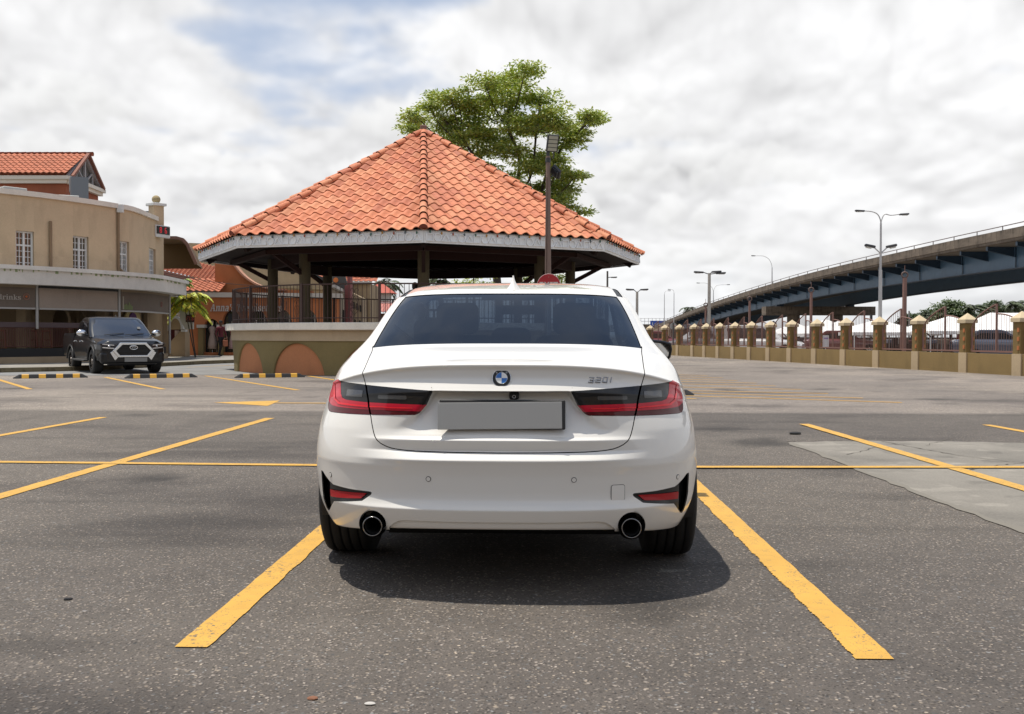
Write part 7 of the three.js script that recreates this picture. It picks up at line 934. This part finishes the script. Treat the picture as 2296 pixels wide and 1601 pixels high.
  // shrubs and low branches under the roof line
  [[1062, 622, 40, 44, 'bright green low bush seen below the gazebo roof'], [1245, 628, 26, 46, 'green low branch tip beside the lamp pole below the roof'], [1185, 632, 24, 46, 'yellow-green bush between the gazebo columns']].forEach(([px, py, r, dd, lb], i) => { const p = at(px, py, dd), t = thing('bush', lb, 'bush', [p.x, 0, p.z], 0, 'bushes behind the gazebo'), lv = []; for (let k = 0; k < 26; k++) spray(lv, V3(rr(-1, 1) * r * dd / FPX, p.y + rr(-0.5, 0.35), rr(-0.5, 0.5)), 0.35, 0.12, 34, 0.15, cols); leafMesh('foliage', lv, leafM, t); mesh('stem', rod(V3(0, 0, 0), V3(0, p.y, 0), 0.08, 7, 0.03), bark, t); shade(t); });
}
function palm(name, label, px, pyC, d, fr, len, o = {}) { // crown centre at bearing, fr fronds of the given length
  const c = at(px, pyC, d), T = thing(name, label, 'palm tree', [c.x, 0, c.z], 0, o.group), H = c.y; mesh('trunk', tube([V3(o.lean ?? 0.3, 0, 0), V3((o.lean ?? 0.3) * 0.6, H * 0.4, 0), V3(0, H, 0)], o.r ?? 0.13, 12, 8), bark, T); const cols = o.cols ?? [[0.055, 0.085, 0.025], [0.04, 0.07, 0.022], [0.08, 0.11, 0.03]];
  for (let f = 0; f < fr; f++) { const a = f / fr * Math.PI * 2 + rr(-0.2, 0.2), up = rr(o.up0 ?? -0.5, o.up1 ?? 1.1), L = len * rr(0.8, 1.1), pts = []; for (let k = 0; k <= 8; k++) { const t = k / 8; pts.push(V3(Math.cos(a) * L * t * (0.75 - 0.1 * t) + (o.wind ?? 0) * L * t * t, H + L * (up * t * 0.8 - (0.55 + 0.35 * Math.max(0, up)) * t * t), Math.sin(a) * L * t * (0.75 - 0.1 * t))); } const cv = new THREE.CatmullRomCurve3(pts), lv = []; const N = o.n ?? 34; for (let k = 2; k < N; k++) { const t = k / N, p = cv.getPoint(t), tg = cv.getTangent(t), sd = V3().crossVectors(tg, V3(0, 1, 0)).normalize(); for (const s of [-1, 1]) { const u = sd.clone().multiplyScalar(s).addScaledVector(tg, 0.55).add(V3(0, -0.45 + rr(-0.15, 0.15), 0)).normalize(), q = cols[Math.floor(rnd() * cols.length)]; lv.push({ p, u, n: V3(rr(-0.3, 0.3), 1, rr(-0.3, 0.3)).normalize(), s: L * 0.24 * Math.sin(Math.PI * (0.15 + 0.8 * t)), w: o.lw ?? 0.022, c: q.map((x) => x * rr(0.85, 1.15)) }); } } const fd = leafMesh('frond', lv, palmM, T); mesh('midrib', new THREE.TubeGeometry(cv, 8, 0.014, 4), bark, fd); }
  return shade(T);
}
palm('coconut_palm', 'coconut palm behind the red-roofed pavilion seen through the gazebo', 866, 640, 84, 22, 2.3, { lean: 0.5, lw: 0.05, up0: -0.4, up1: 1.5 });
palm('fan_palm', 'dark green palm right of the near gazebo column', 985, 632, 52, 16, 1.2, { lw: 0.03, up0: 0, up1: 1.3 });
palm('yellow_palm', 'bright yellow-green ornamental palm by the beige corner', 422, 678, 45.6, 46, 1.6, { cols: [[0.66, 0.62, 0.05], [0.72, 0.60, 0.05], [0.40, 0.55, 0.07], [0.56, 0.62, 0.07]], lw: 0.042, up0: -0.2, up1: 1.6, r: 0.028, n: 40, lean: 0.35 });
palm('yellow_palm', 'taller bright green palm tuft above the yellow palm', 404, 642, 45.4, 24, 0.85, { cols: [[0.30, 0.48, 0.06], [0.38, 0.50, 0.06]], lw: 0.03, up0: 0.4, up1: 2.0, r: 0.025, n: 34, lean: 0.7 });
function farTree(label, px, py, rpx, d, cols, name = 'broadleaf_tree') { const p = at(px, py, d), s = d / FPX, T = thing(name, label, 'tree', [p.x, 0, p.z], 0, 'trees behind the tents'), lv = [], R = rpx * s; for (let k = 0; k < 60; k++) { const q = rdir(); if (q.y < -0.5) continue; const c = V3(q.x * R * rr(0.5, 1), p.y + q.y * R * 0.75 * rr(0.5, 1), q.z * R * 0.8); spray(lv, c, R * 0.26, R * 0.16, 90, 0.34, cols); } leafMesh('crown', lv, leafM, T); mesh('trunk', [rod(V3(0, 0, 0), V3(0.1, p.y, 0), 0.22, 8, 0.12), ...[0, 1, 2, 3].map((k) => rod(V3(0.05, p.y * 0.6, 0), V3(Math.cos(k * 1.6) * R * 0.6, p.y + R * 0.3, Math.sin(k * 1.6) * R * 0.6), 0.1, 6, 0.04))], bark, T); return shade(T); }
{ const g1 = [[0.075, 0.125, 0.032], [0.055, 0.095, 0.026], [0.095, 0.145, 0.036]], g2 = [[0.12, 0.19, 0.045], [0.09, 0.15, 0.038], [0.14, 0.20, 0.05]];
  farTree('dark green tree at the left of the grove behind the tents', 2045, 728, 34, 120, g1); farTree('dark green tree between the two brighter ones behind the tents', 2092, 716, 36, 118, g1); farTree('brightest green rounded tree behind the tents', 2132, 708, 46, 112, g2); farTree('low green tree right of the brightest one behind the tents', 2180, 728, 34, 116, g2); farTree('dark crown rising beside the last fence pillar', 2232, 700, 34, 122, g1); farTree('dark low tree at the far right edge behind the tents', 2300, 712, 36, 124, g1);
  palm('coconut_palm', 'windblown coconut palm between the green trees at right', 2178, 690, 108, 16, 2.4, { wind: 0.5, lw: 0.06, group: 'windblown palms' }); palm('coconut_palm', 'windblown coconut palm at the right edge behind the tents', 2276, 682, 108, 16, 2.5, { wind: 0.5, lw: 0.06, group: 'windblown palms' }); palm('coconut_palm', 'tiny palm top peeking over the viaduct parapet', 1543, 693, 240, 12, 3.2, { lw: 0.2, n: 14 });
  farTree('green tree far behind the palms at the right edge', 2380, 715, 40, 124, g1);
}
{ // floodlight pole in front of the gazebo roof, with the red sign
  const d = 21.5, s = d / FPX, b = at(1229, 755, d), T = thing('floodlight_pole', 'brown floodlight pole standing before the gazebo roof', 'lamp post', [b.x, 0, b.z]); const Y = (py) => EYE + (755 - py) * s, brown = mat([0.20, 0.135, 0.11], 0.7), dark = mat([0.035, 0.035, 0.04], 0.5);
  mesh('pole', [rod(V3(0.02, 0, 0), V3(-0.01, Y(352), 0), 0.062, 14, 0.05)], brown, T); mesh('conduit', rod(V3(-0.075, 0, 0.03), V3(-0.045, Y(400), 0.05), 0.016, 6), brown, T); mesh('collar', cyl(0.058, 0.058, 0.10, -0.01, Y(366), 0, 14), dark, T); mesh('stub', cyl(0.035, 0.035, 0.16, -0.01, Y(352), 0, 10), dark, T);
  const fl = new THREE.Group(); fl.name = 'floodlight'; fl.position.set(0.08, Y(324), 0.05); fl.rotation.set(0.35, 0.25, -0.12); T.add(fl); mesh('housing', rbox(0.25, 0.36, 0.07, 0.015), dark, fl); for (let k = 0; k < 4; k++) mesh('led_panel', box(0.20, 0.068, 0.01, 0.0, 0.125 - k * 0.083, 0.036), mat([0.42, 0.41, 0.33], 0.3), fl); mesh('bracket', [box(0.02, 0.2, 0.03, -0.06, -0.22, 0), box(0.02, 0.2, 0.03, 0.06, -0.22, 0)], dark, fl);
  const f2 = new THREE.Group(); f2.name = 'rear_floodlight'; f2.position.set(0.17, Y(386), -0.03); f2.rotation.set(0.7, -0.9, -0.25); T.add(f2); mesh('housing', rbox(0.24, 0.22, 0.06, 0.012), dark, f2); mesh('fins', [-2, -1, 0, 1, 2].map((k) => box(0.02, 0.18, 0.06, k * 0.045, 0, 0.05)), dark, f2); mesh('arm', rod(V3(0.0, Y(400), 0), V3(0.15, Y(392), 0), 0.014, 6), dark, T); shade(T);
  // red disc sign in front of it
  const ds = 16, q = at(1230.5, 640, ds), S = thing('red_sign', 'round red sign with white lettering behind the sedan roof', 'sign', [q.x, 0, q.z]), r = 25.6 * ds / FPX; mesh('disc', new THREE.CylinderGeometry(r, r, 0.015, 40).rotateX(Math.PI / 2).translate(0, q.y, 0), mat([0.42, 0.020, 0.026], 0.5), S); mesh('rim', new THREE.TorusGeometry(r, 0.006, 6, 48).translate(0, q.y, 0), mat([0.45, 0.3, 0.3], 0.5), S); mesh('lettering', text('EXIT', 0.105, 0.006).translate(0, q.y + 0.002, 0.009), mat([0.65, 0.62, 0.58], 0.6), S); mesh('bolt', new THREE.CylinderGeometry(0.007, 0.007, 0.01, 8).rotateX(Math.PI / 2).translate(0, q.y + r * 0.72, 0.01), chrome, S); mesh('post', cyl(0.03, 0.03, q.y + 0.05, 0, 0, -0.035, 10), mat([0.3, 0.3, 0.3], 0.5), S); shade(S);
}
{ // overhead wires across the shops
  const w = (a, b, sag, r, label) => { const pts = [...Array(13).keys()].map((k) => { const t = k / 12, p = a.clone().lerp(b, t); p.y -= sag * 4 * t * (1 - t); return p; }); tag(mesh('overhead_wire', tube(pts, r, 24, 4), mat([0.03, 0.03, 0.03], 0.8)), label, 'wire', 'overhead wires'); };
  w(at(370, 612, 45), at(640, 640, 52), 0.2, 0.012, 'thin overhead wire strung across the orange shop fronts'); w(at(780, 628, 60), at(930, 606, 70), 0.1, 0.015, 'thin overhead wire rising to the right beyond the gazebo');
}

// ---------------------------------------------------------------- people (one continuous body each, from joints with radii)
function bodyGeo(bones, res = 84) { // bones: [ax,ay,az,ra, bx,by,bz,rb]; smooth union of tapered capsules
  const min = V3(1e9, 1e9, 1e9), max = V3(-1e9, -1e9, -1e9); for (const b of bones) for (const o of [0, 4]) { min.min(V3(b[o] - b[o + 3], b[o + 1] - b[o + 3], b[o + 2] - b[o + 3])); max.max(V3(b[o] + b[o + 3], b[o + 1] + b[o + 3], b[o + 2] + b[o + 3])); } const c = min.clone().add(max).multiplyScalar(0.5), h = max.clone().sub(min), half = Math.max(h.x, h.y, h.z) / 2 * 1.12;
  const mc = new MarchingCubes(res, new THREE.MeshBasicMaterial(), false, false, 120000); mc.isolation = 0; const n = res, k = 0.028;
  for (let z = 0; z < n; z++) for (let y = 0; y < n; y++) for (let x = 0; x < n; x++) { const px = c.x + ((x - n / 2) / (n / 2)) * half, py = c.y + ((y - n / 2) / (n / 2)) * half, pz = c.z + ((z - n / 2) / (n / 2)) * half; let d = 1e9; for (const b of bones) { const ex = b[4] - b[0], ey = b[5] - b[1], ez = b[6] - b[2], L = ex * ex + ey * ey + ez * ez || 1e-9, t = clamp(((px - b[0]) * ex + (py - b[1]) * ey + (pz - b[2]) * ez) / L), q = Math.hypot(px - b[0] - ex * t, py - b[1] - ey * t, pz - b[2] - ez * t) - lerp(b[3], b[7], t); const hh = clamp(0.5 + 0.5 * (d - q) / k); d = lerp(d, q, hh) - k * hh * (1 - hh); } mc.field[x + y * n + z * n * n] = -d; }
  mc.update(); const cnt = mc.count, P = new Float32Array(cnt * 3), N = new Float32Array(cnt * 3); for (let i = 0; i < cnt; i++) { P[i * 3] = c.x + mc.positionArray[i * 3] * half; P[i * 3 + 1] = c.y + mc.positionArray[i * 3 + 1] * half; P[i * 3 + 2] = c.z + mc.positionArray[i * 3 + 2] * half; }
  let g = new THREE.BufferGeometry(); g.setAttribute('position', new THREE.BufferAttribute(P, 3)); g = mergeVertices(g, 1e-4); g.computeVertexNormals(); return g;
}
function person(label, pos, turn, pose, cloth) {
  const T = thing('person', label, 'person', pos, turn, undefined), { bones, split } = pose; const g = bodyGeo(bones); // colours by region: hair, skin, top, trousers, shoes
  const P = g.attributes.position, C = new Float32Array(P.count * 3); for (let i = 0; i < P.count; i++) C.set(split(P.getX(i), P.getY(i), P.getZ(i), cloth), i * 3); g.setAttribute('color', new THREE.BufferAttribute(C, 3)); mesh('body', g, mat([1, 1, 1], 0.85, { vertexColors: true }), T); return T;
}
{
  const hand = (x, y, z, s, dz = 0) => [[x, y, z, 0.030, x, y - 0.07, z + dz, 0.034], ...[-0.024, -0.008, 0.008, 0.024].map((o, i) => [x + 0.3 * o, y - 0.075, z + dz + o, 0.009, x + 0.3 * o + s * 0.01, y - 0.135 + Math.abs(i - 1.5) * 0.012, z + dz + o + 0.012, 0.008]), [x + s * -0.012, y - 0.03, z + 0.026, 0.010, x + s * -0.02, y - 0.085, z + 0.05, 0.009]];
  const head = (x, y, z) => [[x, y + 0.02, z - 0.01, 0.088, x, y + 0.09, z - 0.005, 0.092], [x, y - 0.05, z + 0.02, 0.052, x, y + 0.02, z + 0.02, 0.07], [x, y - 0.12, z - 0.01, 0.052, x, y - 0.03, z, 0.055], [x, y + 0.0, z + 0.09, 0.016, x, y + 0.04, z + 0.088, 0.010], [x - 0.088, y + 0.02, z, 0.018, x - 0.09, y + 0.05, z, 0.018], [x + 0.088, y + 0.02, z, 0.018, x + 0.09, y + 0.05, z, 0.018]];
  const walk = [...head(0, 1.55, 0), [-0.14, 1.36, 0, 0.07, 0.14, 1.36, 0, 0.07], [0, 1.32, 0, 0.135, 0, 1.05, 0, 0.115], [0, 1.05, 0, 0.115, 0, 0.92, 0, 0.14], [-0.09, 0.90, 0, 0.10, -0.10, 0.50, 0.13, 0.065], [-0.10, 0.50, 0.13, 0.062, -0.10, 0.10, 0.04, 0.042], [-0.10, 0.06, 0.03, 0.045, -0.10, 0.035, 0.19, 0.035], [0.09, 0.90, 0, 0.10, 0.10, 0.50, -0.08, 0.065], [0.10, 0.50, -0.08, 0.062, 0.10, 0.12, -0.30, 0.042], [0.10, 0.07, -0.32, 0.045, 0.10, 0.035, -0.18, 0.035],
    [-0.19, 1.35, 0, 0.055, -0.24, 1.08, -0.06, 0.044], [-0.24, 1.08, -0.06, 0.042, -0.23, 0.86, 0.04, 0.032], ...hand(-0.23, 0.85, 0.05, -1), [0.19, 1.35, 0, 0.055, 0.24, 1.08, 0.04, 0.044], [0.24, 1.08, 0.04, 0.042, 0.23, 0.87, 0.16, 0.032], ...hand(0.23, 0.86, 0.17, 1)];
  const colours = (x, y, z, c) => y > 1.62 || (y > 1.50 && z < 0.0 && y > 1.48) ? c.hair : y > 1.43 ? c.skin : y > 0.93 && Math.abs(x) < 0.275 && !(y < 1.0 && Math.abs(x) > 0.19) ? c.top : Math.abs(x) > 0.185 && y > 0.6 ? c.skin : y > 0.09 ? c.legs : c.shoe;
  const p = at(495, 755, 48.3); const w = person('person in dark red top and black trousers walking past the dress shop', [p.x, 0.139, p.z], 0.9, { bones: walk, split: colours }, { hair: [0.01, 0.009, 0.008], skin: [0.11, 0.055, 0.035], top: [0.10, 0.012, 0.02], legs: [0.012, 0.011, 0.012], shoe: [0.02, 0.015, 0.012] });
  const bg = thing('shoulder_bag', 'orange-brown bag carried by the walking person', 'bag', [p.x + 0.26, 0.139 + 0.62, p.z + 0.12], 0.9); mesh('bag', rbox(0.24, 0.30, 0.10, 0.03, 0, 0, 0), mat([0.30, 0.10, 0.05], 0.7), bg); mesh('strap', new THREE.TorusGeometry(0.10, 0.012, 6, 16, Math.PI).translate(0, 0.14, 0), mat([0.2, 0.07, 0.04], 0.7), bg); shade(bg);
  // a bench on the far side of the gazebo floor with someone sitting on it
  const q = at(930.5, 755, 31.3), by = 1.49; const be = thing('bench', 'plain wooden bench on the gazebo floor behind the sedan roof', 'bench', [q.x, by, q.z], 0.1); mesh('seat', box(1.4, 0.05, 0.4, 0, 0.44, 0), mat([0.12, 0.06, 0.035], 0.8), be); for (const x of [-0.6, 0.6]) mesh('leg', box(0.06, 0.42, 0.36, x, 0.21, 0), mat([0.10, 0.05, 0.03], 0.8), be); shade(be);
  const sit = [...head(0, 1.13, 0), [-0.14, 0.94, 0, 0.07, 0.14, 0.94, 0, 0.07], [0, 0.90, 0, 0.135, 0, 0.62, 0, 0.12], [0, 0.62, 0, 0.12, 0, 0.57, 0, 0.13], [-0.10, 0.555, 0, 0.085, -0.12, 0.53, 0.40, 0.065], [-0.12, 0.53, 0.40, 0.06, -0.12, 0.10, 0.42, 0.042], [-0.12, 0.045, 0.40, 0.045, -0.12, 0.035, 0.56, 0.035], [0.10, 0.555, 0, 0.085, 0.12, 0.53, 0.40, 0.065], [0.12, 0.53, 0.40, 0.06, 0.12, 0.10, 0.42, 0.042], [0.12, 0.045, 0.40, 0.045, 0.12, 0.035, 0.56, 0.035], [-0.19, 0.93, 0, 0.055, -0.25, 0.68, 0.05, 0.044], [-0.25, 0.68, 0.05, 0.042, -0.17, 0.64, 0.26, 0.032], ...hand(-0.17, 0.68, 0.28, -1, 0.03), [0.19, 0.93, 0, 0.055, 0.25, 0.68, 0.05, 0.044], [0.25, 0.68, 0.05, 0.042, 0.17, 0.64, 0.26, 0.032], ...hand(0.17, 0.68, 0.28, 1, 0.03)];
  const cs = (x, y, z, c) => y > 1.19 || (y > 1.07 && z < 0.0) ? c.hair : y > 1.0 ? c.skin : y > 0.58 && z < 0.2 ? c.top : z > 0.16 && y > 0.595 ? c.skin : y > 0.09 ? c.legs : c.shoe;
  person('person with black hair sitting in the gazebo behind the sedan roof', [q.x, by, q.z], 2.6, { bones: sit, split: cs }, { hair: [0.006, 0.006, 0.006], skin: [0.09, 0.045, 0.03], top: [0.02, 0.022, 0.03], legs: [0.02, 0.022, 0.03], shoe: [0.02, 0.02, 0.02] });
}

// ---------------------------------------------------------------- unseen shops added behind the camera, darkening the sedan's shaded rear and lamps
{
  const b = thing('added_shop_row', 'long beige two-storey shop row added unseen behind the camera', 'building', [0, 0, 19]);
  mesh('wall', boxUV(box(70, 8.6, 6, 0, 4.3, 3)), beigeWall, b); mesh('canopy', boxUV(box(70, 0.35, 2.2, 0, 3.3, -1.1)), creamTrim, b); mesh('coping', boxUV(box(70.4, 0.3, 6.4, 0, 8.7, 3)), creamTrim, b);
  for (let k = -8; k < 8; k++) { mesh('window', box(1.4, 1.9, 0.06, k * 4.2 + 2, 5.8, -0.02), glassDark, b); mesh('shop_front', box(3.4, 2.5, 0.06, k * 4.2 + 2, 1.4, -0.02), glassDark, b); }
  shade(b);
}

// small litter on the asphalt
{
  const scrap = (px, py, r, c, name, label) => { const p = onGround(px, py), g = new THREE.IcosahedronGeometry(r, 2), q = g.attributes.position; for (let i = 0; i < q.count; i++) { const v = V3().fromBufferAttribute(q, i), k = 1 + 0.7 * (fbm(v.x / r * 2 + px, v.z / r * 2 + v.y / r, 3) - 0.5); q.setXYZ(i, v.x * k * 1.4, Math.max(-r * 0.25, v.y * k * 0.35), v.z * k); } g.computeVertexNormals(); tag(mesh(name, g.translate(p.x, r * 0.25 + 0.001, p.z), mat(c, 0.9)), label, 'litter'); };
  scrap(153, 1345, 0.014, [0.012, 0.012, 0.014], 'rubber_scrap', 'small black scrap on the asphalt at lower left');
  scrap(701, 1568, 0.012, [0.20, 0.09, 0.05], 'dry_leaf', 'tiny reddish dry leaf on the asphalt below the sedan');
  scrap(830, 1580, 0.011, [0.45, 0.43, 0.40], 'pebble', 'white pebble on the asphalt near the lower middle');
  scrap(1783, 974, 0.05, [0.02, 0.02, 0.02], 'asphalt_lump', 'dark lump on the asphalt beside the start of the yellow line at right');
}

renderer.render(scene, camera);
